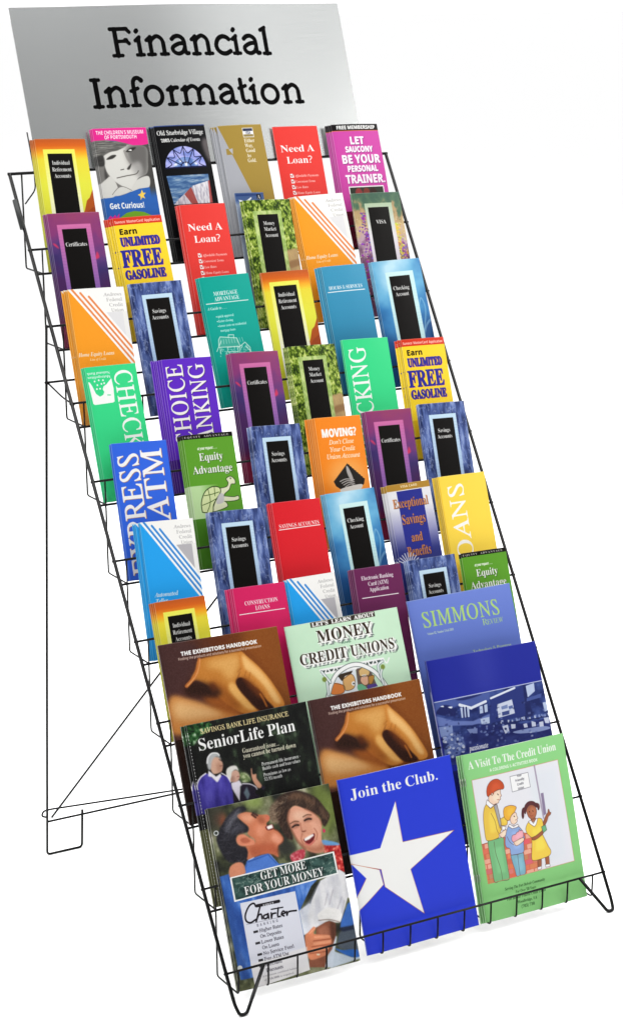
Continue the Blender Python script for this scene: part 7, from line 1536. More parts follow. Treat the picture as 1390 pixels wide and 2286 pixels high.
    a.im = np.clip(a.im * (.9 + .2 * tone), 0, 1)
    for c_ in range(3): a.im[..., c_] = box(a.im[..., c_], 1)
    a.im = np.clip(a.im + (a.noise(.04, .04, 120, 1)[..., None] - .5) * .045, 0, 1)
    a.poly(P['panel'], (228, 228, 236), .96); a.poly(P['panel2'], (234, 228, 222), .5)
    a.poly(P['box'], WHITE)
    bx = P['box2']; v = np.clip(1 - np.abs(a.noise(.5, .7, 117, 5) - .5) / .03, 0, 1)[..., None]
    base = a.ramp(a.noise(.3, .4, 118, 4), [(.3, (24, 46, 44)), (.7, (62, 92, 86))])
    a.put(a.mask([bx]), base * (1 - .6 * v) + np.array((170, 190, 176)) * .6 * v)
    r = math.atan2(P['box'][1][1] - P['box'][0][1], P['box'][1][0] - P['box'][0][0])
    for s, x, y, w in (('GET MORE', 2.75, 5.06, 3.3), ('FOR YOUR MONEY', 1.5, 5.76, 5.7)):
        a.text(s, x + .05, y + .05, .52, (20, 30, 28), 'B', w, 'l', r, bold=.02)
        a.text(s, x, y, .52, WHITE, 'B', w, 'l', r)
    ink = (30, 28, 34)
    a.stroke(P['bar'][:2] if False else [((P['bar'][0][0] + P['bar'][3][0]) / 2, (P['bar'][0][1] + P['bar'][3][1]) / 2), ((P['bar'][1][0] + P['bar'][2][0]) / 2, (P['bar'][1][1] + P['bar'][2][1]) / 2)], .2, ink)
    bx0, by0 = P['bar'][0]; a.text('FIRST', bx0 + .4, by0 + .2, .12, (220, 220, 226), 'S', .8)
    for n_ in ('sC', 'sh', 'sa', 'sr', 'st', 'se', 'sr2'): a.stroke(P[n_], .11, ink, 1, True)
    a.stroke(P['st2'], .08, ink); a.stroke(P['ul'], .025, (120, 120, 130))
    a.text('BANKING', 1.92, 7.85, .17, (110, 110, 122), 'S', 1.6, track=.3)
    for i, (s, b, w) in enumerate((('Higher Rates', 1, 1.65), ('On Deposits', 0, 1.5), ('Lower Rates', 1, 1.6), ('On Loans', 0, 1.2), ('No Service Fees!', 1, 2.2), ('Free ATM Use', 1, 1.75), ('Merchant', 1, 1.2), ('Discounts', 0, 1.2))):
        y = 8.22 + .36 * i
        a.text(s, 2.05, y, .21, (84, 82, 92), 'U', w, bold=.004)
        if b: a.rect(1.62, y - .17, 1.95, y - .02, (52, 50, 54))
    a.text('A minimum combined balance', 1.7, 11.0, .12, (110, 108, 116), 'U', 2.6); a.text('of $10,000 is required', 1.8, 11.25, .12, (110, 108, 116), 'U', 2.1)
    for yy in (1.6, 10.1): a.ell(.34, yy, .16, .16, (210, 214, 214)); 
    a.ell(.34, 1.6, .1, .1, (60, 66, 60))
    return a

def d_club():
    a = Art(8.65, 11.45, 50, (40, 62, 214))
    t = np.linspace(0, 1, a.H)[:, None, None]
    a.text('Join the Club.', .72, 1.42, .66, (248, 248, 244), 'B', 6.75)
    star = [(3.73, 4.84 - .9), (3.87 + .2, 5.0 - .3), (7.78, 4.9), (5.1, 6.6), (3.95, 6.75)]
    white = (246, 246, 244)
    big = [(2.93, 2.2), (4.0, 4.86), (7.78, 4.92), (4.3, 6.66), (4.19, 9.68), (1.86, 7.4), (1.8, 6.1), (0, 5.4), (0, 4.95), (2.02, 4.88)]
    big = PRINT['club']['big']
    a.poly(big, white); a.stroke(big[:9] , .03, (196, 96, 60), .8)
    a.poly(PRINT['club']['small'], white); a.stroke(PRINT['club']['small'], .03, (196, 96, 60), .8)
    return a

def d_visit():
    a = Art(8.38, 11.2, 56, (146, 216, 138)); P = PRINT['visit']
    a.vgrad([(0, (150, 218, 142)), (4, (142, 214, 132)), (11.2, (140, 208, 128))])
    a.text('A Visit To The Credit Union', .42, 1.02, .52, (252, 252, 250), 'I' if False else 'B', 7.2)
    a.text('A COLORING & ACTIVITIES BOOK', 1.98, 1.46, .2, (250, 252, 246), 'S', 3.95)
    pan = P['pan']; a.poly(pan, (236, 236, 243)); 
    a.poly([(4.9, 2.0), (7.3, 2.2), (7.1, 8.2), (5.6, 8.3)], (228, 234, 240), .7, False, .4)
    a.poly(P['brick'], (218, 112, 88))
    rng = np.random.default_rng(7)
    bm = a.mask([P['brick']]); full = np.zeros((a.H, a.W)); full[bm[1 + 1 - 0]:bm[4], bm[1]:bm[3]] = bm[0]
    for r_ in range(11):
        y = 5.4 + .34 * r_
        for c_ in range(9):
            x = .1 + .66 * c_ + (.33 if r_ % 2 else 0)
            col = np.array((224, 124, 98)) + rng.normal(0, 14, 3)
            if rng.random() < .25: col = np.array((240, 176, 152))
            m = a.mask([[(x, y), (x + .58, y - .02), (x + .58, y + .27), (x, y + .29)]])
            if m is None: continue
            cov = m[0] * full[m[2]:m[4], m[1]:m[3]]
            a.put((cov, *m[1:]), np.clip(col, 0, 255))
    a.stroke(P['brick'][:4], .03, (120, 70, 60))
    a.stroke([((P['door'][0][0] + P['door'][1][0]) / 2, P['door'][0][1]), ((P['door'][2][0] + P['door'][3][0]) / 2, P['door'][2][1])], .13, (176, 164, 184))
    a.poly(P['plate'], (142, 128, 158))
    a.poly(P['sign'], (250, 250, 250)); a.stroke(P['sign'], .035, (130, 130, 136), 1, False, True)
    sx = sum(p[0] for p in P['sign']) / 4; sy = sum(p[1] for p in P['sign']) / 4
    for i, s in enumerate(('Your', 'Friendly', 'Credit', 'Union')): a.text(s, sx, sy - .36 + .28 * i, .15, (84, 84, 92), 'S', (.4, .75, .55, .5)[i], 'c', -.04)
    ink = (84, 54, 50)
    skin = (248, 216, 192); brown = (160, 92, 62)
    seq = [('pant', (124, 190, 132)), ('sleeve', (240, 200, 82)), ('coat', (240, 200, 82)), ('tie', (168, 166, 166)), ('coll', (250, 250, 250)), ('mface', skin), ('mhair', (202, 84, 48)), ('mear', skin), ('cuff', (250, 250, 250)), ('hand', skin),
           ('jean', (130, 180, 198)), ('swea', (146, 174, 222)), ('bface', skin), ('bcol', (250, 250, 250)), ('bhair', (242, 182, 66)), ('pig', (244, 172, 184)), ('bhand', skin),
           ('leg1', brown), ('leg2', brown), ('sock1', (248, 248, 248)), ('sock2', (248, 248, 248)), ('gneck', brown), ('gp1', (92, 48, 52)), ('gp2', (92, 48, 52)), ('gface', (178, 108, 76)), ('ghair', (92, 48, 52)), ('garm', brown), ('dress', (246, 210, 82)), ('gcol', (250, 250, 250)), ('garm2', brown), ('book', (110, 176, 128))]
    for n, c in seq:
        sm = n not in ('book', 'sock1', 'sock2', 'tie', 'cuff', 'coll', 'gcol', 'bcol', 'leg1', 'leg2')
        a.poly(P[n], c, 1, sm)
        q = P[n]
        cx = sum(p[0] for p in q) / len(q); cy = sum(p[1] for p in q) / len(q)
        a.poly([(cx + (p[0] - cx) * .5 + .08, cy + (p[1] - cy) * .6) for p in q], [min(255, v * 1.12 + 8) for v in c], .5, True, .15)
        a.stroke(q, .03, ink, .85, sm, True)
    for n in ('fold', 'pline', 'barm', 'jline'): a.stroke(P[n], .03, ink, .8, True)
    for n in ('me', 'be', 'ge1', 'ge2'): a.stroke(P[n], .06, (46, 30, 30))
    for n in ('mm', 'bm', 'gm', 'gn'): a.stroke(P[n], .03, (150, 60, 52), .9, True)
    a.stroke(pan, .035, (214, 130, 100), .8, False, True)
    for i, (s, w) in enumerate((('Serving The Fort Belvoir Community', 3.3), ('For Over 50 Years', 1.7), ('Fort Belvoir Federal Credit Union', 3.2), ('Woodbridge, VA', 1.6), ('(703) 730', 1.1))):
        a.text(s, 3.45, 9.4 + .35 * i, .19, (36, 76, 34), 'I', w, 'c')
    return a
# ------------------------------------------------------------------ leaflets and magazines
INK = 0.64
DESIGN = {}
def ink_scale(im, g):
    lin = np.where(im <= .04045, im / 12.92, ((np.clip(im, 0, 1) + .055) / 1.055) ** 2.4) * g
    return np.where(lin <= .0031308, lin * 12.92, 1.055 * np.power(np.maximum(lin, 1e-9), 1 / 2.4) - .055)

def printed(key, gloss):
    if key in DESIGN: return DESIGN[key]
    a = globals()['d_' + key]()
    a.im[:, :3] = a.im[:, :3] * .74 + .26                     # paper shows through along the worn fold
    a.im[:2] = a.im[:2] * .75 + .22
    a.im = ink_scale(np.clip(a.im, 0, 1), INK)
    m = bpy.data.materials.new('printed_' + key); m.use_nodes = True
    N = m.node_tree.nodes; L = m.node_tree.links; b = N['Principled BSDF']
    t = N.new('ShaderNodeTexImage'); t.image = a.image('print_' + key); t.extension = 'EXTEND'; t.interpolation = 'Cubic'
    L.new(t.outputs['Color'], b.inputs['Base Color'])
    no = N.new('ShaderNodeTexNoise'); no.inputs['Scale'].default_value = 14; no.inputs['Detail'].default_value = 3
    tc_ = N.new('ShaderNodeTexCoord'); L.new(tc_.outputs['Object'], no.inputs['Vector'])
    bm = N.new('ShaderNodeBump'); bm.inputs['Strength'].default_value = .25; bm.inputs['Distance'].default_value = .0016
    L.new(no.outputs['Fac'], bm.inputs['Height']); L.new(bm.outputs[0], b.inputs['Normal'])
    b.inputs['Roughness'].default_value = gloss; b.inputs['Specular IOR Level'].default_value = 0.11 if gloss > .3 else 0.11 * 3
    DESIGN[key] = m
    return m

def leaf_meshes(w, h, t, seed, mag):
    rng = random.Random(seed)
    nx, nz = (22, 24) if mag else (12, 20)
    b1 = rng.uniform(.015, .05) * (1.6 if mag else 1); c1 = rng.uniform(0, .2); c2 = rng.uniform(-.02, .04)
    spine = .22 if mag else .05
    def off(u, v):
        o = -b1 * math.sin(math.pi * u) * (.6 + .4 * v) - c2 * math.sin(2 * math.pi * v) * .4
        o += c1 * max(0, u - .55) * max(0, v - .6) * 3
        o += spine * math.exp(-u * (16 if mag else 22))          # the fold rounds away at the spine
        return o
    us = [0, .006, .014, .025, .045] + [.08 + .92 * i / (nx - 5) for i in range(nx - 4)]
    us = sorted(set(us)); nv = nz
    V, F, UVs = [], [], []
    for j in range(nv + 1):
        v = j / nv
        V.append((.012, t, v * h)); UVs.append((0, v))
        V.append((-.004, t * .55 + .3 * off(0, v), v * h)); UVs.append((0, v))
        for u in us: V.append((u * w, off(u, v), v * h)); UVs.append((u, v))
    row = len(us) + 2
    for j in range(nv):
        for i in range(row - 1):
            a = j * row + i; F.append((a, a + 1, a + row + 1, a + row))
    cover = mesh('front_cover', V, F, True)
    uvl = cover.uv_layers.new(name='UVMap')
    li = np.zeros(len(cover.loops), np.int32); cover.loops.foreach_get('vertex_index', li)
    uvl.data.foreach_set('uv', np.array(UVs, np.float32)[li].ravel())
    # inner pages: a thin block just behind the cover
    V, F = [], []
    uu = [u for u in us if u > .01]
    for s in (0, 1):
        for j in range(nv + 1):
            v = j / nv
            for u in uu:
                z = v * (h - .02) + .01; x = u * (w - .03) + .012
                V.append((x, (off(u, v) + .012) if s == 0 else max(t, off(u, v) + .022), z))
    r = len(uu); S = (nv + 1) * r
    for s in (0, 1):
        for j in range(nv):
            for i in range(r - 1):
                a = s * S + j * r + i; q = (a, a + 1, a + r + 1, a + r)
                F.append(q if s == 0 else q[::-1])
    for i in range(r - 1):
        a = nv * r + i; F.append((a, a + 1, a + 1 + S, a + S)); a = i; F.append((a, a + S, a + 1 + S, a + 1))
    for j in range(nv):
        a = j * r + r - 1; F.append((a, a + r, a + r + S, a + S)[::-1]); a = j * r; F.append((a, a + r, a + r + S, a + S))
    pages = mesh('pages', V, F)
    return cover, pages

#  key, tier, foot depth, lean, x, width, height, roll, fan of the stack behind
PLACE = [
 ('ira', 1, 0.204, 20.0, 1.66, 3.63, 8.82, 0.0356, 0.32),
 ('museum', 1, 0.266, 20.0, 6.11, 3.96, 9.32, 0.0144, 0.16),
 ('sturb', 1, 0.204, 20.0, 10.74, 3.89, 9.32, 0.0009, 0.31),
 ('gold', 1, 0.142, 20.0, 15.6, 3.46, 9.13, -0.0048, 0.53),
 ('loan', 1, 0.39, 20.0, 19.84, 3.6, 8.87, 0.0144, 0.02),
 ('train', 1, 0.142, 20.0, 24.45, 3.88, 8.86, 0.0154, 0.49),
 ('cert', 2, 0.204, 20.0, 1.23, 3.72, 8.85, 0.0216, 0.25),
 ('gas', 2, 0.142, 20.0, 6.07, 3.61, 8.26, -0.0129, 0.63),
 ('loan', 2, 0.266, 20.0, 10.99, 3.47, 8.84, 0.0108, 0.31),
 ('money', 2, 0.328, 20.0, 15.73, 3.72, 8.87, 0.0249, 0.21),
 ('heq', 2, 0.204, 20.0, 20.11, 4.02, 8.9, -0.0217, 0.4),
 ('visa', 2, 0.328, 20.0, 24.49, 4.03, 8.85, 0.0168, 0.07),
 ('heq', 3, 0.142, 20.0, 1.17, 3.96, 8.87, 0.0274, 0.41),
 ('sav', 3, 0.328, 20.0, 5.83, 3.87, 8.85, 0.0005, 0.12),
 ('mort', 3, 0.266, 20.0, 11.14, 3.85, 8.88, -0.019, 0.21),
 ('ira', 3, 0.328, 20.0, 15.74, 3.74, 8.85, 0.0007, 0.04),
 ('hours', 3, 0.204, 20.0, 20.5, 3.54, 8.92, -0.0063, 0.51),
 ('check', 3, 0.266, 20.0, 24.66, 4.06, 8.95, -0.01, 0.19),
 ('chec', 4, 0.266, 20.0, 1.09, 3.62, 8.8, 0.0088, 0.29),
 ('choice', 4, 0.08, 20.0, 6.28, 3.64, 8.82, 0.0307, 0.82),
 ('cert', 4, 0.204, 20.0, 11.37, 3.67, 8.75, 0.0367, 0.31),
 ('money', 4, 0.204, 20.0, 15.87, 3.72, 8.77, 0.0268, 0.32),
 ('cking', 4, 0.328, 20.0, 20.2, 3.72, 8.83, 0.0326, 0.07),
 ('gas', 4, 0.204, 20.0, 24.89, 3.55, 8.43, 0.0286, 0.52),
 ('atm', 5, 0.328, 20.0, 1.16, 3.93, 8.87, 0.0457, 0.13),
 ('equity', 5, 0.204, 20.0, 6.33, 3.64, 8.84, 0.0327, 0.39),
 ('sav', 5, 0.266, 20.0, 11.24, 3.76, 8.85, 0.0479, 0.24),
 ('moving', 5, 0.08, 20.0, 16.09, 3.61, 8.92, 0.0422, 0.74),
 ('cert', 5, 0.204, 20.0, 20.23, 3.68, 8.9, 0.0367, 0.29),
 ('sav', 5, 0.266, 20.0, 24.54, 3.87, 8.93, 0.0373, 0.11),
 ('teller', 6, 0.142, 20.0, 1.52, 3.77, 8.86, 0.0534, 0.54),
 ('sav', 6, 0.266, 20.0, 6.56, 4.0, 8.82, 0.0438, 0.16),
 ('savred', 6, 0.204, 20.0, 11.35, 3.68, 8.83, 0.0283, 0.39),
 ('check', 6, 0.204, 20.0, 15.71, 3.9, 8.89, -0.0013, 0.28),
 ('except', 6, 0.204, 20.0, 20.5, 3.5, 8.85, -0.0017, 0.35),
 ('loansy', 6, 0.204, 20.0, 24.55, 3.92, 8.93, 0.0165, 0.41),
 ('ira', 7, 0.204, 20.0, 1.37, 3.56, 8.88, 0.0165, 0.36),
 ('constr', 7, 0.142, 20.0, 6.82, 3.85, 8.96, 0.0284, 0.56),
 ('teller', 7, 0.266, 20.0, 11.08, 3.63, 8.92, 0.0084, 0.2),
 ('elec', 7, 0.142, 20.0, 15.93, 3.67, 8.88, 0.026, 0.42),
 ('sav', 7, 0.266, 20.0, 20.34, 3.88, 8.81, 0.0141, 0.25),
 ('equity', 7, 0.328, 20.0, 24.7, 3.74, 8.66, 0.019, 0.19),
 ('exhib', 8, 0.12, 21.7, 0.71, 8.48, 11.49, 0.0163, 0.0),
 ('mcu', 8, 0.12, 21.7, 9.93, 8.57, 11.2, 0.0014, 0.02),
 ('simmons', 8, 0.12, 21.7, 19.39, 8.37, 11.43, -0.0005, 0.02),
 ('senior', 9, 0.12, 20.1, 1.19, 8.53, 11.53, -0.0004, 0.32),
 ('exhib', 9, 0.12, 20.9, 10.07, 8.41, 11.53, 0.0028, 0.07),
 ('navy', 9, 0.12, 21.7, 19.22, 8.9, 12.57, 0.0111, 0.0),
 ('charter', 10, 0.12, 21.1, 0.99, 8.69, 11.52, 0.0139, 0.1),
 ('club', 10, 0.12, 18.9, 10.31, 8.58, 11.5, -0.0035, 0.0),
 ('visit', 10, 0.12, 17.2, 19.5, 8.29, 11.33, 0.0042, 0.31),
]
ORD = ['topmost', 'second', 'third', 'fourth', 'fifth', 'sixth', 'seventh', 'eighth', 'ninth', 'lowest']
#  key: (what it looks like, short form, thickness, copies behind)
LOOK = {
 'ira': 'yellow and orange brochure headed Individual Retirement Accounts', 'museum': "brochure with a grey photo of a child in a hat under a pink band",
 'sturb': 'black brochure with a blue fan-shaped window', 'gold': 'gold and silver brochure split by a diagonal', 'loan': 'red brochure headed Need A Loan',
 'train': 'magenta brochure in bold white capitals under a black band', 'cert': 'purple brochure headed Certificates', 'gas': 'yellow brochure headed Unlimited Free Gasoline',
 'money': 'leafy green brochure headed Money Market Account', 'visa': 'flowery brochure with a black panel', 'heq': 'orange and white brochure headed Home Equity Loans',
 'sav': 'blue marbled brochure headed Savings Accounts', 'mort': 'teal brochure headed Mortgage Advantage', 'hours': 'plain blue brochure headed Hours and Services',
 'check': 'sky blue brochure headed Checking Account', 'chec': 'green brochure with sideways lettering and a white bird emblem', 'choice': 'violet brochure with sideways white lettering',
 'cking': 'green brochure with upward sideways lettering', 'atm': 'bright blue brochure with sideways white ATM lettering', 'equity': 'green brochure with a drawn tortoise headed Equity Advantage',
 'moving': 'orange brochure headed Moving', 'teller': 'blue and white brochure with a diagonal edge', 'savred': 'plain red brochure headed Savings Accounts',
 'except': 'white and blue brochure with tall copper lettering', 'loansy': 'yellow brochure with sideways white lettering', 'constr': 'crimson brochure headed Construction Loans',
 'elec': 'dark plum brochure headed Electronic Banking', 'exhib': 'brown magazine with a bent golden arm', 'mcu': 'mint green magazine about Money and Credit Unions',
 'simmons': 'periwinkle blue magazine with a light green title', 'senior': 'black magazine with an elderly couple outdoors', 'navy': 'navy folder with a dining hall photo',
 'charter': 'folder with a laughing man and woman', 'club': 'bright blue magazine with a big white star', 'visit': 'light green colouring book with a drawn family'}
BESIDE = {('chec', 4): 'leftmost of its tier', ('cking', 4): 'right of the leafy green one', ('ira', 1): 'leftmost under the metal sign', ('ira', 3): 'between teal and plain blue ones', ('ira', 7): 'just above a brown magazine',
 ('loan', 1): 'right under the metal sign', ('loan', 2): 'beside the leafy green one', ('cert', 2): 'left of a yellow brochure', ('cert', 4): 'right of the violet one', ('cert', 5): 'right of the orange one',
 ('gas', 2): 'right of the purple one', ('gas', 4): 'at the right rail', ('money', 2): 'beside the second red one', ('money', 4): 'beside the green lettered one',
 ('heq', 2): 'between leafy green and flowery ones', ('heq', 3): 'leftmost of its tier', ('sav', 3): 'right of the orange one',
 ('check', 3): 'at the right rail', ('check', 6): 'right of the plain red one', ('equity', 5): 'right of the bright blue one', ('equity', 7): 'at the right rail',
 ('teller', 6): 'leftmost of its tier', ('teller', 7): 'between crimson and plum ones', ('sav', 6): 'left of the plain red one', ('sav', 7): 'right of the plum one',
 ('exhib', 8): 'below the yellow brochure at the left', ('exhib', 9): 'behind the white star magazine'}
SAV5 = ['left of the orange one', 'at the right rail']
COPIES = {('ira', 1): 3, ('museum', 1): 2, ('sturb', 1): 3, ('gold', 1): 4, ('train', 1): 4, ('cert', 2): 3, ('gas', 2): 4, ('loan', 2): 2, ('money', 2): 1, ('heq', 2): 3, ('visa', 2): 1,
 ('heq', 3): 4, ('sav', 3): 1, ('mort', 3): 2, ('ira', 3): 1, ('hours', 3): 3, ('check', 3): 2, ('chec', 4): 2, ('choice', 4): 5, ('cert', 4): 3, ('money', 4): 3, ('cking', 4): 1, ('gas', 4): 3,
 ('atm', 5): 1, ('equity', 5): 3, ('sav', 5): 2, ('moving', 5): 5, ('cert', 5): 3, ('teller', 6): 4, ('sav', 6): 2, ('savred', 6): 3, ('check', 6): 3, ('except', 6): 3, ('loansy', 6): 3,
 ('ira', 7): 3, ('constr', 7): 4, ('teller', 7): 2, ('elec', 7): 4, ('sav', 7): 2, ('equity', 7): 1, ('senior', 9): 2, ('exhib', 9): 1, ('charter', 10): 1, ('visit', 10): 2}

def pose(n, yb, lean, x, roll):
    return (Matrix.Translation(Vector((x, ty(n) + yb, tz(n) - HP + .075)) * U) @ Matrix.Rotation(-R(lean), 4, 'X') @ Matrix.Rotation(roll, 4, 'Y'))

rnd = random.Random(12)
def copy_thing(src, m):
    c = src.copy(); COL.objects.link(c); c.matrix_world = m
    for k in ('group', 'label', 'category'):
        if k in c: del c[k]
    for ch in src.children:
        d = ch.copy(); COL.objects.link(d); d.parent = c
    return c

def pick(*c): return next((q for q in c if len(q.split()) <= 16), ' '.join(c[-1].split()[:16]))
def plural(s): return s.replace('brochure', 'brochures').replace('magazine', 'magazines')
sav_n = 0
for idx, (key, n, yb, lean, x, w, h, roll, fan) in enumerate(PLACE):
    mag = n >= 8
    t = .05 if not mag else .09
    if key == 'navy' or key == 'charter': t = .05
    gloss = .34 if not mag else .27
    mat = printed(key, gloss)
    cov_me, pg_me = leaf_meshes(w, h, t, idx + 3, mag)
    kind = 'magazine' if mag else 'brochure'
    if key in ('navy', 'charter'): kind = 'folder'
    if key == 'visit': kind = 'colouring_book'
    root = bpy.data.objects.new(kind, None); COL.objects.link(root)
    root.empty_display_size = .01
    root.matrix_world = pose(n, yb, lean, x, roll)
    if key == 'sav' and n == 5:
        where = SAV5[sav_n]; sav_n += 1
    else: where = BESIDE.get((key, n), '')
    tier = ORD[n - 1]
    lab = LOOK[key] + ((', ' + where) if where else '')
    full = lab + ', %s tier' % tier
    tag(root, pick(full, lab), kind.replace('_', ' '), 'large magazines in the lowest three tiers' if mag else 'slim brochures in the upper seven tiers')
    link('front_cover', cov_me, mat, root)
    pg = link('pages', pg_me, edge_mat, root)
    if key == 'visit':
        for z in (h * .27, h * .84):
            s = Tubes().add([(-.012, .02, z - .25), (-.012, .02, z + .25)], .028, 6); s.build('staple', staple_mat, root)
    # copies stacked behind
    N_ = COPIES.get((key, n), 0)
    if key == 'sav' and n == 5: N_ = 2 if sav_n == 1 else 1
    step = .062 if not mag else .11
    cum = 0
    wts = [rnd.uniform(.5, 1.5) for _ in range(N_)]; sw = sum(wts) or 1
    for k in range(N_):
        cum += fan * .85 * wts[k] / sw
        m = root.matrix_world @ Matrix.Translation(Vector((-cum * .93, step * (k + 1), -.02 + rnd.uniform(-.035, .02))) * U) @ Matrix.Rotation(rnd.uniform(-.004, .004), 4, 'Y')
        c = copy_thing(root, m)
        short = LOOK[key].split(' headed')[0].split(' with')[0].split(' in bold')[0].split(' split')[0].split(' about')[0]
        if key in ('museum',): short = 'grey and pink brochure'
        tag(c, pick('copy of the %s stacked behind it%s, %s tier' % (short, (', ' + where) if where else '', tier), 'copy behind the %s%s, %s tier' % (short, (', ' + where) if where else '', tier), 'copy behind the %s, %s' % (short, where)), kind.replace('_', ' '),
            'copies behind the %s%s, %s tier' % (short, (' ' + where) if where else '', tier))

    if key == 'senior':
        s = Tubes()
        for k in range(52): s.add([(-.0, .02, .4 + k * .208), (-.03, .06, .4 + k * .208), (.0, .1, .4 + k * .208)], .012, 6)
        s.build('comb_binding', edge_mat, root)

# small blue card peeping out above the leafy green brochure
cov_me, pg_me = leaf_meshes(2.25, 9.35, .04, 99, False)
root = bpy.data.objects.new('brochure', None); COL.objects.link(root)
root.matrix_world = pose(2, .58 + .26, 19.9, 15.42, .03) 
tag(root, 'narrow blue brochure with a white aeroplane peeping above the leafy green one', 'brochure', 'slim brochures in the upper seven tiers')
link('front_cover', cov_me, printed('plane', .34), root); link('pages', pg_me, edge_mat, root)

# ------------------------------------------------------------------ header sign
SW, SH = 25.2, 11.0
a = Art(SW, SH, 52, (255, 255, 255))
a.im[:] = 0
def ss(pts, w=.27, smooth=False): a.stroke([(x - 2.1, SH - y) for x, y in pts], w * 1.27, (255, 255, 255), 1, smooth)
SV = .22
def serif(x, y, r=.23): ss([(x - r, y), (x + r, y)], SV)
def dot_i(x, y): a.poly([(p[0] - 2.1, SH - p[1]) for p in ((x - .16, y + .0), (x + .02, y + .17), (x + .14, y + .12), (x + .14, y - .08), (x - .04, y - .21), (x - .15, y - .16))], (255, 255, 255), 1, True); ss([(x - .04, y - .05), (x + .03, y + .02)], .26)
def let_i(x, b, xh):
    ss([(x - .24, xh - .22), (x + .08, xh + .02)], .23); ss([(x, xh - .08), (x, b)]); serif(x, b, .25); dot_i(x - .06, xh + .46)
def arch(x0, x1, b, xh):
    ss([(x0, xh - .45), (x0 + .12, xh - .2), (x0 + .4, xh + .0), ((x0 + x1) / 2 + .12, xh + .04), (x1 - .12, xh - .12), (x1, xh - .42), (x1, b)], .25, True)
    ss([(x1, xh - .42), (x1, b)]); serif(x1, b, .26)
def let_n(x, b, xh, wd=.97):
    ss([(x - .25, xh - .22), (x + .07, xh + .02)], .23); ss([(x, xh - .1), (x, b)]); serif(x, b, .25); arch(x, x + wd, b, xh)
def let_a(x, b, xh):
    ss([(x + .08, xh - .18), (x + .3, xh - .02), (x + .6, xh + .02), (x + .88, xh - .14), (x + .98, xh - .42), (x + .98, b + .22), (x + 1.05, b + .02), (x + 1.2, b + .02)], .26, True)
    ss([(x + .95, xh - .5), (x + .6, xh - .5), (x + .2, xh - .66), (x + .03, b + .36), (x + .16, b + .1), (x + .46, b - .0), (x + .78, b + .12), (x + .97, b + .4)], .25, True)
def let_o(x, b, xh):
    cy, ry_ = (xh + b) / 2, (xh - b) / 2 + .02
    ss([(x + .62 * math.cos(t), cy + ry_ * math.sin(t)) for t in np.linspace(0, 2 * math.pi, 34)], .26)
b, xh = 7.56, 8.76
ss([(9.0, 9.38), (10.2, 9.38)], .24); ss([(10.15, 9.38), (10.37, 9.15)], .24); ss([(9.31, 9.36), (9.31, b)], .29); serif(9.31, b, .33)
ss([(9.35, 8.53), (9.95, 8.53)], .22); ss([(9.95, 8.53), (10.1, 8.62)], .22); ss([(10.0, 8.62), (10.24, 8.37)], .24)
let_i(10.96, b, xh); let_n(11.78, b, xh); let_a(13.36, b, xh); let_n(15.18, b - .04, xh - .03)
ss([(17.84, 8.5), (17.66, 8.64), (17.35, 8.7), (17.0, 8.52), (16.8, 8.12), (16.88, 7.76), (17.15, 7.54), (17.5, 7.5), (17.86, 7.66)], .27, True)
let_i(18.37, b - .06, xh - .05); let_a(18.98, b - .07, xh - .06)
ss([(20.5, 9.12), (20.86, 9.3)], .23); ss([(20.78, 9.2), (20.77, 7.46)], .28); serif(20.77, 7.46, .25)
b, xh = 4.14, 5.34
ss([(6.98, 5.96), (7.53, 5.96)], .23); ss([(7.25, 5.94), (7.24, b)], .3); serif(7.24, b, .3)
let_n(8.14, b, xh)
ss([(10.6, 5.8), (10.42, 5.97), (10.18, 5.96), (10.02, 5.76), (9.98, 5.4), (9.97, b)], .26, True); ss([(10.6, 5.82), (10.56, 5.86)], .3); serif(9.97, b - .03, .27); ss([(9.75, 5.1), (10.28, 5.28)], .23)
let_o(11.37, b - .02, xh - .02)
ss([(12.45, 5.08), (12.76, 5.28)], .23); ss([(12.69, 5.2), (12.69, b - .04)]); serif(12.69, b - .06, .28); ss([(12.72, 4.98), (12.95, 5.2), (13.2, 5.22)], .26, True)
ss([(13.53, 5.05), (13.84, 5.26)], .23); ss([(13.76, 5.2), (13.76, 4.08)]); serif(13.76, 4.08, .27); arch(13.76, 14.77, 4.07, 5.24); arch(14.77, 15.79, 4.06, 5.24)
let_a(16.4, 4.04, 5.24)
ss([(18.16, 5.62), (18.17, 4.4), (18.25, 4.12), (18.45, 4.04), (18.6, 4.1)], .27, True); ss([(17.97, 5.02), (18.52, 5.2)], .22)
let_i(19.11, 3.99, 5.18); let_o(20.4, 3.98, 5.17); let_n(21.75, 3.96, 5.14)
ink_mask = a.im[..., 0].copy()
sm = bpy.data.materials.new('brushed_aluminium'); sm.use_nodes = True
N = sm.node_tree.nodes; L = sm.node_tree.links; pb = N['Principled BSDF']
ti = N.new('ShaderNodeTexImage'); ti.image = a.image('sign_lettering'); ti.image.colorspace_settings.name = 'Non-Color'; ti.extension = 'EXTEND'
tco = N.new('ShaderNodeTexCoord'); mp = N.new('ShaderNodeMapping'); mp.inputs['Scale'].default_value = (3, 260, 260)
no = N.new('ShaderNodeTexNoise'); no.inputs['Scale'].default_value = 4; no.inputs['Detail'].default_value = 6; no.inputs['Roughness'].default_value = .7
L.new(tco.outputs['Object'], mp.inputs[0]); L.new(mp.outputs[0], no.inputs['Vector'])
rp = N.new('ShaderNodeValToRGB'); rp.color_ramp.elements[0].position = .3; rp.color_ramp.elements[1].position = .7
rp.color_ramp.elements[0].color = (.60, .62, .62, 1); rp.color_ramp.elements[1].color = (.68, .695, .69, 1)
L.new(no.outputs['Fac'], rp.inputs[0])
mx = N.new('ShaderNodeMix'); mx.data_type = 'RGBA'
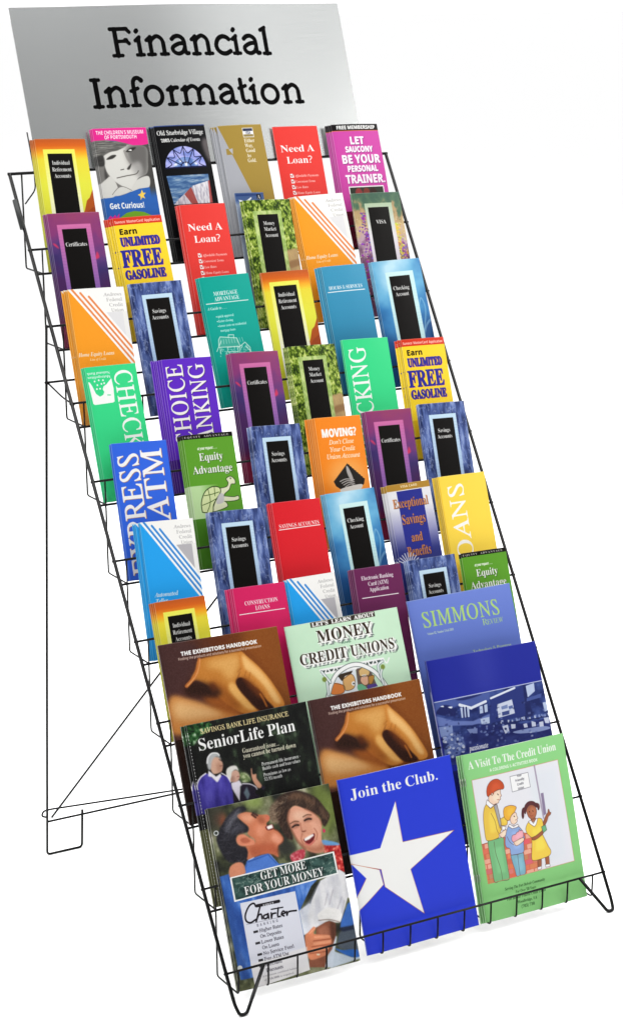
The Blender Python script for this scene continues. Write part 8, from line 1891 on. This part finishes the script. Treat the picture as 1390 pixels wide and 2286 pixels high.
L.new(ti.outputs['Color'], mx.inputs['Factor']); L.new(rp.outputs[0], mx.inputs[6]); mx.inputs[7].default_value = (.002, .002, .002, 1)
L.new(mx.outputs[2], pb.inputs['Base Color'])
inv = N.new('ShaderNodeMath'); inv.operation = 'SUBTRACT'; inv.inputs[0].default_value = 1; L.new(ti.outputs['Color'], inv.inputs[1]); L.new(inv.outputs[0], pb.inputs['Metallic'])
pb.inputs['Roughness'].default_value = .27; pb.inputs['Specular IOR Level'].default_value = .03
bmp = N.new('ShaderNodeBump'); bmp.inputs['Strength'].default_value = .012; bmp.inputs['Distance'].default_value = .0003
L.new(no.outputs['Fac'], bmp.inputs['Height']); L.new(bmp.outputs[0], pb.inputs['Normal'])
sign = bpy.data.objects.new('header_sign', None); COL.objects.link(sign)
sign.matrix_world = Matrix.Translation(Vector((2.1, top_y + .16, top_z + .02)) * U) @ Matrix.Rotation(-R(20), 4, 'X')
tag(sign, 'brushed silver metal header sign reading Financial Information above the top tier', 'sign')
nx, nz = 40, 16
V, F, UV = [], [], []
def sy(u, v): return -.25 * math.sin(math.pi * u) + .055 * math.sin(3 * math.pi * u) * (.55 + .6 * v)
for j in range(nz + 1):
    for i in range(nx + 1):
        u, v = i / nx, j / nz; V.append((u * SW, sy(u, v), v * SH)); UV.append((u, v))
S_ = len(V)
for j in range(nz):
    for i in range(nx):
        q = j * (nx + 1) + i; F.append((q, q + 1, q + nx + 2, q + nx + 1))
me = mesh('panel', V, F, True)
uvl = me.uv_layers.new(name='UVMap'); li = np.zeros(len(me.loops), np.int32); me.loops.foreach_get('vertex_index', li)
uvl.data.foreach_set('uv', np.array(UV, np.float32)[li].ravel())
link('face_panel', me, sm, sign)
back_mat, _ = principled('aluminium_edge', (.5, .5, .5), .4, .5, 1.0)
V2 = [(x, y + .004, z) for x, y, z in V] + [(x, y + .07, z) for x, y, z in V]; F2 = []
for j in range(nz):
    for i in range(nx):
        q = S_ + j * (nx + 1) + i; F2.append((q, q + nx + 1, q + nx + 2, q + 1))
for i in range(nx):
    for j0 in (0, nz * (nx + 1)):
        q = j0 + i; F2.append((q, q + 1, q + 1 + S_, q + S_))
for j in range(nz):
    for i0 in (0, nx):
        q = j * (nx + 1) + i0; F2.append((q, q + nx + 1, q + nx + 1 + S_, q + S_))
link('backing_plate', mesh('backing', V2, F2), back_mat, sign)
